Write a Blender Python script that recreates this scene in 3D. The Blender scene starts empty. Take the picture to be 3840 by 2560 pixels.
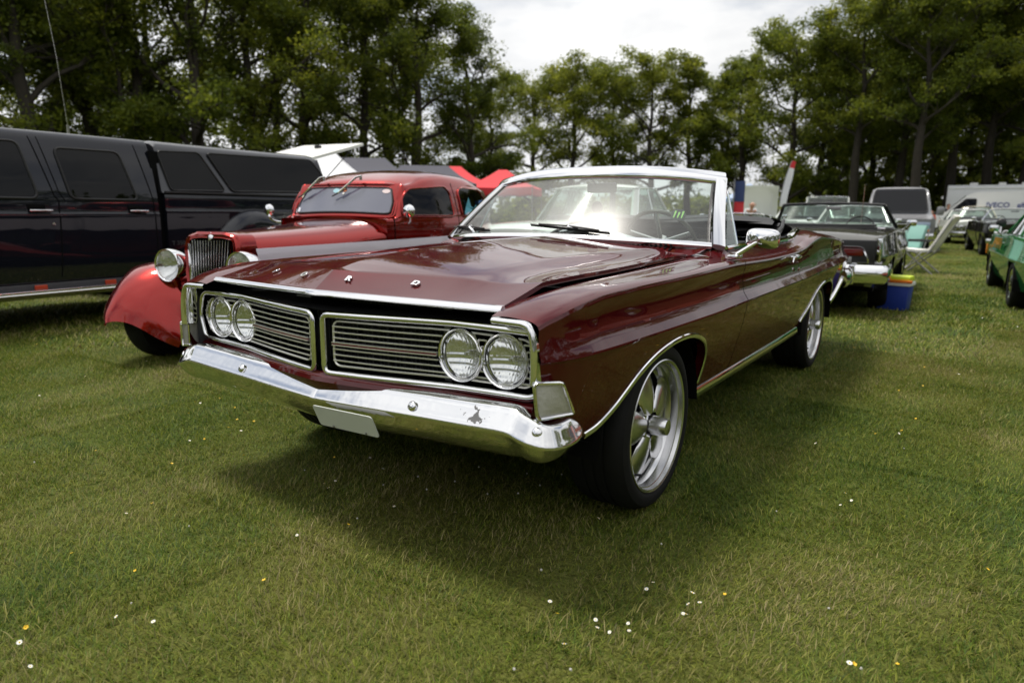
import bpy, bmesh, math, random
import numpy as np
from mathutils import Vector, Matrix

rng = random.Random(11)
nrng = np.random.default_rng(11)
S = bpy.context.scene
COL = S.collection
R = math.radians

# ------------------------------------------------------------------ camera
cam_d = bpy.data.cameras.new('camera')
cam = bpy.data.objects.new('camera', cam_d)
COL.objects.link(cam)
S.camera = cam
CAM = Vector((1.922, -2.434, 1.149))
_y, _p, _r = R(-34.627), R(10.734), R(0.425)
_f = Vector((math.sin(_y) * math.cos(_p), math.cos(_y) * math.cos(_p), -math.sin(_p)))
_x = Vector((math.cos(_y), -math.sin(_y), 0))
_u = _x.cross(_f)
_x2 = _x * math.cos(_r) + _u * math.sin(_r)
_u2 = _u * math.cos(_r) - _x * math.sin(_r)
M = Matrix((_x2, _u2, -_f)).transposed().to_4x4()
M.translation = CAM
cam.matrix_world = M
cam_d.lens = 24.09
cam_d.sensor_width = 36.0
cam_d.clip_start = 0.05
cam_d.clip_end = 2000
cam_d.dof.use_dof = True
cam_d.dof.focus_distance = 2.75
cam_d.dof.aperture_fstop = 2.4

# ------------------------------------------------------------------ light
SUN_DIR = Vector((-0.35, -0.04, 0.93)).normalized()
sun_d = bpy.data.lights.new('sun', 'SUN')
sun_d.energy = 3.4
sun_d.angle = R(14)
sun_d.color = (1.0, 0.95, 0.86)
sun = bpy.data.objects.new('sun', sun_d)
COL.objects.link(sun)
sun.rotation_euler = SUN_DIR.to_track_quat('Z', 'Y').to_euler()
sun.location = (-20, 10, 30)

world = bpy.data.worlds.new('World')
S.world = world
world.use_nodes = True
wn, wl = world.node_tree.nodes, world.node_tree.links
wn.clear()
w_out = wn.new('ShaderNodeOutputWorld')
w_bg = wn.new('ShaderNodeBackground')
w_sky = wn.new('ShaderNodeTexSky')
w_sky.sky_type = 'NISHITA'
w_sky.sun_disc = False
w_sky.sun_elevation = math.asin(SUN_DIR.z)
w_sky.sun_rotation = math.atan2(SUN_DIR.x, SUN_DIR.y)
w_bg.inputs['Strength'].default_value = 0.088
w_tc = wn.new('ShaderNodeTexCoord')
w_sep = wn.new('ShaderNodeSeparateXYZ')
wl.new(w_tc.outputs['Generated'], w_sep.inputs[0])
w_add = wn.new('ShaderNodeMath'); w_add.operation = 'ADD'; w_add.inputs[1].default_value = 0.22
w_abs = wn.new('ShaderNodeMath'); w_abs.operation = 'ABSOLUTE'
wl.new(w_sep.outputs['Z'], w_abs.inputs[0]); wl.new(w_abs.outputs[0], w_add.inputs[0])
w_dx = wn.new('ShaderNodeMath'); w_dx.operation = 'DIVIDE'
w_dy = wn.new('ShaderNodeMath'); w_dy.operation = 'DIVIDE'
wl.new(w_sep.outputs['X'], w_dx.inputs[0]); wl.new(w_add.outputs[0], w_dx.inputs[1])
wl.new(w_sep.outputs['Y'], w_dy.inputs[0]); wl.new(w_add.outputs[0], w_dy.inputs[1])
w_cmb = wn.new('ShaderNodeCombineXYZ')
wl.new(w_dx.outputs[0], w_cmb.inputs[0]); wl.new(w_dy.outputs[0], w_cmb.inputs[1])
def w_noise(scale, detail, rough, dist):
    n = wn.new('ShaderNodeTexNoise')
    n.inputs['Scale'].default_value = scale
    n.inputs['Detail'].default_value = detail
    n.inputs['Roughness'].default_value = rough
    n.inputs['Distortion'].default_value = dist
    wl.new(w_cmb.outputs[0], n.inputs['Vector'])
    return n
n1 = w_noise(1.1, 9, 0.52, 0.15)
n2 = w_noise(1.7, 8, 0.55, 0.2)
cov = wn.new('ShaderNodeValToRGB')
cov.color_ramp.elements[0].position = 0.30; cov.color_ramp.elements[0].color = (0, 0, 0, 1)
cov.color_ramp.elements[1].position = 0.47; cov.color_ramp.elements[1].color = (1, 1, 1, 1)
wl.new(n1.outputs['Fac'], cov.inputs['Fac'])
cc = wn.new('ShaderNodeValToRGB')
cc.color_ramp.elements[0].position = 0.28; cc.color_ramp.elements[0].color = (9.4, 9.6, 10.0, 1)
cc.color_ramp.elements[1].position = 0.62; cc.color_ramp.elements[1].color = (13.5, 13.5, 13.4, 1)
wl.new(n2.outputs['Fac'], cc.inputs['Fac'])
w_mix = wn.new('ShaderNodeMix'); w_mix.data_type = 'RGBA'
wl.new(cov.outputs['Color'], w_mix.inputs['Factor'])
wl.new(w_sky.outputs['Color'], w_mix.inputs['A'])
sdot = wn.new('ShaderNodeVectorMath'); sdot.operation = 'DOT_PRODUCT'; sdot.inputs[1].default_value = SUN_DIR
wl.new(w_tc.outputs['Generated'], sdot.inputs[0])
smr = wn.new('ShaderNodeMapRange'); smr.inputs['From Min'].default_value = -.3; smr.inputs['From Max'].default_value = .95; smr.inputs['To Min'].default_value = .60; smr.inputs['To Max'].default_value = 1.22
wl.new(sdot.outputs['Value'], smr.inputs['Value'])
sml = wn.new('ShaderNodeVectorMath'); sml.operation = 'SCALE'; wl.new(cc.outputs['Color'], sml.inputs[0]); wl.new(smr.outputs[0], sml.inputs['Scale'])
wl.new(sml.outputs['Vector'], w_mix.inputs['B'])
wl.new(w_mix.outputs['Result'], w_bg.inputs['Color'])
wl.new(w_bg.outputs[0], w_out.inputs[0])

S.view_settings.view_transform = 'Standard'
S.view_settings.look = 'None'
S.view_settings.gamma = 1.0
S.view_settings.exposure = 0.0
S.view_settings.use_curve_mapping = False
S.cycles.max_bounces = 10
S.cycles.transparent_max_bounces = 24
S.cycles.caustics_reflective = False
S.cycles.caustics_refractive = False
S.cycles.sample_clamp_indirect = 4.0

# ------------------------------------------------------------------ materials
def new_mat(name):
    m = bpy.data.materials.new(name)
    m.use_nodes = True
    nt = m.node_tree
    b = nt.nodes['Principled BSDF']
    return m, nt, b

def mat(name, col, rough=0.5, metal=0.0, coat=0.0, coat_rough=0.03, spec=0.5, bump=0.0, bscale=40.0, var=0.0, vscale=8.0, emit=None):
    m, nt, b = new_mat(name)
    b.inputs['Base Color'].default_value = (*col, 1)
    b.inputs['Roughness'].default_value = rough
    b.inputs['Metallic'].default_value = metal
    b.inputs['Coat Weight'].default_value = coat
    b.inputs['Coat Roughness'].default_value = coat_rough
    b.inputs['Specular IOR Level'].default_value = spec
    tc = None
    if bump or var:
        tc = nt.nodes.new('ShaderNodeTexCoord')
    if bump:
        n = nt.nodes.new('ShaderNodeTexNoise'); n.inputs['Scale'].default_value = bscale; n.inputs['Detail'].default_value = 4
        bp = nt.nodes.new('ShaderNodeBump'); bp.inputs['Strength'].default_value = bump; bp.inputs['Distance'].default_value = 0.01
        nt.links.new(tc.outputs['Object'], n.inputs['Vector'])
        nt.links.new(n.outputs['Fac'], bp.inputs['Height'])
        nt.links.new(bp.outputs[0], b.inputs['Normal'])
    if var:
        n = nt.nodes.new('ShaderNodeTexNoise'); n.inputs['Scale'].default_value = vscale; n.inputs['Detail'].default_value = 5
        nt.links.new(tc.outputs['Object'], n.inputs['Vector'])
        mx = nt.nodes.new('ShaderNodeMix'); mx.data_type = 'RGBA'
        mx.inputs['A'].default_value = (*[c * (1 - var) for c in col], 1)
        mx.inputs['B'].default_value = (*[min(1, c * (1 + var)) for c in col], 1)
        nt.links.new(n.outputs['Fac'], mx.inputs['Factor'])
        nt.links.new(mx.outputs['Result'], b.inputs['Base Color'])
    return m

def car_paint(name, col, metal=0.35, rough=0.32, dust=0.06, wave=0.0):
    """clear-coated car paint: metallic base under a sharp coat, faint dust specks and orange peel"""
    m, nt, b = new_mat(name)
    N, L = nt.nodes, nt.links
    tc = N.new('ShaderNodeTexCoord')
    n = N.new('ShaderNodeTexNoise'); n.inputs['Scale'].default_value = 90; n.inputs['Detail'].default_value = 3
    L.new(tc.outputs['Object'], n.inputs['Vector'])
    rp = N.new('ShaderNodeValToRGB')
    rp.color_ramp.elements[0].position = 0.72; rp.color_ramp.elements[0].color = (0, 0, 0, 1)
    rp.color_ramp.elements[1].position = 0.86; rp.color_ramp.elements[1].color = (dust, dust, dust, 1)
    L.new(n.outputs['Fac'], rp.inputs['Fac'])
    n2 = N.new('ShaderNodeTexNoise'); n2.inputs['Scale'].default_value = 5; n2.inputs['Detail'].default_value = 4
    L.new(tc.outputs['Object'], n2.inputs['Vector'])
    mx = N.new('ShaderNodeMix'); mx.data_type = 'RGBA'
    mx.inputs['A'].default_value = (*col, 1); mx.inputs['B'].default_value = (0.45, 0.40, 0.33, 1)
    L.new(rp.outputs['Color'], mx.inputs['Factor'])
    L.new(mx.outputs['Result'], b.inputs['Base Color'])
    b.inputs['Metallic'].default_value = metal
    b.inputs['Roughness'].default_value = rough
    b.inputs['Specular IOR Level'].default_value = 0.0
    b.inputs['Coat Weight'].default_value = 1.0
    mr = N.new('ShaderNodeMapRange'); mr.inputs['To Min'].default_value = 0.01; mr.inputs['To Max'].default_value = 0.04
    L.new(n2.outputs['Fac'], mr.inputs['Value']); L.new(mr.outputs[0], b.inputs['Coat Roughness'])
    nb = N.new('ShaderNodeTexNoise'); nb.inputs['Scale'].default_value = 2.2; nb.inputs['Detail'].default_value = 2
    L.new(tc.outputs['Object'], nb.inputs['Vector'])
    bp = N.new('ShaderNodeBump'); bp.inputs['Strength'].default_value = 0.5; bp.inputs['Distance'].default_value = 0.006 + wave
    L.new(nb.outputs['Fac'], bp.inputs['Height']); L.new(bp.outputs[0], b.inputs['Coat Normal'])
    return m

def glass_mat(name, tint=(0.80, 0.88, 0.84), dust=0.03, refl=1.0, rough=0.0, dcol=(0.7, 0.7, 0.66), haze=0.0):
    """thin automotive glass: tinted see-through sheet, Fresnel gloss, a film of dust"""
    m = bpy.data.materials.new(name); m.use_nodes = True
    nt = m.node_tree; N, L = nt.nodes, nt.links; N.clear()
    out = N.new('ShaderNodeOutputMaterial')
    tr = N.new('ShaderNodeBsdfTransparent'); tr.inputs[0].default_value = (*tint, 1)
    gl = N.new('ShaderNodeBsdfGlossy'); gl.inputs['Roughness'].default_value = rough
    # Schlick reflectance of a sheet (two faces), the same from either side
    ge = N.new('ShaderNodeNewGeometry')
    dt = N.new('ShaderNodeVectorMath'); dt.operation = 'DOT_PRODUCT'; L.new(ge.outputs['Incoming'], dt.inputs[0]); L.new(ge.outputs['Normal'], dt.inputs[1])
    ab = N.new('ShaderNodeMath'); ab.operation = 'ABSOLUTE'; L.new(dt.outputs['Value'], ab.inputs[0])
    om = N.new('ShaderNodeMath'); om.operation = 'SUBTRACT'; om.inputs[0].default_value = 1.0; om.use_clamp = True; L.new(ab.outputs[0], om.inputs[1])
    pw = N.new('ShaderNodeMath'); pw.operation = 'POWER'; pw.inputs[1].default_value = 5.0; L.new(om.outputs[0], pw.inputs[0])
    mul = N.new('ShaderNodeMath'); mul.operation = 'MULTIPLY_ADD'; mul.inputs[1].default_value = .92; mul.inputs[2].default_value = .075 * refl; mul.use_clamp = True
    L.new(pw.outputs[0], mul.inputs[0])
    if haze:        # greasy film: part of the reflection is spread wide
        g2 = N.new('ShaderNodeBsdfGlossy'); g2.inputs['Roughness'].default_value = .38
        gm = N.new('ShaderNodeMixShader'); gm.inputs[0].default_value = haze; L.new(gl.outputs[0], gm.inputs[1]); L.new(g2.outputs[0], gm.inputs[2]); gl = gm
    m1 = N.new('ShaderNodeMixShader'); L.new(mul.outputs[0], m1.inputs[0]); L.new(tr.outputs[0], m1.inputs[1]); L.new(gl.outputs[0], m1.inputs[2])
    df = N.new('ShaderNodeBsdfDiffuse'); df.inputs[0].default_value = (*dcol, 1)
    tl = N.new('ShaderNodeBsdfTranslucent'); tl.inputs[0].default_value = (*dcol, 1)
    ad = N.new('ShaderNodeMixShader'); ad.inputs[0].default_value = 0.5
    L.new(df.outputs[0], ad.inputs[1]); L.new(tl.outputs[0], ad.inputs[2])
    tc = N.new('ShaderNodeTexCoord')
    mp = N.new('ShaderNodeMapping'); mp.inputs['Scale'].default_value = (9, 2.2, 2.2); mp.inputs['Rotation'].default_value = (0, 0.5, 0.3)
    n = N.new('ShaderNodeTexNoise'); n.inputs['Scale'].default_value = 1.3; n.inputs['Detail'].default_value = 7; n.inputs['Roughness'].default_value = 0.62
    L.new(tc.outputs['Object'], mp.inputs[0]); L.new(mp.outputs[0], n.inputs['Vector'])
    mr = N.new('ShaderNodeMapRange'); mr.inputs['From Min'].default_value = 0.35; mr.inputs['From Max'].default_value = 0.75
    mr.inputs['To Min'].default_value = dust * 0.4; mr.inputs['To Max'].default_value = dust * 1.8
    L.new(n.outputs['Fac'], mr.inputs['Value'])
    m2 = N.new('ShaderNodeMixShader'); L.new(mr.outputs[0], m2.inputs[0]); L.new(m1.outputs[0], m2.inputs[1]); L.new(ad.outputs[0], m2.inputs[2])
    L.new(m2.outputs[0], out.inputs[0])
    return m

M_MAROON = car_paint('maroon_paint', (0.072, 0.004, 0.006), metal=0.22, rough=0.30)
M_CANDY = car_paint('candy_red_paint', (0.30, 0.009, 0.005), metal=0.93, rough=0.20, dust=0.02)
M_SILVER = car_paint('silver_band_paint', (0.60, 0.55, 0.60), metal=0.15, rough=0.35, dust=0.02)
M_BLACKBLUE = car_paint('black_blue_paint', (0.010, 0.011, 0.017), metal=0.2, rough=0.3, dust=0.02)
M_BLACKCAR = car_paint('black_paint', (0.012, 0.012, 0.012), metal=0.2, rough=0.3, dust=0.01)
M_BRONZE = car_paint('dark_bronze_paint', (0.060, 0.056, 0.044), metal=0.5, rough=0.3, dust=0.02)
M_GREENCAR = car_paint('green_paint', (0.018, 0.155, 0.042), metal=0.15, rough=0.35, dust=0.01)
M_RUST = car_paint('rust_red_paint', (0.30, 0.075, 0.045), metal=0.1, rough=0.35, dust=0.01)
M_WHITECAR = car_paint('white_paint', (0.72, 0.74, 0.70), metal=0.0, rough=0.35, dust=0.0)
M_CREAM = car_paint('cream_paint', (0.68, 0.62, 0.47), metal=0.0, rough=0.35, dust=0.0)
M_TEAL = car_paint('teal_paint', (0.09, 0.33, 0.33), metal=0.0, rough=0.35, dust=0.0)
M_MINT = car_paint('mint_paint', (0.55, 0.66, 0.56), metal=0.0, rough=0.35, dust=0.0)
M_SILVERVAN = car_paint('silver_paint', (0.26, 0.26, 0.27), metal=0.4, rough=0.35, dust=0.0)
M_VANWHITE = mat('motorhome_white', (0.74, 0.75, 0.78), 0.4, coat=0.3, var=0.05, vscale=2)
M_CHROME = mat('chrome', (0.83, 0.83, 0.84), 0.045, 1.0, bump=0.012, bscale=30)
M_DULLCHROME = mat('aged_chrome', (0.62, 0.61, 0.58), 0.16, 1.0, bump=0.02, bscale=60)
M_ALU = mat('polished_aluminium', (0.66, 0.66, 0.67), 0.25, 1.0, bump=0.03, bscale=25, var=0.06, vscale=20)
M_RUBBER = mat('tyre_rubber', (0.008, 0.008, 0.008), 0.75, spec=.22, bump=0.1, bscale=120, var=0.3, vscale=30)
M_TRIMBLK = mat('black_rubber_trim', (0.010, 0.010, 0.011), 0.5)
M_DARK = mat('dark_cavity', (0.005, 0.005, 0.005), 0.9, spec=.1)
M_DKGREY = mat('dark_grey_paint', (0.05, 0.05, 0.055), 0.55, var=0.3, vscale=12)
M_STEEL = mat('raw_steel', (0.30, 0.30, 0.30), 0.45, 0.8, var=0.3, vscale=14)
M_PLATE = mat('blank_plate', (0.62, 0.65, 0.62), 0.45, var=0.04)
M_GLASS = glass_mat('windscreen_glass', (0.74, 0.83, 0.80), dust=0.06, refl=1.0, rough=.22, haze=.6)
M_SIDEGLASS = glass_mat('side_glass', (0.70, 0.78, 0.75), dust=0.015, rough=.12)
M_TINT = glass_mat('dark_tinted_glass', (0.07, 0.08, 0.11), dust=0.003, refl=.38)
M_LENS = glass_mat('lamp_lens', (0.95, 0.96, 0.96), dust=0.05, refl=1.2, rough=.02)
M_VINYLBLK = mat('black_vinyl', (0.013, 0.013, 0.014), 0.55, bump=0.15, bscale=90)
M_DASH = mat('dark_teal_dash', (0.045, 0.07, 0.068), 0.45, var=0.15)
M_INTRED = mat('red_upholstery', (0.18, 0.012, 0.010), 0.6, var=0.2)
M_AMBER = mat('amber_lens', (0.75, 0.22, 0.01), 0.25, coat=0.6)
M_REDLENS = mat('red_lens', (0.12, 0.006, 0.006), 0.2, coat=0.8)
M_WHITE = mat('white_plastic', (0.78, 0.78, 0.76), 0.4)
M_GREYPL = mat('grey_plastic', (0.25, 0.25, 0.25), 0.5)
M_BLUE = mat('blue_plastic', (0.018, 0.045, 0.30), 0.4, var=0.08)
M_LIME = mat('lime_plastic', (0.55, 0.68, 0.03), 0.4)
M_ORANGE = mat('orange_plastic', (0.72, 0.18, 0.015), 0.4)
M_REDCLOTH = mat('red_canopy_cloth', (0.62, 0.035, 0.045), 0.75, bump=0.2, bscale=6)
M_WHITECLOTH = mat('white_canopy_cloth', (0.78, 0.79, 0.82), 0.75, bump=0.2, bscale=6)
M_DKCLOTH = mat('charcoal_canopy_cloth', (0.075, 0.075, 0.095), 0.8, bump=0.2, bscale=6)
M_BLUECLOTH = mat('pale_blue_canopy_cloth', (0.42, 0.52, 0.72), 0.75, bump=0.2, bscale=6)
M_NAVY = mat('navy_cloth', (0.03, 0.05, 0.14), 0.8)
M_YELLOW = mat('yellow_cloth', (0.75, 0.55, 0.03), 0.8)
M_SKIN = mat('skin', (0.55, 0.30, 0.21), 0.55)
M_DENIM = mat('denim', (0.06, 0.075, 0.14), 0.8)
M_SHIRT = mat('pale_shirt', (0.62, 0.64, 0.66), 0.8)
M_BLKSHIRT = mat('dark_shirt', (0.03, 0.03, 0.035), 0.8)

# ------------------------------------------------------------------ object helpers
def link(name, me, parent=None, material=None):
    o = bpy.data.objects.new(name, me)
    COL.objects.link(o)
    if material is not None and me is not None and not me.materials:
        me.materials.append(material)
    if parent is not None:
        o.parent = parent
    return o

def tag(o, label=None, cat=None, group=None, kind=None):
    if label: o['label'] = label
    if cat: o['category'] = cat
    if group: o['group'] = group
    if kind: o['kind'] = kind
    return o

def thing(name, label, cat, loc=(0, 0, 0), rotz=0.0, group=None):
    o = bpy.data.objects.new(name, None)
    o.empty_display_size = 0.2
    COL.objects.link(o)
    o.location = loc
    o.rotation_euler = (0, 0, rotz)
    return tag(o, label, cat, group)

def copy_tree(o, parent=None):
    c = o.copy()
    COL.objects.link(c)
    if parent is not None:
        c.parent = parent
    for ch in list(o.children):
        copy_tree(ch, c)
    return c

class MB:
    """collects faces; build() links them as one mesh object"""
    def __init__(self):
        self.v = []; self.f = []
    def add(self, vs, fs):
        k = len(self.v)
        self.v.extend([tuple(map(float, p)) for p in vs])
        self.f.extend([tuple(i + k for i in f) for f in fs])
        return self
    def grid(self, P, closed_u=False, closed_v=False):
        P = np.asarray(P, float); n, m = P.shape[:2]
        fs = []
        for i in range(n if closed_u else n - 1):
            for j in range(m if closed_v else m - 1):
                a = i * m + j; b = i * m + (j + 1) % m
                c = ((i + 1) % n) * m + (j + 1) % m; d = ((i + 1) % n) * m + j
                fs.append((a, b, c, d))
        return self.add(P.reshape(-1, 3), fs)
    def box(self, c, s, rot=None, taper=1.0):
        hx, hy, hz = s[0] / 2, s[1] / 2, s[2] / 2
        vs = [Vector((x * hx * (taper if z > 0 else 1), y * hy * (taper if z > 0 else 1), z * hz)) for z in (-1, 1) for y in (-1, 1) for x in (-1, 1)]
        if rot is not None:
            vs = [rot @ p for p in vs]
        vs = [p + Vector(c) for p in vs]
        return self.add(vs, [(0, 2, 3, 1), (4, 5, 7, 6), (0, 1, 5, 4), (2, 6, 7, 3), (0, 4, 6, 2), (1, 3, 7, 5)])
    def rbox(self, c, s, r=0.01, rot=None):
        """box with chamfered edges (rounded look under smooth shading)"""
        bm = bmesh.new()
        bmesh.ops.create_cube(bm, size=1.0)
        for v in bm.verts:
            v.co = Vector((v.co.x * s[0], v.co.y * s[1], v.co.z * s[2]))
        bmesh.ops.bevel(bm, geom=bm.edges[:], offset=min(r, 0.49 * min(s)), segments=2, profile=0.6, affect='EDGES')
        bm.verts.index_update()
        vs = [v.co.copy() for v in bm.verts]
        if rot is not None: vs = [rot @ p for p in vs]
        vs = [p + Vector(c) for p in vs]
        fs = [tuple(v.index for v in f.verts) for f in bm.faces]
        bm.free()
        return self.add(vs, fs)
    def tube(self, pts, r, seg=8, closed=False, cap=True, scale=(1, 1), up=None):
        pts = [Vector(p) for p in pts]; n = len(pts)
        rs = r if isinstance(r, (list, tuple)) else [r] * n
        P = []
        prev = None
        for i, p in enumerate(pts):
            if closed: t = pts[(i + 1) % n] - pts[i - 1]
            else: t = pts[min(i + 1, n - 1)] - pts[max(i - 1, 0)]
            t.normalize()
            if prev is None:
                a = Vector(up) if up else (Vector((0, 0, 1)) if abs(t.z) < 0.9 else Vector((1, 0, 0)))
            else:
                a = prev
            x = (a - t * a.dot(t)).normalized(); y = t.cross(x); prev = x
            P.append([p + (x * math.cos(k * 2 * math.pi / seg) * scale[0] + y * math.sin(k * 2 * math.pi / seg) * scale[1]) * rs[i] for k in range(seg)])
        base = len(self.v)
        self.grid(P, closed_u=closed, closed_v=True)
        if cap and not closed:
            self.f.append(tuple(base + k for k in range(seg)))
            self.f.append(tuple(base + (n - 1) * seg + k for k in reversed(range(seg))))
        return self
    def sweep(self, pts, prof, nrm, closed=False, cap=True):
        """sweep a closed 2D profile (a along nrm_i, b along the third axis) down pts; nrm: one vector or one per point"""
        pts = [Vector(p) for p in pts]; n = len(pts); P = []
        for i, p in enumerate(pts):
            if closed: t = pts[(i + 1) % n] - pts[i - 1]
            else: t = pts[min(i + 1, n - 1)] - pts[max(i - 1, 0)]
            t.normalize()
            a = Vector(nrm[i]) if isinstance(nrm, list) else Vector(nrm)
            a = (a - t * a.dot(t)).normalized(); b = t.cross(a)
            P.append([p + a * q[0] + b * q[1] for q in prof])
        base = len(self.v); m = len(prof)
        self.grid(P, closed_u=closed, closed_v=True)
        if cap and not closed:
            self.f.append(tuple(base + k for k in range(m)))
            self.f.append(tuple(base + (n - 1) * m + k for k in reversed(range(m))))
        return self
    def lathe(self, prof, seg=32, c=(0, 0, 0), axis='x', sgn=1, cap0=False, cap1=False):
        """prof: (radius, height along the axis)"""
        P = []
        for k in range(seg):
            a = 2 * math.pi * k / seg; ca, sa = math.cos(a), math.sin(a)
            row = []
            for r, h in prof:
                h *= sgn
                if axis == 'x': q = (h, r * ca, r * sa)
                elif axis == 'y': q = (r * ca, h, r * sa)
                else: q = (r * ca, r * sa, h)
                row.append((q[0] + c[0], q[1] + c[1], q[2] + c[2]))
            P.append(row)
        base = len(self.v); m = len(prof)
        self.grid(P, closed_u=True)
        if cap0: self.f.append(tuple(base + k * m for k in range(seg)))
        if cap1: self.f.append(tuple(base + k * m + m - 1 for k in range(seg)))
        return self
    def poly(self, pts):
        k = len(self.v)
        self.v.extend([tuple(map(float, p)) for p in pts]); self.f.append(tuple(range(k, k + len(pts))))
        return self
    def prism(self, pts, off):
        """polygon pts extruded by the vector off"""
        n = len(pts); o = Vector(off)
        a = [Vector(p) for p in pts]; b = [p + o for p in a]
        fs = [tuple(range(n)), tuple(reversed(range(n, 2 * n)))] + [(i, (i + 1) % n, n + (i + 1) % n, n + i) for i in range(n)]
        return self.add(a + b, fs)
    def mesh(self, name, material=None, smooth=True, angle=35, weld=False):
        me = bpy.data.meshes.new(name)
        me.from_pydata(self.v, [], self.f)
        if weld:
            bm = bmesh.new(); bm.from_mesh(me)
            bmesh.ops.remove_doubles(bm, verts=bm.verts[:], dist=1e-5)
            bmesh.ops.recalc_face_normals(bm, faces=bm.faces[:])
            bm.to_mesh(me); bm.free()
        if smooth:
            me.shade_smooth()
            me.set_sharp_from_angle(angle=R(angle))
        if material is not None: me.materials.append(material)
        me.update()
        return me
    def build(self, name, material, parent=None, smooth=True, angle=35, weld=False):
        return link(name, self.mesh(name, material, smooth, angle, weld), parent)

def interp(tab):
    """monotone-ish cubic interpolation through (x, y) pairs"""
    x = np.array([t[0] for t in tab], float); y = np.array([t[1] for t in tab], float)
    h = np.diff(x); dl = np.diff(y) / h
    mm = np.zeros(len(x)); mm[0] = dl[0]; mm[-1] = dl[-1]
    for i in range(1, len(x) - 1):
        if dl[i - 1] * dl[i] > 0:
            w1 = 2 * h[i] + h[i - 1]; w2 = h[i] + 2 * h[i - 1]
            mm[i] = (w1 + w2) / (w1 / dl[i - 1] + w2 / dl[i])
    def f(q):
        q = min(max(q, x[0]), x[-1]); i = min(max(int(np.searchsorted(x, q) - 1), 0), len(h) - 1)
        t = (q - x[i]) / h[i]
        return float((2 * t**3 - 3 * t**2 + 1) * y[i] + (t**3 - 2 * t**2 + t) * h[i] * mm[i] + (-2 * t**3 + 3 * t**2) * y[i + 1] + (t**3 - t**2) * h[i] * mm[i + 1])
    return f

def polyline(pts, step):
    """resample by arc length"""
    pts = [np.array(p, float) for p in pts]; out = [pts[0]]
    for a, b in zip(pts[:-1], pts[1:]):
        n = max(1, int(math.ceil(np.linalg.norm(b - a) / step)))
        for k in range(1, n + 1): out.append(a + (b - a) * k / n)
    return out

def catmull(pts, n=6, closed=False):
    pts = [Vector(p) for p in pts]; out = []; N = len(pts)
    rngi = range(N if closed else N - 1)
    for i in rngi:
        p0 = pts[i - 1] if (closed or i > 0) else pts[i] * 2 - pts[i + 1]
        p1 = pts[i]; p2 = pts[(i + 1) % N]
        p3 = pts[(i + 2) % N] if (closed or i + 2 < N) else p2 * 2 - p1
        for k in range(n):
            t = k / n
            out.append(0.5 * ((2 * p1) + (-p0 + p2) * t + (2 * p0 - 5 * p1 + 4 * p2 - p3) * t * t + (-p0 + 3 * p1 - 3 * p2 + p3) * t**3))
    if not closed: out.append(pts[-1])
    return out

def roundpoly(pts, r, n=4):
    """round the corners of a closed polygon of Vectors"""
    pts = [Vector(p) for p in pts]; out = []; N = len(pts)
    for i in range(N):
        p = pts[i]; a = (pts[i - 1] - p); b = (pts[(i + 1) % N] - p)
        rr = min(r, a.length * 0.45, b.length * 0.45)
        s = p + a.normalized() * rr; e = p + b.normalized() * rr
        for k in range(n + 1):
            t = k / n
            out.append(s * (1 - t)**2 + p * 2 * t * (1 - t) + e * t * t)
    return out

def circle_prof(r, n=8):
    return [(r * math.cos(2 * math.pi * k / n), r * math.sin(2 * math.pi * k / n)) for k in range(n)]

# side sheet metal shared by every car: lower tuck, crease bead, upper panel, rounded shoulder, top to an inner edge
LOWF = (0, .12, .25, .4, .55, .7, .82, .91, .97, 1.0)
def side_column(u, zb, zc, zs, vc, vs, vi, zi, tuck=.09, bead=.012, crown=.012):
    rows = []
    for f in LOWF:
        z = zb + (zc - zb) * f
        rows.append((vc - tuck * max(0, (zc - z) / .38) ** 1.35 - (.004 if f < 1 else 0), z))
    rows.append((vc - .001, zc + .007))
    up = zs - zc
    rows.append((vc - bead * .95, zc + min(.034, .18 * up)))
    rows.append((vc - bead * 1.3, zc + min(.045, .24 * up)))
    v0 = vc - bead * 1.3; z0 = rows[-1][1]
    for t in (.15, .3, .45, .6, .72, .82, .9, .96):
        z = z0 + (zs - z0) * t
        v = v0 + (vs + .002 - v0) * t - bead * .5 * math.sin(math.pi * t)
        rows.append((v, z))
    # shoulder roll and the top surface
    for k in range(0, 5):
        a = k / 5 * math.pi / 2
        rows.append((vs - .05 * (1 - math.cos(a)), zs + .022 * math.sin(a)))
    v1 = vs - .05; z1 = zs + .022
    for t in (0, .12, .3, .5, .7, .86, 1.0):
        rows.append((v1 + (vi - v1) * t, z1 + (zi - z1) * t + crown * math.sin(math.pi * t)))
    return [(v, u, z) for v, z in rows]
def mirror(P, s):
    P = np.array(P, float); P[..., 0] *= s
    return P
# ================================================================== the maroon convertible (world frame = its own frame)
MAIN = thing('convertible_car', 'dark maroon vintage convertible with four round headlights and its hood ajar, nearest in the picture', 'car', (0, 0, 0))

# --- side sheet metal
zb_pts = [(-.822, .52), (-.78, .50), (-.70, .455), (-.605, .432), (-.54, .436), (-.47, .450), (-.384, .492), (-.322, .535), (-.238, .590), (-.128, .634),
          (.006, .660), (.13, .666), (.234, .657), (.33, .632), (.40, .598), (.448, .545), (.466, .49), (.472, .42), (.476, .345)]
rear_arch = [(2.44, .366), (2.445, .40), (2.47, .44), (2.568, .500), (2.642, .570), (2.748, .632), (2.904, .662), (3.106, .662), (3.26, .632), (3.38, .57),
             (3.46, .50), (3.50, .45), (3.56, .448), (3.723, .495), (3.883, .555), (4.05, .615), (4.30, .64)]
def smooth_uz(pts, n=5):
    q = catmull([(p[0], 0, p[1]) for p in pts], n)
    out = []
    for v in q:
        if not out or v.x > out[-1][0] + 1e-4: out.append((v.x, v.z))
    return out
front_uz = smooth_uz(zb_pts)
rear_uz = smooth_uz(rear_arch)
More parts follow.
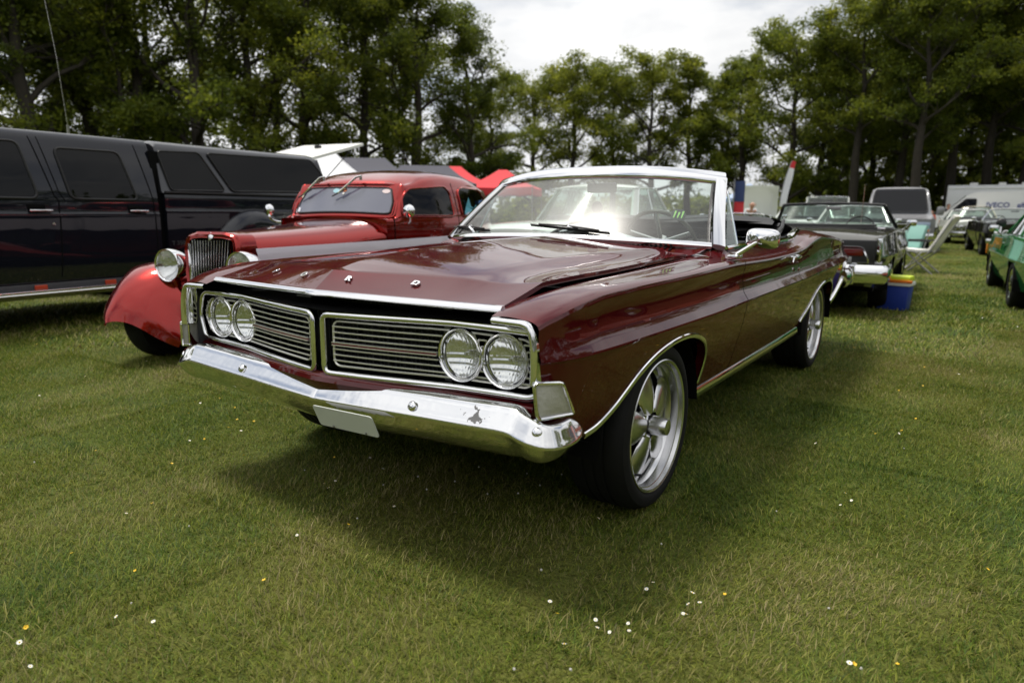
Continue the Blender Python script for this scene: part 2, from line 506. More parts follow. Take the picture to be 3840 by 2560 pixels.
zc_f = interp([(-.9, .728), (-.8, .726), (-.5, .722), (.4, .722), (.9, .730), (2.1, .741), (2.9, .758), (3.5, .768), (4.3, .775)])
zs_f = interp([(-.83, .818), (-.80, .832), (-.76, .846), (-.70, .862), (-.6, .878), (-.5, .888), (-.2, .896), (.2, .900), (.8, .912), (1.4, .905), (1.9, .91), (2.2, .928), (2.5, .972), (2.75, .992), (3.0, .982), (3.5, .948), (4.0, .912), (4.3, .885)])
vc_f = interp([(-.83, .905), (-.815, .914), (-.79, .932), (-.76, .944), (-.70, .957), (-.6, .967), (-.3, .978), (.3, .986), (1.0, .990), (2.0, .988), (3.0, .985), (3.6, .968), (4.0, .938), (4.3, .90)])
vs_f = interp([(-.83, .896), (-.815, .903), (-.79, .912), (-.76, .924), (-.70, .936), (-.6, .944), (-.2, .956), (.5, .963), (1.0, .965), (2.0, .960), (2.6, .958), (3.2, .950), (3.7, .922), (4.0, .895), (4.3, .85)])
vi_f = interp([(-.83, .735), (-.5, .735), (.5, .735), (.75, .738), (.82, .765), (.88, .82), (.925, .852), (1.2, .855), (2.2, .855), (2.45, .83), (2.75, .78), (3.1, .70), (4.3, .64)])
zi_f = interp([(-.83, .842), (-.78, .858), (-.70, .874), (-.5, .890), (0, .908), (.5, .928), (.75, .945), (.82, .962), (.88, .972), (.925, .978), (1.4, .984), (2.15, .986), (2.45, 1.02), (2.75, 1.035), (3.1, 1.018), (3.6, .985), (4.3, .91)])
crown_f = interp([(-.83, .004), (-.6, .012), (.5, .016), (.8, .008), (1.0, .0), (2.3, .0), (3, .012), (4.3, .015)])

def cols_to(seg):
    return [side_column(u, zb, zc_f(u), zs_f(u), vc_f(u), vs_f(u), vi_f(u), zi_f(u), tuck=.088, bead=.004 + .015 * min(1, max(0, (u + .83) / .30)), crown=crown_f(u)) for u, zb in seg]
fender_uz = front_uz + [(u, .345 + (u - .476) * .008) for u in np.linspace(.52, .922, 12)]
door_uz = [(u, .349 + (u - .93) * .0075) for u in np.linspace(.930, 2.092, 34)]
qtr_uz = [(u, .358 + (u - 2.1) * .02) for u in np.linspace(2.100, 2.42, 9)] + rear_uz
for s in (1, -1):
    for nm, seg in (('front_fender', fender_uz), ('door', door_uz), ('rear_quarter', qtr_uz)):
        P = mirror(cols_to(seg), s)
        mb = MB().grid(P)
        # folded-in bottom lip
        lip = P[:, 0, :].copy(); lip2 = lip.copy(); lip2[:, 0] -= s * .035; lip2[:, 2] += .004
        mb.grid(np.stack([lip, lip2], 1))
        mb.build(nm, M_MAROON, MAIN, angle=24)
    # dark metal behind the shut lines and inside the arches
    mb = MB()
    for u in (.926, 2.096):
        P = []
        for uu in (u - .03, u + .03):
            c = side_column(uu, .36, zc_f(uu), zs_f(uu), vc_f(uu) - .02, vs_f(uu) - .02, vi_f(uu), zi_f(uu) - .02, crown=0)
            P.append(c)
        mb.grid(mirror(P, s))
    for uc, ra in ((.0, .50), (3.0, .53)):
        P = []
        for k in range(15):
            a = math.pi * (k / 14) ; cu, cz = uc - ra * math.cos(a) * .95, .33 + .40 * math.sin(a)
            P.append([(s * .92, cu, min(cz, .70)), (s * .55, cu, min(cz, .70))])
        mb.grid(P)
        mb.poly([(s * .56, uc - ra + .06, .40), (s * .56, uc + ra - .06, .30), (s * .56, uc + ra, .72), (s * .56, uc - ra, .72)])
    mb.box((s * .62, 1.45, .42), (.5, 1.9, .2)); mb.box((s * .45, 1.45, .5), (.8, 4.2, .12))
    mb.build('inner_wing', M_DARK, MAIN, smooth=False)
    # bright mouldings: wheel lips, sill, lower rear
    def side_pt(u, z, off=.004):
        zc, vc = zc_f(u), vc_f(u)
        return Vector((s * (vc - .088 * max(0, (zc - z) / .38) ** 1.35 - .004 + off), u, z))
    lipf = [side_pt(u, z + .004) for u, z in front_uz if u > -.56 and z > .40]
    ell = [(.011 * math.cos(t) , .006 * math.sin(t)) for t in np.linspace(0, 2 * math.pi, 9)[:-1]]
    MB().sweep(lipf, [(b * .9, a) for a, b in ell], (s, 0, 0)).build('wheel_lip_moulding', M_CHROME, MAIN)
    lipr = [side_pt(u, z + .004) for u, z in rear_uz if 2.445 < u < 3.49 and z > .42]
    MB().sweep(lipr, [(b * .9, a) for a, b in ell], (s, 0, 0)).build('wheel_lip_moulding', M_CHROME, MAIN)
    sill = [side_pt(u, z + .004) for u, z in [(.48, .349), (.7, .351), (.93, .353), (1.4, .357), (1.9, .361), (2.42, .369)]]
    MB().sweep(sill, [(-.004, -.026), (.006, -.024), (.012, -.012), (.012, .010), (.006, .022), (-.004, .024)], (s, 0, 0)).build('sill_moulding', M_CHROME, MAIN)
    low = [side_pt(u, z) for u, z in rear_uz if u > 3.55 and u < 4.2]
    MB().sweep(low, [(-.004, -.02), (.012, -.014), (.012, .012), (-.004, .018)], (s, 0, 0)).build('lower_moulding', M_CHROME, MAIN)
    # belt moulding along the door top and the kicked-up quarter
    belt = [(s * (vi_f(u) + .004), u, zi_f(u) + .004) for u in np.linspace(.93, 2.95, 44)]
    MB().sweep(belt, [(-.008, -.03), (.004, -.028), (.010, -.006), (.010, .012), (.0, .02), (-.008, .02)], (0, 0, 1)).build('belt_moulding', M_CHROME, MAIN)

# --- front fender trim ("eyebrow" brackets round the grille opening)
for s in (1, -1):
    path = catmull([(.742, -.826, .834), (.80, -.829, .834), (.86, -.832, .832), (.881, -.834, .815), (.891, -.836, .78), (.895, -.838, .74), (.896, -.839, .70), (.896, -.840, .664)], 5)
    path = [Vector((s * p.x, p.y, p.z)) for p in path]
    prof = [(a, s * b) for a, b in [(-.004, -.010), (.006, -.008), (.010, -.003), (.010, .004), (.004, .010), (-.055, .010), (-.060, .008), (-.060, -.008)]]
    MB().sweep(path, prof, (0, -1, 0)).build('fender_trim', M_CHROME, MAIN, angle=50)
    # grey inner return between trim and grille
    P = []
    for p in path:
        k = max(0, min(1, (abs(p.x) - .86) / .035))
        q = Vector((p.x - s * .010 * k, p.y + .055, p.z - .014 * (1 - k)))
        P.append([q, Vector((q.x + s * .008, -.700, q.z - .008 * (1 - k)))])
    for z in (.62, .58, .55):
        P.append([Vector((s * .880, -.790, z)), Vector((s * .88, -.700, z))])
    MB().grid(P).build('headlight_recess', M_DKGREY, MAIN)
    # wrap-around signal lamp
    A = [Vector((s * v, u, z)) for v, u, z in ((.888, -.826, .660), (.898, -.822, .568), (.958, -.722, .566), (.962, -.796, .664), (.904, -.846, .664), (.916, -.840, .570))]
    ti, bi, br, tr_, tf, bf = A
    mb = MB()
    mb.poly([ti, tf, bf, bi]); mb.poly([ti, bi, bi + Vector((s * .02, .09, 0)), ti + Vector((s * .02, .09, 0))]); q4 = lambda a, b: (tf.lerp(tr_, a)).lerp(bf.lerp(br, a), b) + Vector((s * .006, -.006, 0)) * (math.sin(math.pi * a) * math.sin(math.pi * b))
    mb.grid([[q4(a, b) for b in np.linspace(0, 1, 9)] for a in np.linspace(0, 1, 9)]); mb.poly([ti, tr_ - Vector((s * .08, 0, 0)), tr_, tf])
    mb.build('signal_lens', mat('clear_signal_lens', (0.50, 0.49, 0.46), 0.22, coat=1.0, bump=.35, bscale=70), MAIN, angle=30)
    loop = [tf + Vector((0, -.003, .006)), tr_ + Vector((s * .003, .004, .006)), br + Vector((s * .003, .006, -.004)), bf + Vector((0, -.004, -.004))]
    fr = MB().tube(roundpoly(loop, .012, 3), 0.0055, 6, closed=True)
    fr.tube([ti + Vector((0, -.002, .004)), tf + Vector((0, -.004, .006))], .0055, 6); fr.tube([bi, bf], .0055, 6); fr.tube([ti, bi], .005, 6)
    fr.build('signal_bezel', M_CHROME, MAIN)

# --- hood: raised centre spine, flat plateau, hollow flanks, drop nose; left ajar
zpk = interp([(-.90, .935), (-.78, .940), (-.634, .968), (-.49, .984), (-.19, 1.003), (.12, 1.015), (.45, 1.022), (.75, 1.026)])
zed = interp([(-.80, .888), (-.70, .906), (-.6, .918), (-.5, .925), (0, .936), (.4, .947), (.75, .957)])
vr_f = interp([(-.8, .50), (-.4, .475), (0, .50), (.4, .56), (.75, .60)])
def u_strip(v): return -.866 + .10 * (abs(v) / .731) ** 1.08
def hood_z(v, u):
    a = abs(v); pk = zpk(u); ed = zed(u); vr = vr_f(u)
    drop = .036 + .010 * min(1, max(0, (u + .7) / .5))
    zr = pk - drop
    if a <= vr:
        return pk - drop * (a / vr) ** 1.15 - .004 * math.exp(-(a / .015) ** 2) * 0
    t = (a - vr) / (.735 - vr)
    h = max(0, 1 - t) ** 2.6
    val = ed - .006 * math.sin(math.pi * t)
    return val + (zr - val) * h
def wl_f(v): return .087 + .075 * min(1, abs(v) / .5) + .06 * max(0, (abs(v) - .5) / .235)
vs_h = sorted(set([round(x, 4) for x in list(np.linspace(-.735, .735, 57)) + [-.004, .004, -.012, .012]]))
Ws = [0, .06, .2, .4, .6, .8, .93, 1.0]
P = []
for v in vs_h:
    us = u_strip(v); wl = wl_f(v); ul = us + wl; zl = hood_z(v, ul); z0 = .876 - .008 * abs(v) / .73
    row = [(v, us, z0 - .012)]
    for w in Ws:
        t = w; z = z0 + (zl - z0) * (t ** 1.05)
        row.append((v, us + wl * w, z))
    for k in range(1, 46):
        u = ul + .012 + (.735 - ul - .012) * ((k - 1) / 44)
        row.append((v, u, hood_z(v, u)))
    P.append(row)
P = np.array(P)
mb = MB().grid(P)
for side in (0, -1):            # folded side flanges
    e = P[side][1:]; e1 = e.copy(); e1[:, 2] -= .016; e1[:, 0] += .002 * np.sign(e[0, 0]); e2 = e1.copy(); e2[:, 0] -= .03 * np.sign(e[0, 0])
    mb.grid(np.stack([e, e1, e2], 1))
mb.build('hood', M_MAROON, MAIN, angle=22)
Q = P[2:-2, 3:, :].copy(); Q[..., 2] -= .028
MB().grid(Q).build('hood_lining', M_DARK, MAIN)
# bright nose strip
path = [(v, u_strip(v) - .004, .866 - .008 * abs(v) / .73) for v in np.linspace(-.738, .738, 41)]
MB().sweep(path, [(.010, .010), (.016, .004), (.014, -.004), (.006, -.012), (-.012, -.012), (-.012, .012)], (0, -1, 0)).build('hood_nose_strip', M_CHROME, MAIN, angle=40)
# letters on the drop nose
for ch, v in (('F', -.388), ('O', -.152), ('R', .100), ('D', .362)):
    cu = bpy.data.curves.new('letter', 'FONT'); cu.body = ch; cu.size = .034; cu.extrude = .0025; cu.bevel_depth = .0008; cu.offset = .0012; cu.align_x = 'CENTER'; cu.align_y = 'CENTER'
    cu.materials.append(M_CHROME)
    tmp = bpy.data.objects.new('letter_text', cu); COL.objects.link(tmp); bpy.context.view_layer.update()
    me = bpy.data.meshes.new_from_object(tmp.evaluated_get(bpy.context.evaluated_depsgraph_get())); bpy.data.objects.remove(tmp)
    o = link('letter', me, MAIN)
    us = u_strip(v); wl = wl_f(v); z0 = .876 - .008 * abs(v) / .73; zl = hood_z(v, us + wl)
    d = Vector((0, wl, zl - z0)).normalized(); xx = Vector((1, .13 * (1 if v > 0 else -1), -.05 * (1 if v > 0 else -1))).normalized(); n = xx.cross(d).normalized(); d = n.cross(xx)
    m4 = Matrix((xx * 1.15, d, n)).transposed().to_4x4(); m4.translation = Vector((v, us + wl * .55, z0 + (zl - z0) * .55 + .005))
    o.matrix_world = m4

# --- cowl with louvred air intake
P = []
for v in np.linspace(-.80, .80, 33):
    a = abs(v)
    ub = .70 + .20 * (a / .8) ** 2.2 + .03; zb = 1.018 - .020 * (a / .8) ** 2
    uf = .742
    zf = hood_z(max(-.73, min(.73, v)), .735) - .004
    if a > .74: zf = .945 + (a - .74) * .3
    P.append([(v, uf + (ub - uf) * t, zf + (zb - zf) * t) for t in (0, .25, .5, .75, 1.0)])
# the windscreen base line runs behind this panel
cowl_pts = P
MB().grid(P).build('cowl_panel', M_MAROON, MAIN)
for k in range(58):
    v = -.70 + k * (1.34 / 57)
    if abs(v - .02) < .012 or abs(v - .36) < .012 or abs(v + .34) < .012: continue
    a = abs(v); ub = .70 + .20 * (a / .8) ** 2.2 + .03
    zf = hood_z(v, .735) - .004; zb = 1.018 - .020 * (a / .8) ** 2
    f = lambda t, dv=0: Vector((v + dv, .742 + (ub - .742) * t, zf + (zb - zf) * t + .0035))
    t0, t1 = (.12, .80) if ub - .742 > .03 else (.1, .9)
    if ub - .742 < .012: t0, t1 = -.8, 1.0
    MB().prism([f(t0, -.005), f(t0, .005), f(t1, .009), f(t1, -.001)], (0, 0, .0015)).build('louvre', M_DARK, MAIN, smooth=False)

# --- grille halves
gu_f = interp([(0, -.853), (.15, -.836), (.3, -.814), (.5, -.777), (.57, -.767), (.66, -.761), (.74, -.758), (.95, -.752)])
def gu(v): return gu_f(abs(v))
def gpt(s, v, z, off=0): return Vector((s * v, gu(v) - off, z))
M_BOWL = mat('lamp_bowl', (.93, .93, .92), .10, 1.0)
M_BAR = mat('bright_grille_bar', (0.84, 0.83, 0.80), 0.28, 0.65)
for s in (1, -1):
    outer = [(.026, .792), (.3, .797), (.55, .801), (.835, .798), (.868, .780), (.900, .70), (.866, .612), (.835, .597), (.55, .592), (.3, .588), (.026, .582)]
    inner = [(.062, .770), (.3, .772), (.55, .775), (.812, .772), (.838, .755), (.872, .70), (.836, .637), (.815, .625), (.55, .620), (.3, .615), (.062, .610)]
    def dens(pl):
        q = roundpoly([Vector((a, 0, b)) for a, b in pl], .03, 4); o = []
        for a, b in zip(q, q[1:] + q[:1]):
            n = max(1, int((b - a).length / .06))
            o += [a + (b - a) * k / n for k in range(n)]
        return o
    fr = [gpt(s, p.x, p.z, .008) for p in dens(outer)]
    MB().sweep(fr, [(.012, 0), (.008, .009), (0, .012), (-.02, .008), (-.02, -.008), (0, -.012), (.008, -.009)], (0, -1, 0), closed=True).build('grille_frame', M_CHROME, MAIN, angle=50)
    MB().tube([gpt(s, p.x, p.z, -.004) for p in dens(inner)], .0042, 6, closed=True).build('grille_inner_frame', M_BAR, MAIN)
    zz = [.750, .730, .710, .690, .670, .650, .630]
    def vend(z):      # outer end of the inner frame at height z
        return .838 + .034 * max(0, 1 - abs(z - .70) / .06)
    for i, z in enumerate(zz):
        e = vend(z); zt = lambda v: z + (v / .86) * .006
        hc = math.sqrt(max(0, .087 ** 2 - (z + .004 - .70) ** 2))     # the bars stop against the lamp bezels
        for v0, v1 in ((.062, .572 - hc), (.572 + hc, .740 - hc), (.740 + hc, e)):
            if v1 - v0 < .006: continue
            vv = np.linspace(v0, v1, max(3, int((v1 - v0) / .04)))
            if i == 3 and v0 < .1:
                cb_ = MB().sweep([gpt(s, v, zt(v), .002) for v in vv], [(.008, .0065), (.008, .0035), (.003, .0025), (.003, -.0025), (.008, -.0035), (.008, -.0065), (-.006, -.0065), (-.006, .0065)], (0, -1, 0)).build('grille_centre_bar', M_BAR, MAIN, smooth=False)
                MB().sweep([gpt(s, v, zt(v), .0045) for v in vv], [(.001, .0025), (.001, -.0025), (-.001, -.0025), (-.001, .0025)], (0, -1, 0)).build('red_stripe', M_INTRED, cb_, smooth=False)
            else:
                MB().tube([gpt(s, v, zt(v)) for v in vv], .0032, 6).build('grille_bar', M_BAR, MAIN)
    for k in range(12):
        v = .10 + k * .064
        if v > .47: continue
        MB().box((s * v, gu(v) + .018, .70), (.003, .016, .18)).build('grille_fin', M_TRIMBLK, MAIN, smooth=False)
    # blackout plate outboard, behind the lamps
    mb = MB(); mb.grid([[gpt(s, v, .80, -.065), gpt(s, v, .588, -.065)] for v in (.49, .6, .7, .8, .9)])
    mb.build('grille_backplate', M_DARK, MAIN)
    # headlights
    for v in (.572, .740):
        c = Vector((s * v, gu(v) + .004, .698))
        h = MB().lathe([(.0775, .010), (.0775, -.006), (.080, -.012), (.084, -.015), (.088, -.011), (.0892, -.002), (.089, .03)], 44, c, 'y').build('headlight', M_CHROME, MAIN, angle=60)
        MB().lathe([(.0775, .009), (.0772, .002), (.0745, .004), (.074, .012)], 40, c, 'y').build('lamp_seal', M_TRIMBLK, h)
        MB().lathe([(.0748, .003), (.0735, -.003), (.0710, .002)], 40, c, 'y').build('retaining_ring', M_CHROME, h)
        MB().lathe([(.0735, .010), (.070, .014)], 36, c, 'y').build('reflector_rim', M_CHROME, h)
        P = []
        for i in range(41):
            row = []
            for j in range(41):
                a, b = i / 20 - 1, j / 20 - 1
                x, z = a * math.sqrt(max(0, 1 - b * b / 2)), b * math.sqrt(max(0, 1 - a * a / 2)); r2 = x * x + z * z
                fl_ = .0007 * math.sin(x * 34) + (.0012 * math.sin(z * 21 + 1.2) if z < .25 else 0)
                row.append((c.x + x * .071, c.y + .044 - .032 * r2 + fl_, c.z + z * .071))
            P.append(row)
        MB().grid(P).build('reflector', M_BOWL, h, angle=180)
        # fluted lens: vertical ribs and cross steps as real relief
        P = []
        nn = 46
        for i in range(nn + 1):
            row = []
            for j in range(nn + 1):
                a, b = 2 * i / nn - 1, 2 * j / nn - 1
                x, z = a * math.sqrt(max(0, 1 - b * b / 2)), b * math.sqrt(max(0, 1 - a * a / 2))
                r2 = x * x + z * z
                dome = .004 + .014 * r2
                rib = .0011 * (1 if i % 2 else -1) * (1 if r2 < .93 else 0)
                if b > .45: rib *= .5
                if -.32 < b < -.26 or .05 < b < .12: rib += .0012
                row.append((c.x + x * .0715, c.y + dome - rib - .023, c.z + z * .0715))
            P.append(row)
        MB().grid(P).build('lamp_lens', M_LENS, h, angle=180)
        MB().lathe([(.0001, .022), (.007, .024), (.007, .044)], 12, c, 'y').build('bulb', M_DULLCHROME, h)

# painted valance below the grille, engine bay, radiator
P = []
for v in np.linspace(-.90, .90, 25):
    g = gu(v)
    P.append([(v, g - .004, .584), (v, g - .028, .570), (v, g - .034, .555), (v, g - .02, .52), (v, g + .06, .46)])
MB().grid(P).build('front_valance', M_MAROON, MAIN)
P = []
for v in np.linspace(-.86, .86, 21):
    g = gu(v); P.append([(v, g + .012, .802), (v, g + .03, .812), (v, g + .16, .815)])
MB().grid(P).build('grille_shelf', M_TRIMBLK, MAIN)
mb = MB(); mb.box((0, .1, .60), (1.44, 1.2, .30)); mb.box((0, -.12, .46), (1.4, .9, .06)); mb.build('engine_bay', M_DARK, MAIN, smooth=False)
mb = MB(); mb.box((0, -.56, .70), (.86, .05, .34)); mb.build('radiator', M_TRIMBLK, MAIN, smooth=False)
mb = MB()
for k in range(40): mb.box((-.40 + k * .0205, -.588, .70), (.003, .004, .33))
mb.build('radiator_fins', M_DKGREY, MAIN, smooth=False)
mb = MB(); mb.box((.40, -.62, .70), (.034, .006, .36)); mb.build('radiator_bracket', M_STEEL, MAIN, smooth=False)
for z in (.60, .70, .78, .845): MB().lathe([(.0001, 0), (.007, 0), (.007, .002)], 10, (.40, -.6245, z), 'y').build('bracket_hole', M_DARK, MAIN)
MB().prism([(-.33, -.70, .80), (-.22, -.70, .80), (-.25, -.69, .855), (-.29, -.69, .855)], (0, .02, 0)).build('hood_latch', M_STEEL, MAIN, smooth=False)

# --- front bumper
bt = [(0, -.893, .488), (.03, -.893, .489), (.2, -.889, .495), (.45, -.884, .505), (.66, -.880, .512), (.78, -.878, .517), (.83, -.878, .516), (.868, -.877, .504), (.905, -.872, .495), (.94, -.858, .488), (.963, -.828, .482), (.973, -.785, .478), (.975, -.74, .476), (.971, -.695, .476), (.962, -.662, .478), (.955, -.652, .480)]
bp = catmull([(a, b, c) for a, b, c in bt], 4)
full = [Vector((-p.x, p.y, p.z)) for p in reversed(bp[1:])] + bp
prof0 = [(-.085, .066), (-.060, .068), (-.046, .064), (-.040, .058), (-.030, .044), (-.018, .026), (-.009, .013), (-.003, .006), (0, 0), (-.002, -.007), (-.008, -.016), (-.018, -.032), (-.032, -.056), (-.050, -.080), (-.072, -.098), (-.10, -.106)]
P = []
n = len(full)
for i, p in enumerate(full):
    t = (full[min(i + 1, n - 1)] - full[max(i - 1, 0)]); t.z = 0; t.normalize()
    nr = Vector((t.y, -t.x, 0))
    if abs(p.x) < .012: nr = Vector((0, -1, 0))
    a = abs(p.x)
    e = max(0, (a - .80) / .17)
    row = []
    for dn, dz in prof0:
        k = 1 - .35 * min(1, e)
        up = 1.0 if dz < 0 else 1.0
        dd = dz * (1 - .45 * min(1, e)) if dz < 0 else dz * (1 - .05 * e)
        q = max(0, min(1, (p.y + .70) / .048)) if a > .9 else 0      # the tip closes in a rounded nose
        sh = math.sqrt(max(.02, 1 - q * q)); k *= sh; dd = (dd - .018) * sh + .018
        if a < .30 and dz < -.02: dd *= 1.0
        row.append(p + nr * dn * k + Vector((0, 0, dd)))
    P.append(row)
mb = MB().grid(P)
m, nt, b = new_mat('bumper_chrome')
N, L = nt.nodes, nt.links
b.inputs['Metallic'].default_value = 1.0
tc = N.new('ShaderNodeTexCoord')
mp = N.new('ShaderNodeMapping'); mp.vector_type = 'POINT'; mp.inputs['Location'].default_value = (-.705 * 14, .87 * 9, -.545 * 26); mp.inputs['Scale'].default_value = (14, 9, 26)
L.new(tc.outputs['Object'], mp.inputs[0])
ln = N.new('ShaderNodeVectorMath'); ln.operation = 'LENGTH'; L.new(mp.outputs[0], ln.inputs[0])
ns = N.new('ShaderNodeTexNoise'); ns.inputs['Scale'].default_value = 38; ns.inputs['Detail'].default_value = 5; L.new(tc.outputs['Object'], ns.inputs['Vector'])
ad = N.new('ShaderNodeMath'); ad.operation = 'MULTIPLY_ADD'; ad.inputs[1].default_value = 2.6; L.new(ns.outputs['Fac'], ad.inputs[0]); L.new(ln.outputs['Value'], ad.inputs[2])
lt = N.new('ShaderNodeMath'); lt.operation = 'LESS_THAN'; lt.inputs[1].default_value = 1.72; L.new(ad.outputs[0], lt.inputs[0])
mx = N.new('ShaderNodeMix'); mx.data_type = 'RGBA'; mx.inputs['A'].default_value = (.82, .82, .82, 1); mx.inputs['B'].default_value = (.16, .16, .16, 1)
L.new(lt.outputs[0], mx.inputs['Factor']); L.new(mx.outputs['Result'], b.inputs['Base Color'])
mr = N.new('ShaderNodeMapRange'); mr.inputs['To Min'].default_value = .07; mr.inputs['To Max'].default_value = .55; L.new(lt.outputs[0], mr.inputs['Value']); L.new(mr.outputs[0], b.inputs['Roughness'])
wv = N.new('ShaderNodeTexNoise'); wv.inputs['Scale'].default_value = 7; wv.inputs['Detail'].default_value = 3; L.new(tc.outputs['Object'], wv.inputs['Vector'])
bpn = N.new('ShaderNodeBump'); bpn.inputs['Strength'].default_value = .35; bpn.inputs['Distance'].default_value = .006; L.new(wv.outputs['Fac'], bpn.inputs['Height']); L.new(bpn.outputs[0], b.inputs['Normal'])
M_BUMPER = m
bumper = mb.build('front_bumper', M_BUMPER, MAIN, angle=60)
for v, u, z in ((.454, -.868, .535), (.915, -.842, .528)):
    for s in (1, -1):
        nrm = Vector((s * (.0 if v < .6 else .45), -.86, .42)).normalized()
        q = MB().lathe([(.0001, .0055), (.009, .005), (.015, .002), (.0165, -.003)], 18, (0, 0, 0), 'z').mesh('bumper_bolt', M_CHROME, angle=60)
        o = link('bumper_bolt', q, MAIN); o.rotation_euler = nrm.to_track_quat('Z', 'Y').to_euler(); o.location = (s * v, u - .004, z)
# splash apron under the bumper
P = []
for v in np.linspace(-.9, .9, 17):
    P.append([(v, -.70, .47), (v, -.62, .44), (v, -.5, .40)])
MB().grid(P).build('splash_apron', M_DARK, MAIN)
# blank number plate hung under the bumper
tl, tr_, brr, bl = Vector((.030, -.925, .478)), Vector((.318, -.920, .484)), Vector((.318, -.885, .404)), Vector((.030, -.890, .398))
pl = roundpoly([tl, tr_, brr, bl], .012, 3)
MB().prism(pl, (0, .003, .001)).build('number_plate', M_PLATE, MAIN, smooth=False)
for t in (.25, .8):
    q = bl.lerp(brr, t) + Vector((0, -.004, .006)); MB().lathe([(.0001, -.004), (.004, -.003), (.005, 0)], 10, q, 'y').build('plate_screw', M_STEEL, MAIN)

# --- windscreen
def ws_pt(t, h):
    """t -1..1 across, h 0..1 base to header"""
    a = abs(t)
    base = Vector((t * .80, .705 + .178 * a ** 2.4, 1.020 - .028 * a ** 2))
    top = Vector((t * .675, 1.135 + .135 * a ** 2.4, 1.365 - .038 * a ** 2.6))
    p = base.lerp(top, h); p.y -= .018 * math.sin(math.pi * h)
    return p
P = [[ws_pt(t, h) for h in np.linspace(0, 1, 9)] for t in np.linspace(-1, 1, 33)]
MB().grid(P).build('windscreen', M_GLASS, MAIN)
hd = [ws_pt(t, 1.0) + Vector((0, .012, .010)) for t in np.linspace(-1.06, 1.06, 37)]
MB().sweep(hd, [(.022, -.03), (.026, .01), (.016, .040), (-.004, .062), (-.022, .060), (-.022, -.02)], (0, -.35, .94)).build('windscreen_header', M_CHROME, MAIN, angle=60)
MB().tube([ws_pt(t, .985) + Vector((0, -.004, 0)) for t in np.linspace(-1, 1, 33)], .008, 6).build('header_seal', M_TRIMBLK, MAIN)
bs = [ws_pt(t, 0.0) + Vector((0, -.012, .002)) for t in np.linspace(-1.01, 1.01, 37)]
MB().sweep(bs, [(.010, -.012), (.012, .0), (.004, .016), (-.012, .016), (-.012, -.012)], (0, -.5, .86)).build('windscreen_base_moulding', M_CHROME, MAIN, angle=50)
for s in (1, -1):
    pp = [ws_pt(s, h) + Vector((s * (.024 + .010 * (1 - h)), .014, 0)) for h in np.linspace(-.03, 1.0, 9)]
    MB().sweep(pp, [(.020, -.030), (.023, 0), (.018, .030), (-.016, .030), (-.016, -.030)], (s * .55, -.83, .1)).build('windscreen_pillar', M_CHROME, MAIN, angle=30)
    MB().tube([ws_pt(s * .992, h) + Vector((0, -.006, 0)) for h in np.linspace(0, 1, 9)], .008, 6).build('pillar_seal', M_TRIMBLK, MAIN)
    # vent window
    t0 = ws_pt(s, .80) + Vector((s * .05, .07, .0)); b0 = Vector((s * .848, .97, .99)); b1 = Vector((s * .846, 1.16, .992))
    MB().prism([t0, b0, b1], (s * .004, 0, 0)).build('vent_window', M_SIDEGLASS, MAIN, smooth=False)
    MB().tube([b1, t0], .007, 6).build('vent_window_frame', M_CHROME, MAIN)
    # sun visor end seen beyond the pillar
    # wiper
for pv, px in (((.475, .835, .985), 0), ((-.60, .835, .998), 1)):
    pv = Vector(pv)
    tt0 = pv.x / .80
    tip = ws_pt((pv.x - (.345 if px == 0 else .30)) / .80 * .98, .22) + Vector((0, -.03, .02))
    a = ws_pt((pv.x - .63 if px == 0 else pv.x - .30) / .80, .135 if px == 0 else .15); bq = ws_pt((pv.x - .14 if px == 0 else pv.x + .16) / .80, .05)
    a = a + Vector((0, -.016, .012)); bq = bq + Vector((0, -.016, .012)); mm = a.lerp(bq, .5)
    tipj = mm + Vector((0, -.012, .016))
    w = MB().lathe([(.017, -.01), (.016, .012), (.011, .022), (.0001, .026)], 14, pv, 'z').build('wiper', M_CHROME, MAIN)
    tip = tipj
    mid = pv.lerp(tip, .3) + Vector((0, -.012, .024))
    MB().sweep([pv + Vector((0, 0, .018)), mid, tip], [(.003, -.011), (.006, 0), (.003, .011), (-.003, .009), (-.003, -.009)], (0, -.6, .8)).build('wiper_arm', M_CHROME, w)
    bl_ = MB().sweep([a.lerp(bq, t) for t in np.linspace(0, 1, 9)], [(.009, -.003), (.009, .003), (-.008, .002), (-.008, -.002)], (0, -.7, .7))
    bl_.tube([a.lerp(bq, .12) + Vector((0, -.01, .01)), tipj, a.lerp(bq, .88) + Vector((0, -.01, .01))], .005, 5)
    bl_.build('wiper_blade', M_TRIMBLK, w)

# --- cabin
mb = MB(); mb.box((0, 1.75, .42), (1.66, 2.3, .06)); mb.box((0, 2.85, .72), (1.5, .1, .5)); mb.build('floor_or_dark_plate', M_DARK, MAIN, smooth=False)
P = []
for v in np.linspace(-.80, .80, 21):
    a = abs(v) / .8
    uu = .70 + .178 * a ** 2.4
    P.append([(v, uu + .02, .995 - .02 * a), (v, uu + .14, 1.000 - .02 * a), (v, uu + .26, .992 - .02 * a), (v, uu + .33, .965 - .02 * a), (v, uu + .35, .90), (v, uu + .30, .72)])
MB().grid(P).build('dashboard', M_DASH, MAIN)
for s in (1, -1):
    mb = MB(); mb.box((s * .832, 1.55, .72), (.03, 1.3, .5)); mb.box((s * .80, 2.4, .74), (.05, .6, .52)); mb.build('door_card', M_VINYLBLK, MAIN, smooth=False)
    for u, hh in ((1.72, .93), (2.45, .90)):
        mb = MB(); rt = Matrix.Rotation(R(-12), 3, 'X')
        mb.rbox((s * .40, u + .02, .70), (.70, .20, .52), .06, rt); mb.rbox((s * .40, u - .28, .50), (.70, .56, .18), .06)
        mb.build('seat', M_VINYLBLK, MAIN)
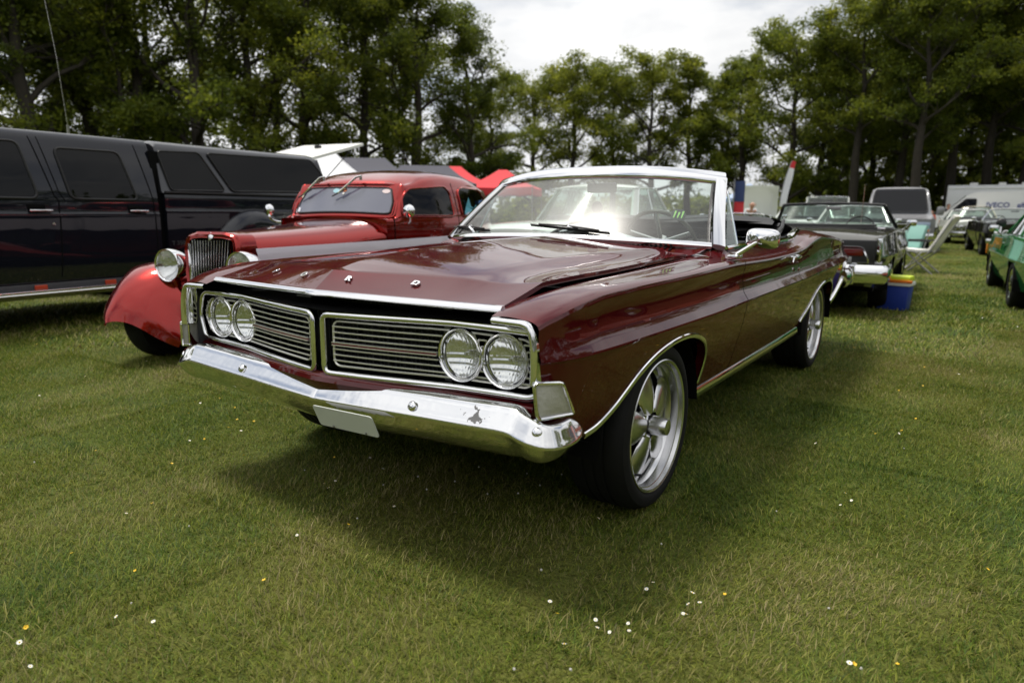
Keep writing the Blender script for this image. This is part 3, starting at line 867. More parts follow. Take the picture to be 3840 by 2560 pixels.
# steering wheel
swc = Vector((.40, 1.24, .985)); tilt = Matrix.Rotation(R(-58), 3, 'X')
ring = [swc + tilt @ Vector((.20 * math.cos(t), .20 * math.sin(t), 0)) for t in np.linspace(0, 2 * math.pi, 41)[:-1]]
sw = MB().tube(ring, .012, 8, closed=True).build('steering_wheel', mat('ivory_wheel', (.10, .09, .06), .35, coat=.6), MAIN)
mb = MB()
for t in (R(200), R(340), R(270)):
    mb.tube([swc, swc + tilt @ Vector((.195 * math.cos(t), .195 * math.sin(t), 0))], .012, 6)
mb.tube([swc + tilt @ Vector((0, 0, .03)), swc + tilt @ Vector((0, 0, -.30))], .03, 8)
mb.build('steering_column', M_DULLCHROME, sw)
# inside mirror, hanging disc, small stickers on the glass
mir = MB().rbox((.055, 1.165, 1.285), (.185, .022, .056), .018).build('inside_mirror', M_GREYPL, MAIN)
MB().tube([(.03, 1.165, 1.30), (.0, 1.12, 1.345)], .008, 6).build('mirror_arm', M_CHROME, mir)
dsc = MB().lathe([(.0001, -.004), (.034, -.004), (.034, .004), (.0001, .004)], 24, (.036, 1.15, 1.175), 'y').build('hanging_disc', M_DKGREY, MAIN)
MB().tube([(.04, 1.16, 1.26), (.036, 1.15, 1.21)], .0015, 4).build('string', M_DKGREY, dsc)
mb = MB()
for k, (dx, l) in enumerate(((-.018, .05), (0, .042), (.018, .05))):
    p0 = ws_pt(.80 + dx / .75, .36); p1 = ws_pt(.80 + (dx + .004) / .75, .36 + l / .5)
    w = Vector((.0055, 0, 0)); o = Vector((0, .005, -.002))
    mb.poly([p0 - w + o, p0 + w * .2 + o, p0 + w * .7 + (p1 - p0) * .5 + o, p1 + w + o, p1 - w + o, p0 - w * .9 + (p1 - p0) * .45 + o])
mb.build('claw_sticker', mat('sticker_green', (.22, .50, .05), .5), MAIN, smooth=False)
pts = [ws_pt(.80 + dx / .75, h) + Vector((0, .008, -.002)) for dx, h in ((-.034, .33), (.03, .32), (.036, .40), (.022, .485), (-.014, .49), (-.036, .45))]
MB().poly(pts).build('sticker_backing', M_TRIMBLK, MAIN, smooth=False)
# pens left on the dash
for k, (v, a, c) in enumerate(((.50, .5, M_BLUE), (.56, .3, M_YELLOW), (.62, .6, M_BLUE))):
    MB().tube([(v, .93, 1.005), (v + .09, .93 - .03 * a, 1.0)], .004, 6).build('pen', c, MAIN)
# folded soft top
mb = MB()
for k in range(7):
    z = 1.00 + k * .018; wv_ = .80 - .02 * k
    P = []
    for v in np.linspace(-wv_, wv_, 15):
        a = (v / wv_) ** 2
        u0 = 2.55 + .05 * math.sin(k * 2.1 + v * 3) - .18 * a; dz = .010 * math.sin(7 * v + k)
        P.append([(v, u0, z + dz), (v, u0 + .05, z + .022 + dz), (v, u0 + .30, z + .018 + dz - .02 * a), (v, u0 + .42, z - .015), (v, u0 + .40, z - .03)])
    mb.grid(P)
mb.build('folded_soft_top', M_VINYLBLK, MAIN)
for s in (1, -1):
    mb = MB()
    mb.tube([(s * .80, 2.02, .99), (s * .79, 2.3, 1.06), (s * .72, 2.62, 1.10)], .012, 6); mb.tube([(s * .78, 2.1, .96), (s * .70, 2.6, 1.07)], .012, 6)
    mb.build('top_linkage', M_TRIMBLK, MAIN)
# trunk deck and tail
P = []
for u in np.linspace(3.0, 4.30, 14):
    zi, vi = zi_f(u), vi_f(u)
    P.append([(v * vi, u, zi + .012 * (1 - v * v)) for v in np.linspace(-1, 1, 15)])
MB().grid(P).build('trunk_lid', M_MAROON, MAIN)
P = []
for v in np.linspace(-.845, .845, 11): P.append([(v, 4.30, .905), (v, 4.32, .80), (v, 4.28, .64)])
MB().grid(P).build('tail_panel', M_MAROON, MAIN)
rb = [(-.92, 4.02, .60), (-.93, 4.2, .60), (-.90, 4.36, .60), (-.82, 4.42, .60), (0, 4.46, .60), (.82, 4.42, .60), (.90, 4.36, .60), (.93, 4.2, .60), (.92, 4.02, .60)]
MB().sweep(catmull(rb, 5), [(.075, 0), (.05, -.02), (0, -.03), (-.05, -.02), (-.075, 0), (-.07, .03), (.07, .03)], (0, 0, 1)).build('rear_bumper', M_CHROME, MAIN, angle=60)

# --- door furniture
P = []
for r_, y in ((.0, -.034), (.35, -.0325), (.65, -.027), (.85, -.017), (.96, -.006), (1.0, .004), (1.0, .012), (.94, .016), (.0, .016)):
    row = []
    for k in range(40):
        a = 2 * math.pi * k / 40; c_, s_ = math.cos(a), math.sin(a)
        row.append((.075 * max(r_, .001) * math.copysign(abs(c_) ** .55, c_), y, .047 * max(r_, .001) * math.copysign(abs(s_) ** .55, s_)))
    P.append(row)
dm = MB().grid(P, closed_v=True).mesh('door_mirror', M_CHROME, angle=60)
dmo = link('door_mirror', dm, MAIN); dmo.location = (1.055, .85, 1.034); dmo.rotation_euler = (R(-4), R(2), R(6))
MB().lathe([(.0001, -.018), (.010, -.013), (.014, 0)], 16, (-.005, -.030, -.002), 'y').build('mirror_boss', M_CHROME, dmo)
st = MB().tube([(.955, .80, .957), (1.05, .826, 1.028)], [.012, .008], 10).build('mirror_stem', M_CHROME, MAIN)
MB().rbox((.945, .815, .950), (.05, .09, .018), .008).build('mirror_foot', M_CHROME, MAIN)
for s in (1, -1):
    mb = MB().rbox((s * .985, 1.90, .893), (.022, .17, .018), .006); mb.rbox((s * .968, 1.97, .893), (.03, .05, .026), .006); mb.rbox((s * .968, 1.84, .893), (.03, .03, .022), .006)
    mb.tube([(s * .985, 1.82, .892), (s * .990, 1.775, .868)], .006, 6)
    mb.build('door_handle', M_CHROME, MAIN)
    MB().lathe([(.011, -.004), (.011, .004), (.0001, .006)], 14, (s * .972, 2.03, .815), 'x', s).build('door_lock', M_CHROME, MAIN)

# --- wheels: deep polished five-spoke
def five_spoke(parent, v, u, s, rt=.335, rr=.262, width=.235, zc=.333, steer=0):
    w = bpy.data.objects.new('wheel', None); COL.objects.link(w); w.parent = parent; w.location = (v, u, zc); w.rotation_euler = (0, 0, steer); w.empty_display_size = .1
    # tyre
    so = [(rr - .004, -.004), (rr + .006, .006), (rr + .018, .010), (rr + .035, .009), (rr + .052, .002), (rt - .012, -.012), (rt - .002, -.028), (rt, -.05)]
    for g in (.075, .118, .160): so += [(rt, -g + .012), (rt - .006, -g + .009), (rt - .006, -g + .003), (rt, -g)]
    so += [(rt, -width + .04), (rt - .01, -width + .012), (rr + .03, -width - .01), (rr, -width)]
    MB().lathe(so, 72, (0, 0, 0), 'x', s).build('tyre', M_RUBBER, w, angle=30)
    rim = [(rr - .003, -.006), (rr + .001, .004), (rr - .003, .007), (rr - .012, .003), (rr - .016, -.012), (rr - .020, -.014), (rr - .023, -.045), (rr - .026, -.048), (rr - .032, -.075), (rr - .045, -.080), (rr - .050, -.12), (rr - .05, -.20), (rr - .02, -.225)]
    MB().lathe(rim, 72, (0, 0, 0), 'x', s).build('rim', M_ALU, w, angle=35)
    MB().lathe([(.0001, -.13), (.20, -.135), (.215, -.15), (.215, -.19)], 40, (0, 0, 0), 'x', s).build('brake_drum', M_DARK, w)
    for k in range(5):
        a0 = R(90 + 72 * k + (12 if s > 0 else -12))
        secs = []
        for t in np.linspace(0, 1, 9):
            r = .050 + t * (rr - .088)
            hw = .026 + .040 * math.sin(math.pi * min(1, .12 + .70 * t)) ** 1.3 + .006 * t; dp = .026 + .008 * t
            h0 = -.040 - .028 * t ** 1.5
            ring = []
            for q in range(12):
                b = 2 * math.pi * q / 12
                ring.append((hw * math.cos(b), h0 + dp * (math.sin(b) * (.62 if math.sin(b) > 0 else 1.0))))
            secs.append([(s * h, math.cos(a0) * r - math.sin(a0) * x, math.sin(a0) * r + math.cos(a0) * x) for x, h in ring])
        mb = MB().grid(secs, closed_v=True)
        mb.poly(secs[-1])
        mb.build('spoke', M_ALU, w, angle=70)
        a1 = a0 + R(36)
        MB().lathe([(.0001, -.028), (.010, -.028), (.011, -.034), (.011, -.06)], 6, (0, math.cos(a1) * .058, math.sin(a1) * .058), 'x', s).build('lug_nut', M_CHROME, w, smooth=False)
    MB().lathe([(.085, -.075), (.085, -.055), (.074, -.046), (.040, -.040), (.038, -.030), (.038, .006), (.035, .026), (.030, .040), (.0001, .042)], 36, (0, 0, 0), 'x', s).build('hub_cap', M_ALU, w, angle=30)
    MB().tube([(s * -.03, .19 * -.75, .19 * -.85), (s * .002, .19 * -.73, .19 * -.83)], .005, 8).build('valve_stem', M_TRIMBLK, w)
    return w
for s in (1, -1):
    five_spoke(MAIN, s * .936, 0, s)
    five_spoke(MAIN, s * .905, 3.023, s)
# ================================================================== ground, grass, flowers
def ground_material():
    m, nt, b = new_mat('meadow_soil_and_turf'); N, L = nt.nodes, nt.links
    tc = N.new('ShaderNodeTexCoord')
    def nz(s, d=6, r=.6):
        n = N.new('ShaderNodeTexNoise'); n.inputs['Scale'].default_value = s; n.inputs['Detail'].default_value = d; n.inputs['Roughness'].default_value = r
        L.new(tc.outputs['Object'], n.inputs['Vector']); return n
    a, c, e = nz(.35), nz(2.1), nz(38, 4)
    r1 = N.new('ShaderNodeValToRGB')
    els = r1.color_ramp.elements
    els[0].position = .33; els[0].color = (.075, .100, .016, 1); els[1].position = .68; els[1].color = (.155, .145, .040, 1)
    q = els.new(.5); q.color = (.105, .125, .024, 1)
    mx = N.new('ShaderNodeMath'); mx.operation = 'MULTIPLY_ADD'; mx.inputs[1].default_value = .45
    L.new(c.outputs['Fac'], mx.inputs[0]); 
    hl = N.new('ShaderNodeMath'); hl.operation = 'MULTIPLY'; hl.inputs[1].default_value = .55; L.new(a.outputs['Fac'], hl.inputs[0]); L.new(hl.outputs[0], mx.inputs[2])
    L.new(mx.outputs[0], r1.inputs['Fac'])
    m2 = N.new('ShaderNodeMix'); m2.data_type = 'RGBA'; m2.blend_type = 'MULTIPLY'; m2.inputs['Factor'].default_value = .75
    r2 = N.new('ShaderNodeValToRGB'); r2.color_ramp.elements[0].position = .3; r2.color_ramp.elements[0].color = (.35, .35, .3, 1); r2.color_ramp.elements[1].position = .75; r2.color_ramp.elements[1].color = (1.25, 1.25, 1.2, 1)
    L.new(e.outputs['Fac'], r2.inputs['Fac']); L.new(r1.outputs['Color'], m2.inputs['A']); L.new(r2.outputs['Color'], m2.inputs['B'])
    L.new(m2.outputs['Result'], b.inputs['Base Color'])
    b.inputs['Roughness'].default_value = .95; b.inputs['Specular IOR Level'].default_value = .15
    bp = N.new('ShaderNodeBump'); bp.inputs['Strength'].default_value = .9; bp.inputs['Distance'].default_value = .03
    L.new(e.outputs['Fac'], bp.inputs['Height']); L.new(bp.outputs[0], b.inputs['Normal'])
    return m
def gz(x, y):
    """very gentle swell far away, flat among the parked cars"""
    d = max(0, math.hypot(x + 4, y - 8) - 26)
    return -.0006 * d * 0
P = []
rad = [0, 2, 5, 9, 14, 20, 28, 40, 60, 90, 140, 220, 400, 800]
for r in rad: P.append([(2 + r * math.cos(a), r * math.sin(a), gz(2 + r * math.cos(a), r * math.sin(a))) for a in np.linspace(0, 2 * math.pi, 49)])
g = MB().grid(P).build('ground', ground_material()); tag(g, kind='structure')

def blade_material():
    m = bpy.data.materials.new('grass_blade'); m.use_nodes = True; nt = m.node_tree; N, L = nt.nodes, nt.links; N.clear()
    out = N.new('ShaderNodeOutputMaterial')
    at = N.new('ShaderNodeAttribute'); at.attribute_name = 'tint'
    ge = N.new('ShaderNodeNewGeometry')
    n = N.new('ShaderNodeTexNoise'); n.inputs['Scale'].default_value = .9; n.inputs['Detail'].default_value = 6; n.inputs['Roughness'].default_value = .6
    L.new(ge.outputs['Position'], n.inputs['Vector'])
    n2 = N.new('ShaderNodeTexNoise'); n2.inputs['Scale'].default_value = .22; n2.inputs['Detail'].default_value = 3
    L.new(ge.outputs['Position'], n2.inputs['Vector'])
    ad = N.new('ShaderNodeMath'); ad.operation = 'MULTIPLY_ADD'; ad.inputs[1].default_value = 1.7; L.new(n.outputs['Fac'], ad.inputs[0])
    sb = N.new('ShaderNodeMath'); sb.operation = 'MULTIPLY_ADD'; sb.inputs[1].default_value = .8; sb.inputs[2].default_value = -1.27; L.new(n2.outputs['Fac'], sb.inputs[0]); L.new(sb.outputs[0], ad.inputs[2])
    # tint.r: 0 green .. 1 straw; large noise shifts whole patches towards straw
    sp = N.new('ShaderNodeSeparateColor'); L.new(at.outputs['Color'], sp.inputs[0])
    a2 = N.new('ShaderNodeMath'); a2.operation = 'ADD'; a2.use_clamp = True; L.new(sp.outputs[0], a2.inputs[0]); L.new(ad.outputs[0], a2.inputs[1])
    rp = N.new('ShaderNodeValToRGB'); E = rp.color_ramp.elements
    E[0].position = 0; E[0].color = (.040, .086, .006, 1); E[1].position = 1; E[1].color = (.27, .225, .105, 1)
    for p, c in ((.30, (.092, .146, .011, 1)), (.55, (.188, .204, .024, 1)), (.78, (.215, .195, .06, 1))):
        q = E.new(p); q.color = c
    L.new(a2.outputs[0], rp.inputs['Fac'])
    hs = N.new('ShaderNodeHueSaturation'); L.new(rp.outputs['Color'], hs.inputs['Color'])
    mr = N.new('ShaderNodeMapRange'); mr.inputs['To Min'].default_value = .45; mr.inputs['To Max'].default_value = 1.6; L.new(sp.outputs[1], mr.inputs['Value']); L.new(mr.outputs[0], hs.inputs['Value'])
    df = N.new('ShaderNodeBsdfPrincipled'); df.inputs['Roughness'].default_value = .55; df.inputs['Specular IOR Level'].default_value = .3
    L.new(hs.outputs[0], df.inputs['Base Color'])
    tl = N.new('ShaderNodeBsdfTranslucent'); L.new(hs.outputs[0], tl.inputs[0])
    mx = N.new('ShaderNodeMixShader'); mx.inputs[0].default_value = .35; L.new(df.outputs[0], mx.inputs[1]); L.new(tl.outputs[0], mx.inputs[2]); L.new(mx.outputs[0], out.inputs[0])
    return m
M_BLADE = blade_material()

def grass_tile(name, size, count, h, w, straw, seed, clump=5.0):
    r = np.random.default_rng(seed)
    x = (r.random(count) - .5) * size; y = (r.random(count) - .5) * size
    # clumps lean together: a cheap smooth pseudo-noise field
    ph = r.random((6, 3)) * 6.28; fr = (r.random((6, 2)) - .5) * 2 * clump * 2.2
    fld = sum(np.sin(fr[k, 0] * x + fr[k, 1] * y + ph[k, 0]) for k in range(6)) / 6
    fld2 = sum(np.cos(fr[k, 1] * x - fr[k, 0] * y + ph[k, 1]) for k in range(6)) / 6
    yaw = fld * 3.0 + r.normal(0, 1.5, count)
    ln = h * (.45 + .75 * r.random(count)) * (1 + .55 * fld2)
    lean = .75 + .85 * r.random(count) + .3 * fld
    flat = r.random(count) < straw
    lean[flat] = 1.05 + .2 * r.random(flat.sum()); ln[flat] *= 1.15
    wd = w * (.7 + .7 * r.random(count))
    dx, dy = np.cos(yaw), np.sin(yaw); px, py = -dy, dx
    segs = 3
    V = np.zeros((count, 5, 3))
    pos = np.stack([x, y, np.zeros(count)], 1); ang = lean * .70
    pos[flat, 2] += .004 + .02 * r.random(flat.sum())
    for k in range(3):
        fw = wd * (1, .8, 0)[k]
        if k < 2:
            V[:, 2 * k] = pos + np.stack([px * fw / 2, py * fw / 2, 0 * x], 1); V[:, 2 * k + 1] = pos - np.stack([px * fw / 2, py * fw / 2, 0 * x], 1)
        else: V[:, 4] = pos
        st = ln * (.45, .55, 0)[k]
        pos = pos + np.stack([dx * np.sin(ang) * st, dy * np.sin(ang) * st, np.cos(ang) * st], 1)
        ang = ang + lean * .22
    V[..., 2] = np.maximum(V[..., 2], .002)
    V[:, :2, 2] -= .004
    base = (np.arange(count) * 5)[:, None]
    quads = base + np.array([[0, 1, 3, 2]]); tris = base + np.array([[2, 3, 4]])
    me = bpy.data.meshes.new(name)
    me.vertices.add(count * 5); me.vertices.foreach_set('co', V.reshape(-1))
    loops = np.concatenate([quads, tris], 1).reshape(-1)
    me.loops.add(len(loops)); me.loops.foreach_set('vertex_index', loops.astype(np.int32))
    st = (np.arange(count) * 7)[:, None] + np.array([[0, 4]])
    me.polygons.add(count * 2); me.polygons.foreach_set('loop_start', st.reshape(-1).astype(np.int32))
    me.polygons.foreach_set('loop_total', np.tile([4, 3], count).astype(np.int32))
    me.update(calc_edges=True)
    ca = me.color_attributes.new('tint', 'FLOAT_COLOR', 'POINT')
    t = np.clip(r.normal(.36, .15, count) - .12 * fld2, 0, 1); t[flat] = .55 + .35 * r.random(flat.sum())
    t[(~flat) & (r.random(count) < .04)] = .58
    c = np.ones((count, 5, 4)); c[..., 0] = t[:, None]; c[..., 1] = r.random(count)[:, None]
    ca.data.foreach_set('color', c.reshape(-1))
    me.materials.append(M_BLADE)
    return me

def scatter(name, pts, tiles):
    """one 'stuff' object: geometry nodes put a random turf tile, turned by quarter turns, on every point"""
    coll = bpy.data.collections.new(name + '_tiles')
    for i, t in enumerate(tiles):
        coll.objects.link(bpy.data.objects.new('turf_tile', t))
    me = bpy.data.meshes.new(name); me.from_pydata(pts, [], [])
    o = link(name, me); tag(o, kind='stuff')
    ng = bpy.data.node_groups.new(name, 'GeometryNodeTree')
    ng.interface.new_socket('Geometry', in_out='INPUT', socket_type='NodeSocketGeometry')
    ng.interface.new_socket('Geometry', in_out='OUTPUT', socket_type='NodeSocketGeometry')
    N, L = ng.nodes, ng.links
    gi, go = N.new('NodeGroupInput'), N.new('NodeGroupOutput')
    ci = N.new('GeometryNodeCollectionInfo'); ci.inputs['Collection'].default_value = coll; ci.inputs['Separate Children'].default_value = True; ci.inputs['Reset Children'].default_value = True
    ip = N.new('GeometryNodeInstanceOnPoints'); ip.inputs['Pick Instance'].default_value = True
    rv = N.new('FunctionNodeRandomValue'); rv.data_type = 'INT'; rv.inputs['Min'].default_value = 0; rv.inputs['Max'].default_value = len(tiles) - 1 if False else 100
    r2 = N.new('FunctionNodeRandomValue'); r2.data_type = 'INT'; r2.inputs['Min'].default_value = 0; r2.inputs['Max'].default_value = 3; r2.inputs['Seed'].default_value = 5
    for nd in (rv, r2):
        for sck in nd.inputs:
            if sck.name == 'Min' and sck.type == 'INT': sck.default_value = 0
            if sck.name == 'Max' and sck.type == 'INT': sck.default_value = 100 if nd is rv else 3
    mu = N.new('ShaderNodeMath'); mu.operation = 'MULTIPLY'; mu.inputs[1].default_value = math.pi / 2
    cx = N.new('ShaderNodeCombineXYZ')
    def out_int(nd): return [k for k in nd.outputs if k.enabled and k.type == 'INT'][0]
    L.new(out_int(r2), mu.inputs[0]); L.new(mu.outputs[0], cx.inputs[2])
    L.new(gi.outputs[0], ip.inputs['Points']); L.new(ci.outputs[0], ip.inputs['Instance']); L.new(out_int(rv), ip.inputs['Instance Index']); L.new(cx.outputs[0], ip.inputs['Rotation'])
    L.new(ip.outputs[0], go.inputs[0])
    md = o.modifiers.new('turf', 'NODES'); md.node_group = ng
    return o

near_tiles = [grass_tile('turf_near', 1.04, 23000, .028, .0022, .12, 100 + k, 4.5) for k in range(5)]
mid_tiles = [grass_tile('turf_mid', 2.06, 9000, .048, .0075, .12, 200 + k, 2.0) for k in range(4)]
far_tiles = [grass_tile('turf_far', 4.1, 6500, .06, .022, .08, 300 + k, 1.5) for k in range(3)]
FWD = Vector((_f.x, _f.y)).normalized(); RGT = Vector((FWD.y, -FWD.x))
near_p, mid_p, far_p = [], [], []
for i in range(-60, 60, 4):
    for j in range(-60, 100, 4):
        c4 = Vector((i + 2, j + 2)); d4 = c4 - Vector((CAM.x, CAM.y))
        a4 = d4.dot(FWD)
        if a4 < -4 or abs(d4.dot(RGT)) > .92 * max(a4, 0) + 6 or a4 > 62: continue
        if a4 > 22: far_p.append((i + 2, j + 2, 0)); continue
        for i2 in (i, i + 2):
            for j2 in (j, j + 2):
                c2 = Vector((i2 + 1, j2 + 1)); d2 = c2 - Vector((CAM.x, CAM.y))
                if d2.dot(FWD) > 6.5: mid_p.append((i2 + 1, j2 + 1, 0)); continue
                for i1 in (i2, i2 + 1):
                    for j1 in (j2, j2 + 1):
                        c1 = Vector((i1 + .5, j1 + .5)); d1 = c1 - Vector((CAM.x, CAM.y))
                        if d1.dot(FWD) > -.8 and abs(d1.dot(RGT)) < .95 * max(d1.dot(FWD), 0) + 2.2: near_p.append((i1 + .5, j1 + .5, 0))
scatter('grass', near_p, near_tiles)
scatter('grass', mid_p, mid_tiles)
scatter('grass', far_p, far_tiles)

# daisies, clover heads and buttercups
M_PETAL = mat('white_petal', (.80, .80, .76), .6)
M_PETALY = mat('yellow_petal', (.78, .50, .02), .5)
M_STEM = mat('flower_stem', (.07, .12, .02), .6)
def daisy_mesh():
    mb = MB()
    for k in range(11):
        a = 2 * math.pi * k / 11; d = Vector((math.cos(a), math.sin(a), .18)); q = Vector((-math.sin(a), math.cos(a), 0))
        mb.poly([d * .003 + q * .0016, d * .010 + q * .0022, d * .0125, d * .010 - q * .0022, d * .003 - q * .0016])
    return mb.mesh('daisy_petals', M_PETAL, smooth=False)
def butter_mesh():
    mb = MB()
    for k in range(5):
        a = 2 * math.pi * k / 5; d = Vector((math.cos(a), math.sin(a), .55)); q = Vector((-math.sin(a), math.cos(a), 0))
        mb.poly([d * .001, d * .008 + q * .006, d * .012 + q * .003, d * .012 - q * .003, d * .008 - q * .006])
    return mb.mesh('buttercup_petals', M_PETALY, smooth=False)
def clover_mesh():
    return MB().lathe([(.0001, .012), (.006, .010), (.009, .004), (.008, -.003), (.0001, -.006)], 9, (0, 0, 0), 'z').mesh('clover_head', mat('clover_head', (.62, .60, .55), .8, bump=.6, bscale=400))
me_d, me_b, me_c = daisy_mesh(), butter_mesh(), clover_mesh()
me_disc = MB().lathe([(.0001, .0042), (.0028, .0034), (.0042, .001)], 10, (0, 0, 0), 'z').mesh('flower_disc', M_PETALY)
me_stem = MB().tube([(0, 0, 0), (.002, .001, -.03), (0, 0, -.055)], .0009, 4).mesh('flower_stem', M_STEM)
def flower(kind, x, y, z, sc, label, cat, group):
    me = {'daisy': me_d, 'buttercup': me_b, 'clover': me_c}[kind]
    o = link(kind, me); o.location = (x, y, z); o.scale = (sc,) * 3
    o.rotation_euler = (rng.uniform(-.5, .6), rng.uniform(-.5, .5), rng.uniform(0, 6.28))
    tag(o, label, cat, group)
    if kind == 'daisy': link('disc', me_disc, o)
    link('stem', me_stem, o)
FL = []
def ring(n, cx, cy, rx, ry): return [(cx + rng.gauss(0, rx), cy + rng.gauss(0, ry)) for _ in range(n)]
# ================================================================== trees
def leaf_material():
    m = bpy.data.materials.new('oak_leaf'); m.use_nodes = True; nt = m.node_tree; N, L = nt.nodes, nt.links; N.clear()
    out = N.new('ShaderNodeOutputMaterial')
    at = N.new('ShaderNodeAttribute'); at.attribute_name = 'tint'
    sp = N.new('ShaderNodeSeparateColor'); L.new(at.outputs['Color'], sp.inputs[0])
    oi = N.new('ShaderNodeObjectInfo')
    rp = N.new('ShaderNodeValToRGB'); E = rp.color_ramp.elements
    E[0].position = 0; E[0].color = (.042, .066, .008, 1); E[1].position = 1; E[1].color = (.205, .230, .024, 1)
    q = E.new(.5); q.color = (.100, .132, .014, 1)
    md = N.new('ShaderNodeMath'); md.operation = 'MULTIPLY_ADD'; md.inputs[1].default_value = .35; L.new(oi.outputs['Random'], md.inputs[0])
    ms = N.new('ShaderNodeMath'); ms.operation = 'SUBTRACT'; ms.inputs[1].default_value = .17; L.new(sp.outputs[0], ms.inputs[0]); L.new(ms.outputs[0], md.inputs[2])
    L.new(md.outputs[0], rp.inputs['Fac'])
    df = N.new('ShaderNodeBsdfPrincipled'); df.inputs['Roughness'].default_value = .5; df.inputs['Specular IOR Level'].default_value = .25
    L.new(rp.outputs['Color'], df.inputs['Base Color'])
    hs = N.new('ShaderNodeHueSaturation'); hs.inputs['Value'].default_value = 1.75; hs.inputs['Hue'].default_value = .485; L.new(rp.outputs['Color'], hs.inputs['Color'])
    tl = N.new('ShaderNodeBsdfTranslucent'); L.new(hs.outputs[0], tl.inputs[0])
    mx = N.new('ShaderNodeMixShader'); mx.inputs[0].default_value = .50; L.new(df.outputs[0], mx.inputs[1]); L.new(tl.outputs[0], mx.inputs[2]); L.new(mx.outputs[0], out.inputs[0])
    return m
M_LEAF = leaf_material()
M_BARK = mat('oak_bark', (.034, .028, .021), .9, bump=.8, bscale=5, var=.45, vscale=3)

def leaf_mesh(name, clumps, per, size, seed):
    """clumps: rows of (x, y, z, radius); leaves are folded rhombi spread through each flattened clump"""
    r = np.random.default_rng(seed)
    C = np.array(clumps); n = len(C) * per
    ci = np.repeat(np.arange(len(C)), per)
    d = r.normal(size=(n, 3)); d /= np.linalg.norm(d, axis=1)[:, None]
    rad = C[ci, 3] * 1.3 * (r.random(n) ** .62)
    pos = C[ci, :3] + d * rad[:, None] * np.array([1, 1, .62])
    a = r.normal(size=(n, 3)); a[:, 2] *= .6; a /= np.linalg.norm(a, axis=1)[:, None]
    b = np.cross(a, r.normal(size=(n, 3))); b /= np.linalg.norm(b, axis=1)[:, None]
    c = np.cross(a, b)
    s = size * (.6 + .8 * r.random(n))[:, None]
    V = np.stack([pos - a * s * .6, pos - a * s * .05 + b * s * .38 + c * s * .12, pos + a * s * .62, pos + a * s * .1 - b * s * .36 + c * s * .12], 1)
    me = bpy.data.meshes.new(name)
    me.vertices.add(n * 4); me.vertices.foreach_set('co', V.reshape(-1))
    k = (np.arange(n) * 4)[:, None] + np.array([[0, 1, 2, 0, 2, 3]])
    me.loops.add(n * 6); me.loops.foreach_set('vertex_index', k.reshape(-1).astype(np.int32))
    me.polygons.add(n * 2); me.polygons.foreach_set('loop_start', (np.arange(n * 2) * 3).astype(np.int32)); me.polygons.foreach_set('loop_total', np.full(n * 2, 3, np.int32))
    me.update(calc_edges=True)
    ca = me.color_attributes.new('tint', 'FLOAT_COLOR', 'POINT')
    ct = np.clip(r.normal(.45, .20, len(C)), 0, 1)
    col = np.ones((n, 4, 4)); col[..., 0] = np.clip(ct[ci] + r.normal(0, .10, n), 0, 1)[:, None]
    ca.data.foreach_set('color', col.reshape(-1))
    me.materials.append(M_LEAF)
    return me

def oak(seed, H, cb, spread, per=52, leaf=.17, density=1.0, lean=0.0):
    """tapered trunk, forking limbs and a ragged crown; cb = height of the lowest limbs"""
    r = random.Random(seed); mb = MB(); clumps = []
    top = H * .86; pts = []; x = y = 0.0
    for k in range(9):
        t = k / 8; pts.append(Vector((x, y, top * t))); x += r.gauss(lean, .16) * top / 16; y += r.gauss(0, .16) * top / 16
    r0 = .021 * H + .05
    def trunk(t):
        q = t * 8; i = min(7, int(q)); return pts[i].lerp(pts[i + 1], q - i)
    mb.tube(catmull(pts, 2), [r0 * (1.35 if k == 0 else 1.08 if k == 1 else 1) * (1 - .80 * k / 16) for k in range(17)], 9)
    nl = int(15 * density); ga = r.uniform(0, 6)
    for k in range(nl):
        f = (k + r.random() * .8) / nl
        z = cb + (top - cb) * f
        t = min(.999, z / top); p = trunk(t); ga += 2.4 + r.uniform(-.5, .5)
        prof = math.sin(math.pi * min(1, .22 + .70 * f)) ** .8
        ln = spread * (.45 + .65 * prof) * r.uniform(.75, 1.15)
        el = R(r.uniform(5, 35) + 35 * f)
        cur = p.copy(); d = Vector((math.cos(ga) * math.cos(el), math.sin(ga) * math.cos(el), math.sin(el)))
        seg = []; n = 6
        for q in range(n + 1):
            seg.append(cur.copy()); d = (d + Vector((r.gauss(0, .22), r.gauss(0, .22), r.gauss(.04, .14)))).normalized(); cur += d * ln / n
        rl = r0 * (1 - .8 * t) * .55
        mb.tube(seg, [rl * (1 - .13 * q) for q in range(n + 1)], 6)
        for q in range(2, n + 1):
            for w in range(2 if q < n else 3):
                dd = (d + Vector((r.gauss(0, .9), r.gauss(0, .9), r.gauss(.25, .5)))).normalized()
                l2 = ln * r.uniform(.18, .42)
                e = seg[q] + dd * l2; m2 = seg[q].lerp(e, .5) + Vector((r.gauss(0, .1), r.gauss(0, .1), r.gauss(.08, .1))) * l2
                mb.tube([seg[q], m2, e], [rl * .36, rl * .26, rl * .10], 4, cap=False)
                if e.z < cb * .8: continue
                clumps.append((e.x, e.y, e.z, r.uniform(.55, 1.0) * spread / 4.6))
                if r.random() < .55: clumps.append((m2.x, m2.y, m2.z + .2, r.uniform(.45, .75) * spread / 4.6))
    for k in range(10):
        e = trunk(.97) + Vector((r.gauss(0, .9), r.gauss(0, .9), r.uniform(-.8, 1.0) * H * .08))
        clumps.append((e.x, e.y, e.z, r.uniform(.5, .9)))
    return mb.mesh('trunk', M_BARK), leaf_mesh('crown', clumps, per, leaf, seed + 500)

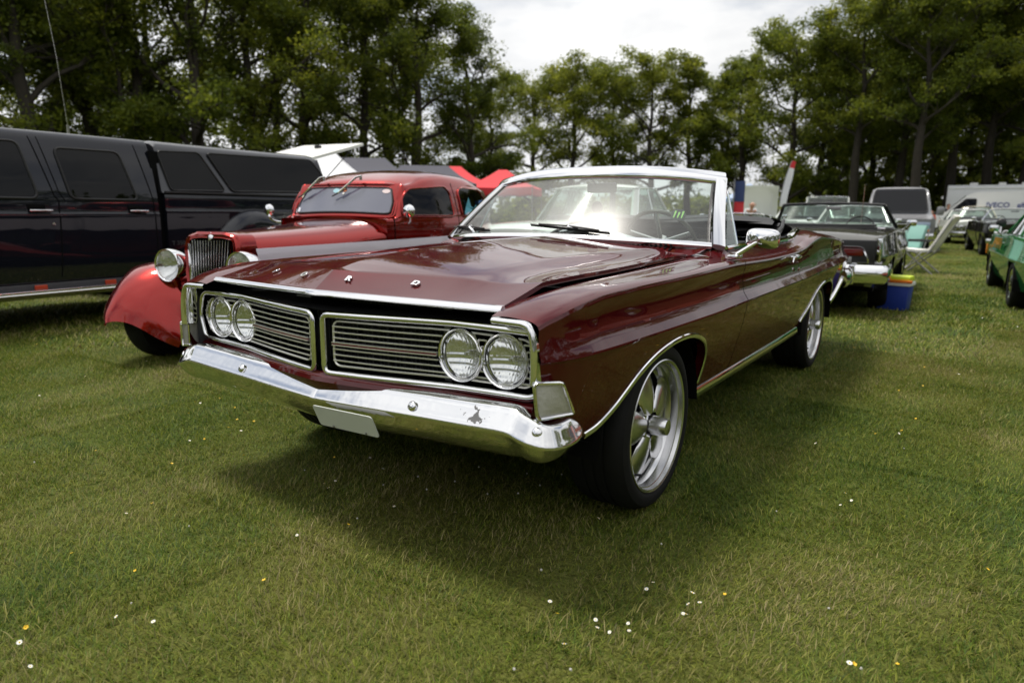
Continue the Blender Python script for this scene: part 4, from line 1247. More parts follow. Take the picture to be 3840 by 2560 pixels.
OAKS = {
    'tall': oak(1, 19, 2.4, 5.2, 117), 'tall2': oak(2, 19, 2.8, 5.4, 117), 'broad': oak(3, 18, 2.0, 6.0, 117),
    'mid': oak(4, 15.5, 2.2, 5.0, 103), 'mid2': oak(5, 15.5, 2.6, 4.6, 92), 'slim': oak(6, 16, 3.0, 3.6, 92, density=.9),
    'high': oak(7, 19, 6.8, 5.4, 112), 'high2': oak(8, 19, 6.0, 5.0, 112),
}
HT = {'tall': 19, 'tall2': 19, 'broad': 18, 'mid': 15.5, 'mid2': 15.5, 'slim': 16, 'high': 19, 'high2': 19}
def plant(kind, x, y, height, rz, label, group, name='oak_tree'):
    t, c = OAKS[kind]; k = height / HT[kind]
    o = thing(name, label, 'tree', (x, y, -.05), rz, group); o.scale = (k, k, k)
    link('trunk', t, o); link('crown', c, o)
    return o
TREES = [
 ('tall2', -42.61, 9.09, 19.9, 3.91, 'dark tree standing off the left end of the tree line', 'trees round the field'),
 ('tall', -42.85, 11.87, 20.3, 4.66, 'dark tree at the left edge of the picture, left of the pickup aerial', 'trees round the field'),
 ('broad', -37.35, 12.45, 18.0, 4.99, 'darkest tree in the upper left corner, behind the wire aerial', 'trees round the field'),
 ('tall2', -39.79, 16.96, 18.8, 5.92, 'tall tree with thin dark trunk just right of the wire aerial', 'trees round the field'),
 ('tall', -36.16, 17.54, 17.4, 4.65, 'tall leafy tree between the aerial and the thick forked trunk', 'trees round the field'),
 ('broad', -34.08, 19.19, 17.5, 5.79, 'big oak with a thick forked trunk, above the pickup canopy', 'trees round the field'),
 ('tall', -34.81, 23.56, 17.6, 0.18, 'dense oak right of the thick forked trunk', 'trees round the field'),
 ('tall2', -33.92, 26.4, 17.1, 2.92, 'dense oak above the raised white hatch', 'trees round the field'),
 ('broad', -32.35, 29.73, 16.7, 5.92, 'pale green oak above the red hot rod roof', 'trees round the field'),
 ('tall', -29.04, 31.58, 16.1, 4.08, 'big oak above the red canopies with its open forked crown', 'trees round the field'),
 ('tall2', -27.55, 35.45, 13.1, 5.66, 'oak whose crown ends beside the white sky gap', 'trees round the field'),
 ('mid2', -30.3, 40.9, 10.0, 0.71, 'low bushy tree under the oak beside the sky gap', 'trees round the field'),
 ('mid', -31.19, 48.8, 12.4, 2.95, 'small tree left of the round pale tree above the windscreen', 'trees round the field'),
 ('mid', -27.94, 49.61, 13.0, 1.55, 'round pale green tree above the windscreen of the maroon convertible', 'trees round the field'),
 ('mid2', -26.8, 54.76, 13.3, 3.41, 'slender tree just right of the round pale tree', 'trees round the field'),
 ('mid', -22.44, 53.49, 13.6, 3.6, 'oak with an open crown above the right half of the windscreen', 'trees round the field'),
 ('slim', -20.29, 56.52, 14.3, 0.08, 'narrow oak left of the lone leaning trunk', 'trees round the field'),
 ('slim', -16.04, 56.91, 13.8, 1.36, 'narrow tree with a lone bare trunk right of the windscreen pillar', 'trees round the field'),
 ('mid2', -19.31, 61.11, 13.8, 1.76, 'thin tree set back behind the lone bare trunk', 'trees round the field'),
 ('mid', -11.47, 54.0, 14.5, 5.75, 'oak standing behind the feather flag', 'trees round the field'),
 ('slim', -9.81, 58.45, 14.6, 4.81, 'narrow tree right of the feather flag', 'trees round the field'),
 ('high', -6.4, 51.93, 15.5, 1.0, 'tall oak with a dark straight trunk above the open black convertible', 'trees round the field'),
 ('high2', -4.57, 55.2, 16.0, 5.01, 'tall oak behind the roof of the silver van', 'trees round the field'),
 ('high', -2.42, 49.38, 15.4, 0.87, 'tall oak with twin dark trunks right of the silver van', 'trees round the field'),
 ('high2', -1.1, 56.49, 17.1, 3.88, 'tall dark oak above the white motorhome front', 'trees round the field'),
 ('high', 1.25, 55.56, 16.6, 0.8, 'dark oak above the lettered white van', 'trees round the field'),
 ('high2', 3.05, 54.55, 15.1, 0.01, 'dark oak in the upper right corner', 'trees round the field'),
 ('high', 5.27, 53.47, 16.6, 5.47, 'dark oak cut by the right edge of the picture', 'trees round the field'),
 ('tall', 7.86, 52.24, 16.4, 1.32, 'dark oak standing off the right end of the tree line', 'trees round the field'),
 ('tall', -50.72, 13.49, 19.5, 1.35, 'back row tree at the far left edge, above the pickup cab', 'trees round the field'),
 ('broad', -50.65, 19.59, 18.0, 6.17, 'back row tree just left of the pickup aerial', 'trees round the field'),
 ('tall2', -49.56, 26.38, 20.8, 5.48, 'back row tree left of the thick forked trunk, above the canopy gap', 'trees round the field'),
 ('mid', -42.08, 30.57, 17.4, 1.82, 'back row tree above the left end of the raised white hatch', 'trees round the field'),
 ('tall', -38.21, 38.05, 20.1, 6.04, 'back row tree above the middle of the hot rod roof', 'trees round the field'),
 ('mid', -9.89, 62.5, 14.3, 3.39, 'back row tree above the dark windscreen frame of the bronze convertible', 'trees round the field'),
 ('tall', -7.18, 64.95, 15.7, 4.26, 'back row tree directly above the silver van roof', 'trees round the field'),
 ('mid2', -4.75, 67.25, 15.0, 1.29, 'back row tree in the gap right of the silver van', 'trees round the field'),
 ('broad', -2.52, 63.42, 15.3, 5.91, 'back row tree left of the motorhome front corner', 'trees round the field'),
 ('mid', -0.2, 65.53, 14.6, 4.34, 'back row tree above the motorhome doorway', 'trees round the field'),
 ('tall', 2.15, 67.57, 16.1, 6.07, 'back row tree above the blue van lettering', 'trees round the field'),
 ('mid2', 4.83, 63.5, 14.3, 5.61, 'back row tree beyond the right edge of the lettered van', 'trees round the field')]
for tr_ in TREES: plant(*tr_)

# undergrowth and far wood: one soft mass nobody could count
r = random.Random(77); cl = []
def mass(x0, x1, d0, d1, n, zmax, rad):
    for _ in range(n):
        a = R(-34.63) + math.atan((r.uniform(x0, x1) - 1176) / 1602.0); D = r.uniform(d0, d1)
        cl.append((CAM.x + D * math.sin(a), CAM.y + D * math.cos(a), max(.3, zmax * r.random() ** 1.6), rad * r.uniform(.7, 1.3)))
mass(-700, 560, 60, 74, 130, 13, 1.2); mass(-700, 1250, 56, 72, 480, 4.6, 1.1); mass(1150, 2000, 74, 88, 420, 2.6, 1.1)
mass(1880, 2700, 66, 86, 250, 10, 1.3); mass(1800, 2900, 62, 76, 420, 3.6, 1.1)
o = link('undergrowth', leaf_mesh('undergrowth', cl, 46, .42, 900)); tag(o, kind='stuff')

# the wood that closes the field behind the camera and to its right (seen mirrored in paint and chrome)
cl = []
for _ in range(2600):
    a = R(r.uniform(18, 262)); D = r.uniform(44, 60); H_ = 13 + 3.5 * math.sin(a * 9) + 2 * math.sin(a * 23 + 1)
    cl.append((CAM.x + D * math.sin(a), CAM.y + D * math.cos(a), max(.3, H_ * r.random() ** .8), r.uniform(1.1, 2.0)))
o = link('far_wood', leaf_mesh('far_wood', cl, 44, .55, 901)); tag(o, kind='stuff')
# ================================================================== shared vehicle pieces
def plain_wheel(parent, x, y, s, r=.33, rr=.20, width=.20, rim=None, style='disc', zc=None):
    w = bpy.data.objects.new('wheel', None); COL.objects.link(w); w.parent = parent; w.location = (x, y, zc or r - .005); w.empty_display_size = .1
    so = [(rr, -.01), (rr + .02, .006), (rr + (r - rr) * .55, .008), (r - .02, -.006), (r - .004, -.03), (r, -.06), (r, -width + .04), (r - .02, -width), (rr, -width)]
    MB().lathe(so, 40, (0, 0, 0), 'x', s).build('tyre', M_RUBBER, w)
    if style == 'disc': pr = [(rr, -.008), (rr - .012, .0), (rr - .03, -.012), (rr * .62, -.02), (rr * .5, -.004), (rr * .3, .006), (.0001, .010)]
    else: pr = [(rr, -.006), (rr - .012, .002), (rr - .022, -.02), (rr - .03, -.09), (.07, -.075), (.055, -.03), (.04, -.012), (.0001, -.01)]
    rm = MB().lathe(pr, 36, (0, 0, 0), 'x', s).build('rim', rim or M_CHROME, w)
    if style != 'disc':
        for k in range(5):
            a = R(90 + 72 * k); c, q = math.cos(a), math.sin(a)
            MB().prism([(s * -.045, c * .05 - q * .03, q * .05 + c * .03), (s * -.045, c * .05 + q * .03, q * .05 - c * .03), (s * -.04, c * (rr - .03) + q * .05, q * (rr - .03) - c * .05), (s * -.04, c * (rr - .03) - q * .05, q * (rr - .03) + c * .05)], (s * -.03, 0, 0)).build('spoke', rim or M_CHROME, w, smooth=False)
    return w

def patch(f, poly, off, n=5, edge=False):
    """a pane lying on a surface f(a, b): polygon in (a, b), lifted by off along the local normal"""
    ca = sum(p[0] for p in poly) / len(poly); cb = sum(p[1] for p in poly) / len(poly)
    def lift(a, b):
        e = 1e-3
        p = Vector(f(a, b)); u = Vector(f(a + e, b)) - p; v = Vector(f(a, b + e)) - p
        nr = u.cross(v); nr = nr.normalized() if nr.length > 1e-12 else Vector((0, 0, 1))
        return p, nr
    q = [Vector((a, b, 0)) for a, b in poly]
    P = []
    for k in range(n + 1):
        t = k / n
        P.append([(lambda pn: pn[0] + pn[1] * off)(lift(ca + (v.x - ca) * t, cb + (v.y - cb) * t)) for v in q])
    return P

def spread_poly(poly, r, m=6):
    q = roundpoly([Vector((a, b, 0)) for a, b in poly], r, 4); o = []
    for a, b in zip(q, q[1:] + q[:1]):
        k = max(1, int((b - a).length / .06))
        o += [a + (b - a) * i / k for i in range(k)]
    return [(v.x, v.y) for v in o]

def pane(name, f, poly, off, m, parent, r=.04, frame=None, fr=.008, fmat=None, smooth_=True):
    pl = spread_poly(poly, r)
    P = patch(f, pl, off)
    o = MB().grid(P, closed_v=True).build(name, m, parent, angle=60)
    if frame:
        MB().tube(P[-1], fr, 6, closed=True).build(frame, fmat or M_CHROME, o)
    return o

# ------------------------------------------------------------------ generic period car (front towards local -y)
def period_car(name, label, paint, loc, rotz, W=.92, fo=.85, wb=2.9, ro=1.15, zsh=.86, zc=.66, zend=None, hood=.06, style='coupe',
               roof_z=1.38, ws=(.78, 1.20), roof=(2.2, 2.85), roofw=.60, roof_paint=None, glass=None, lower=None, wheel_style='disc', rim=None,
               face='quad', tail='lamps', group=None, belt_trim=None, visor=None, wr=.33, cat='car', wrap=False, tuck=.10, interior=None, flare=0.0, hoodup=False, accent=None, sill=.26, bumper=True):
    T = thing(name, label, cat, loc, rotz, group)
    L0, L1 = -fo, wb + ro
    zsf = interp([(L0, zsh - .07), (L0 + .12, zsh - .02), (.3, zsh), (wb * .45, zsh + .01), (wb * .8, zsh + .03 + flare), (wb + .3, zsh + .02 + flare * .8), (L1 - .1, zsh - .03), (L1, zsh - .08)])
    vcf = interp([(L0, W - .13), (L0 + .08, W - .06), (L0 + .3, W - .02), (.5, W), (wb * .8, W), (wb + .3, W - .02), (L1 - .15, W - .08), (L1, W - .14)])
    vsf = lambda u: vcf(u) - .045
    zcf = lambda u: zc + .01 * (u / wb)
    arch = []
    def arcpts(uc, ra):
        return [(uc - ra * math.cos(a), sill + (wr + .33 - sill) * (math.sin(a) ** .75)) for a in np.linspace(.02, math.pi - .02, 17)]
    ra = wr + .06
    pts = [(u, sill + .06 * (1 - (u - L0) / max(.01, (-ra - L0)))) for u in np.linspace(L0, -ra - .01, 7)] + arcpts(0, ra) + [(u, sill) for u in np.linspace(ra + .01, wb - ra - .01, 12)] + arcpts(wb, ra) + [(u, sill + .10 * (u - wb - ra) / (L1 - wb - ra)) for u in np.linspace(wb + ra + .01, L1, 7)]
    mid = style != 'open'
    def col(u, zb):
        zs = zsf(u)
        vi = 0.0; zi = zs + .022 + hood * (1 if u < ws[0] + .1 else .7)
        if style == 'open' and ws[0] + .05 < u < roof[1]: vi, zi = W - .17, zs + .035
        return side_column(u, min(zb, zcf(u) - .03), zcf(u), zs, vcf(u), vsf(u), vi, zi, tuck=tuck, bead=.010, crown=.014 if vi == 0 else 0)
    segs = []
    segs = [pts] if mid else [[p for p in pts if p[0] <= ws[0] + .05], [p for p in pts if ws[0] + .05 < p[0] < roof[1]], [p for p in pts if p[0] >= roof[1]]]
    mb = MB()
    ends = {}
    for s in (1, -1):
        for sg in segs:
            C = [col(u, z) for u, z in sg]
            mb.grid(mirror(C, s))
        ends[s] = (mirror([col(*pts[0])], s)[0], mirror([col(*pts[-1])], s)[0])
    for k in (0, 1):
        a, b = ends[1][k], ends[-1][k]
        mb.grid(np.stack([a, b], 1))
    body = mb.build('body', paint, T, angle=32)
    if lower is not None:
        mb = MB()
        for s in (1, -1):
            C = np.array([[q for q in col(u, z)][:11] for u, z in pts]); C[..., 0] += .004; mb.grid(mirror(C, s))
        mb.build('lower_body', lower, T, angle=32)
    # shut lines
    for s in (1, -1):
        for u in (ws[0] + .12, roof[0] - .02 if style != 'open' else ws[0] + 1.25):
            mb = MB()
            c = [q for q in col(u, sill + .01) if q[2] < zsf(u)]
            for a, b in zip(c[:-1], c[1:]):
                mb.poly([(s * (a[0] + .003), a[1] - .005, a[2]), (s * (a[0] + .003), a[1] + .005, a[2]), (s * (b[0] + .003), b[1] + .005, b[2]), (s * (b[0] + .003), b[1] - .005, b[2])])
            mb.build('shut_line', M_DARK, T, smooth=False)
    # inner arches and floor pan
    mb = MB(); mb.box((0, wb / 2, sill + .12), (2 * W - .30, wb + fo + ro - .3, .2))
    for s in (1, -1):
        for uc in (0, wb):
            mb.grid([[(s * (W - .03), uc - ra * 1.02 * math.cos(a), sill + (wr + .34 - sill) * max(0, math.sin(a)) ** .75), (s * (W - .35), uc - ra * math.cos(a), sill + (wr + .34 - sill) * max(0, math.sin(a)) ** .75)] for a in np.linspace(0, math.pi, 13)])
            mb.poly([(s * (W - .34), uc - ra, sill), (s * (W - .34), uc + ra, sill), (s * (W - .34), uc + ra, wr + .34), (s * (W - .34), uc - ra, wr + .34)])
    mb.build('underbody', M_DARK, T, smooth=False)
    for s in (1, -1):
        for uc in (0, wb): plain_wheel(T, s * (W - .045), uc, s, wr, wr * .62, .2, rim, wheel_style)
    # greenhouse
    gl = glass or M_SIDEGLASS
    bw = W - .13; zb = zsh + .05
    def front(t, h):
        a = abs(t)
        p0 = Vector((t * bw, ws[0] + .16 * a ** 2.2, zb + .01)); p1 = Vector((t * roofw, ws[1] + .14 * a ** 2.2, roof_z - .04 - .025 * a * a))
        return p0.lerp(p1, h)
    def rear(t, h):
        a = abs(t)
        p0 = Vector((t * bw, roof[1] - (.16 if not wrap else .52) * a ** 2.2, zb + .01)); p1 = Vector((t * roofw, roof[0] - (.12 if not wrap else .30) * a ** 2.2, roof_z - .04 - .025 * a * a))
        return p0.lerp(p1, h)
    MB().grid([[front(t, h) for h in np.linspace(0, 1, 5)] for t in np.linspace(-1, 1, 17)]).build('windscreen', gl, T)
    rp = roof_paint or paint
    fm = visor or M_CHROME
    def pillar(q, r_=.022, m_=None): MB().tube(q, r_, 6).build('pillar', m_ or rp, T)
    MB().tube([front(t, 1) + Vector((0, .01, .008)) for t in np.linspace(-1, 1, 17)], .020, 6).build('windscreen_header', fm, T)
    MB().tube([front(t, 0) for t in np.linspace(-1, 1, 17)], .012, 6).build('windscreen_base', M_CHROME, T)
    for s in (1, -1): pillar([front(s, h) for h in np.linspace(0, 1, 5)], .024, fm if style == 'open' else None)
    if style == 'open':
        mb = MB()
        for y in (ws[0] + .95, ws[0] + 1.65):
            for s in (1, -1): mb.rbox((s * .42, y, .72), (.62, .18, .52), .06)
            mb.rbox((0, y, .55), (1.4, .2, .3), .05)
        mb.build('seat', interior or M_VINYLBLK, T)
        mb = MB(); mb.rbox((0, ws[0] + .22, zb - .06), (2 * bw - .1, .22, .14), .04); mb.build('dashboard', M_TRIMBLK, T)
        mb = MB(); ce = Vector((-.38, ws[0] + .52, zb - .0)); tl = Matrix.Rotation(R(-60), 3, 'X')
        mb.tube([ce + tl @ Vector((.19 * math.cos(a), .19 * math.sin(a), 0)) for a in np.linspace(0, 6.28, 25)[:-1]], .011, 6, closed=True); mb.tube([ce, ce + tl @ Vector((0, 0, -.3))], .02, 6)
        mb.build('steering_wheel', M_TRIMBLK, T)
        MB().rbox((0, ws[1] + .02, roof_z - .10), (.2, .02, .05), .015).build('inside_mirror', M_GREYPL, T)
        MB().box((0, (ws[0] + roof[1]) / 2, sill + .16), (2 * W - .34, roof[1] - ws[0], .04)).build('floor_or_dark_plate', M_DARK, T)
        mb = MB()
        for k in range(3): mb.rbox((0, roof[1] + .02 + .0 * k, zb + .0 + .028 * k), (2 * bw - .1 - .06 * k, .36 - .04 * k, .04), .018)
        mb.build('folded_top', M_VINYLBLK, T)
        MB().tube([(v, roof[1] + .14, zsf(roof[1]) + .045 + .03 * (1 - (v / bw) ** 2)) for v in np.linspace(-bw, bw, 11)], .010, 6).build('deck_moulding', M_CHROME, T)
    else:
        MB().grid([[rear(t, h) for h in np.linspace(0, 1, 5)] for t in np.linspace(-1, 1, 17)]).build('rear_window', gl, T)
        P = []
        for t in np.linspace(-1, 1, 15):
            a, b = front(t, 1), rear(t, 1)
            P.append([a.lerp(b, k) + Vector((0, 0, .055 * math.sin(math.pi * k) ** .7 * (1 - .5 * t * t) + .006)) for k in np.linspace(0, 1, 11)])
        MB().grid(P).build('roof', rp, T, angle=50)
        MB().tube([rear(t, 1) for t in np.linspace(-1, 1, 17)], .014, 6).build('rear_window_header', rp, T)
        MB().tube([rear(t, 0) for t in np.linspace(-1, 1, 17)], .012, 6).build('rear_window_base', M_CHROME, T)
        for s in (1, -1):
            A0, A1, C0, C1 = front(s, 0), front(s, 1), rear(s, 0), rear(s, 1)
            # C pillar as a panel, side glass, drip rail
            cw0, cw1 = (.34, .22) if not wrap else (.16, .14)
            c0 = C0 + Vector((s * .004, -cw0, 0)); c1 = C1 + Vector((s * .004, -cw1, 0))
            MB().prism([C0, c0, c1, C1], (s * -.03, 0, 0)).build('pillar', rp, T, smooth=False)
            MB().prism([A0 + Vector((0, .03, 0)), c0, c1, A1 + Vector((0, .02, 0))], (s * -.004, 0, 0)).build('side_window', gl, T, smooth=False)
            MB().tube([A0, A1 + Vector((s * .008, .0, .0)), A1.lerp(C1, .5) + Vector((s * .008, 0, .012)), C1], .011, 6).build('drip_rail', rp if not accent else M_CHROME, T)
            MB().tube([c0, c1], .012, 6).build('window_frame', M_CHROME, T)
            bmid = A0.lerp(c0, .52); bt = A1.lerp(c1, .50)
            MB().tube([bmid, bt], .012, 6).build('window_frame', M_CHROME, T)
            MB().tube([A0 + Vector((s * .01, 0, .0)), c0 + Vector((s * .01, 0, 0))], .010, 6).build('belt_moulding', M_CHROME, T)
        MB().box((0, (ws[0] + roof[1]) / 2 + .1, zb + .016), (2 * bw - .14, roof[1] - ws[0] - .5, .01)).build('floor_or_dark_plate', M_DARK, T)  # dark plate added at belt height in place of the shaded cabin below
        mb = MB()
        for y in (ws[0] + .75, ws[0] + 1.5):
            if y < roof[1] - .25: mb.rbox((0, y, zb + .05), (2 * bw - .3, .14, .12), .04)
        mb.build('seat', interior or M_VINYLBLK, T)
    if belt_trim is not None:
        mb = MB()
        for s in (1, -1): mb.sweep([(s * (vcf(u) - .005), u, zsf(u) - .005) for u in np.linspace(L0 + .2, L1 - .15, 30)], [(-.006, -.03), (.008, -.026), (.008, .026), (-.006, .03)], (s, 0, 0))
        mb.build('side_moulding', belt_trim, T)
    # face
    fz = zc + .0; ww = vcf(L0) - .05
    if bumper:
        bz = .44
        for e, sg in ((L0 - .05, -1), (L1 + .05, 1)):
            p_ = [(v, e + sg * .02 - sg * .16 * (abs(v) / W) ** 3, bz) for v in np.linspace(-W + .06, W - .06, 21)]
            MB().sweep(p_, [(-.02, -.075), (.02, -.06), (.035, 0), (.02, .06), (-.02, .075)], (0, sg, 0)).build('bumper', M_CHROME, T, angle=50)
    g = MB().rbox((0, L0 + .0, fz - .02), (2 * ww - .04, .05, .20), .02).build('grille', M_DARK, T)
    for k in range(5): MB().tube([(v, L0 - .03, fz - .10 + k * .04) for v in (-ww + .03, 0, ww - .03)], .006, 5).build('grille_bar', M_CHROME, g)
    lamps = {'quad': (ww - .10, ww - .29), 'dual': (ww - .12,)}.get(face, ())
    for v in lamps:
        for s in (1, -1):
            h = MB().lathe([(.085, .04), (.085, -.02), (.07, -.03), (.068, .0)], 24, (s * v, L0 - .02, fz), 'y').build('headlight', M_CHROME, T)
            MB().lathe([(.068, -.01), (.04, -.022), (.0001, -.026)], 20, (s * v, L0 - .015, fz), 'y').build('lamp_lens', M_LENS, h)
    zt = zsf(L1) - .08
    if tail == 'lamps':
        for s in (1, -1): MB().rbox((s * (vcf(L1) - .14), L1 + .005, zt - .03), (.16, .05, .10), .02).build('tail_lamp', M_REDLENS, T)
    for s in (1, -1):
        mr_ = MB().rbox((s * (W + .06), ws[0] + .28, zsh + .13), (.13, .06, .09), .03).build('door_mirror', M_CHROME, T)
        MB().tube([(s * (W - .05), ws[0] + .24, zsh + .03), (s * (W + .05), ws[0] + .28, zsh + .11)], .010, 6).build('mirror_stem', M_CHROME, mr_)
        MB().rbox((s * (W + .0), ws[0] + 1.1, zsh - .05), (.02, .14, .02), .008).build('door_handle', M_CHROME, T)
    T['_z'] = 0; del T['_z']
    return T

# ================================================================== the red hot rod sedan
HR = thing('hot_rod_sedan', 'candy red hot rod sedan with an upright barred grille and silver side band', 'car', (-2.74, .55, 0), R(12))
hw = interp([(-.12, .235), (.0, .262), (.5, .375), (1.0, .50), (1.28, .575), (1.6, .635), (2.1, .728), (2.7, .745), (3.1, .70), (3.5, .58), (3.75, .42)])
ht = interp([(-.12, .955), (0, .975), (.4, 1.00), (.9, 1.035), (1.28, 1.075), (1.40, 1.09)])
def hood_f(y, t):           # t -1..1 across
    w, z = hw(y), ht(y); zb = .60
    a = abs(t); s = 1 if t >= 0 else -1
    key = [(0, z), (w * .42, z - .008), (w * .78, z - .045), (w * .97, z - .125), (w * 1.0, z - .22), (w * .99, zb)]
    q = a * 5; i = min(4, int(q)); f = q - i
    k = [key[max(0, i - 1)], key[i], key[i + 1], key[min(5, i + 2)]]
    if i == 0: k[0] = (-key[1][0], key[1][1])
    c = lambda p0, p1, p2, p3, t_: .5 * ((2 * p1) + (-p0 + p2) * t_ + (2 * p0 - 5 * p1 + 4 * p2 - p3) * t_ * t_ + (-p0 + 3 * p1 - 3 * p2 + p3) * t_ ** 3)
    return (s * c(*[p[0] for p in k], f), y, c(*[p[1] for p in k], f))
MB().grid([[hood_f(y, t) for t in np.linspace(-1, 1, 41)] for y in np.linspace(.02, 1.40, 24)]).build('hood', M_CANDY, HR, angle=50)
# silver band and mesh side panels
for s in (1, -1):
    def band(y0, y1, za, zb_, off, name, m):
        P = []
        for y in np.linspace(y0, y1, 26):
            w = hw(y) + off
            k = .022 if name == 'silver_band' else 0
            P.append([(s * (w + k), y, za(y)), (s * (w + .003 + k * .55), y, (za(y) + zb_(y)) / 2), (s * w, y, zb_(y))])
        return MB().grid(P).build(name, m, HR)
    band(.03, 3.3, lambda y: .775 + .012 * y, lambda y: .868 + .020 * y, .012, 'silver_band', M_SILVER)
    band(.12, 1.15, lambda y: .56, lambda y: .772, .006, 'side_grille', M_DARK)
    mb = MB()
    for k in range(26):
        for d in (1, -1):
            y = .14 + k * .039
            mb.tube([(s * (hw(y) + .010), y, .58 if d > 0 else .765), (s * (hw(min(1.14, y + .11)) + .010), min(1.14, y + .11), .765 if d > 0 else .58)], .0035, 4)
    g_ = mb.build('side_mesh', M_DKGREY, HR); tag(g_, kind='stuff')
# grille shell and bars
shell_o = [(-.20, .44), (-.25, .70), (-.262, .88), (-.235, .965), (-.13, .99), (.13, .99), (.235, .965), (.262, .88), (.25, .70), (.20, .44)]
shell_i = [(-.165, .47), (-.212, .70), (-.224, .88), (-.21, .935), (-.11, .948), (.11, .948), (.21, .935), (.224, .88), (.212, .70), (.165, .47)]
so = [Vector((a, 0, b)) for a, b in spread_poly(shell_o, .03)]
def nearest_scale(p): return p
P = []
n = 72
def ray_poly(pl, ang, cx=0, cz=.71):
    best = None; d = (math.cos(ang), math.sin(ang))
    for (ax, az), (bx, bz) in zip(pl, pl[1:] + pl[:1]):
        ex, ez = bx - ax, bz - az; den = d[0] * ez - d[1] * ex
        if abs(den) < 1e-9: continue
        t = ((ax - cx) * ez - (az - cz) * ex) / den; u = ((ax - cx) * d[1] - (az - cz) * d[0]) / den
        if t > 0 and -1e-6 <= u <= 1 + 1e-6: best = t if best is None else min(best, t)
    return cx + d[0] * best, cz + d[1] * best
lean = lambda z: -.16 + .10 * (z - .44)      # the shell leans back towards its top
for k in range(n):
    a = 2 * math.pi * k / n; xo, zo = ray_poly(shell_o, a); xi, zi = ray_poly(shell_i, a)
    xm, zm = xo * .55 + xi * .45, zo * .55 + zi * .45
    P.append([(xo * 1.03, .06, zo), (xo * 1.01, lean(zo) + .03, zo), (xo * .985, lean(zo) + .004, zo - .002), (xm, lean(zm) - .010, zm), (xi, lean(zi) + .004, zi), (xi, lean(zi) + .03, zi)])
MB().grid(P, closed_u=True).build('grille_shell', M_CANDY, HR, angle=40)
MB().poly([(a, lean(b) + .035, b) for a, b in shell_i]).build('grille_backing', M_DARK, HR, smooth=False)
MB().tube([(a * .985, lean(b) + .0, b) for a, b in spread_poly(shell_i, .02)], .005, 6, closed=True).build('grille_surround', M_CANDY, HR)
for k in range(15):
    x = -.186 + k * .0266
    zt_ = min(.928, .93 - .9 * max(0, abs(x) - .17) ** 1.4)
    zb_ = .49 + max(0, abs(x) - .17) * 3.0
    MB().sweep([(x * (.80 + .2 * (z - .48) / .45), lean(z) + .008, z) for z in np.linspace(zb_, zt_, 6)], [(.008, 0), (0, .0036), (-.012, .0028), (-.012, -.0028), (0, -.0036)], (0, -1, 0)).build('grille_bar', M_CHROME, HR)
MB().sweep([(-.208 * (.80 + .2 * (z - .48) / .45), lean(z) + .0, z) for z in np.linspace(.5, .90, 6)], [(.008, 0.012), (.010, .0), (.008, -.012), (-.01, -.012), (-.01, .012)], (0, -1, 0)).build('grille_edge_strip', M_CHROME, HR)
orn = MB().lathe([(.0001, .012), (.018, .009), (.026, .002), (.026, -.004)], 20, (0, 0, 0), 'z').mesh('shell_badge', M_CHROME)
ob = link('shell_badge', orn, HR); ob.location = (0, lean(.965) - .002, .958); ob.rotation_euler = (R(62), 0, 0); ob.scale = (1.0, 1.3, 1)
# front apron between the fenders
MB().grid([[(x, -.10 + .1 * abs(x), .44), (x, -.16 + .1 * abs(x), .34), (x, -.12, .22)] for x in np.linspace(-.30, .30, 9)]).build('front_apron', M_CANDY, HR)
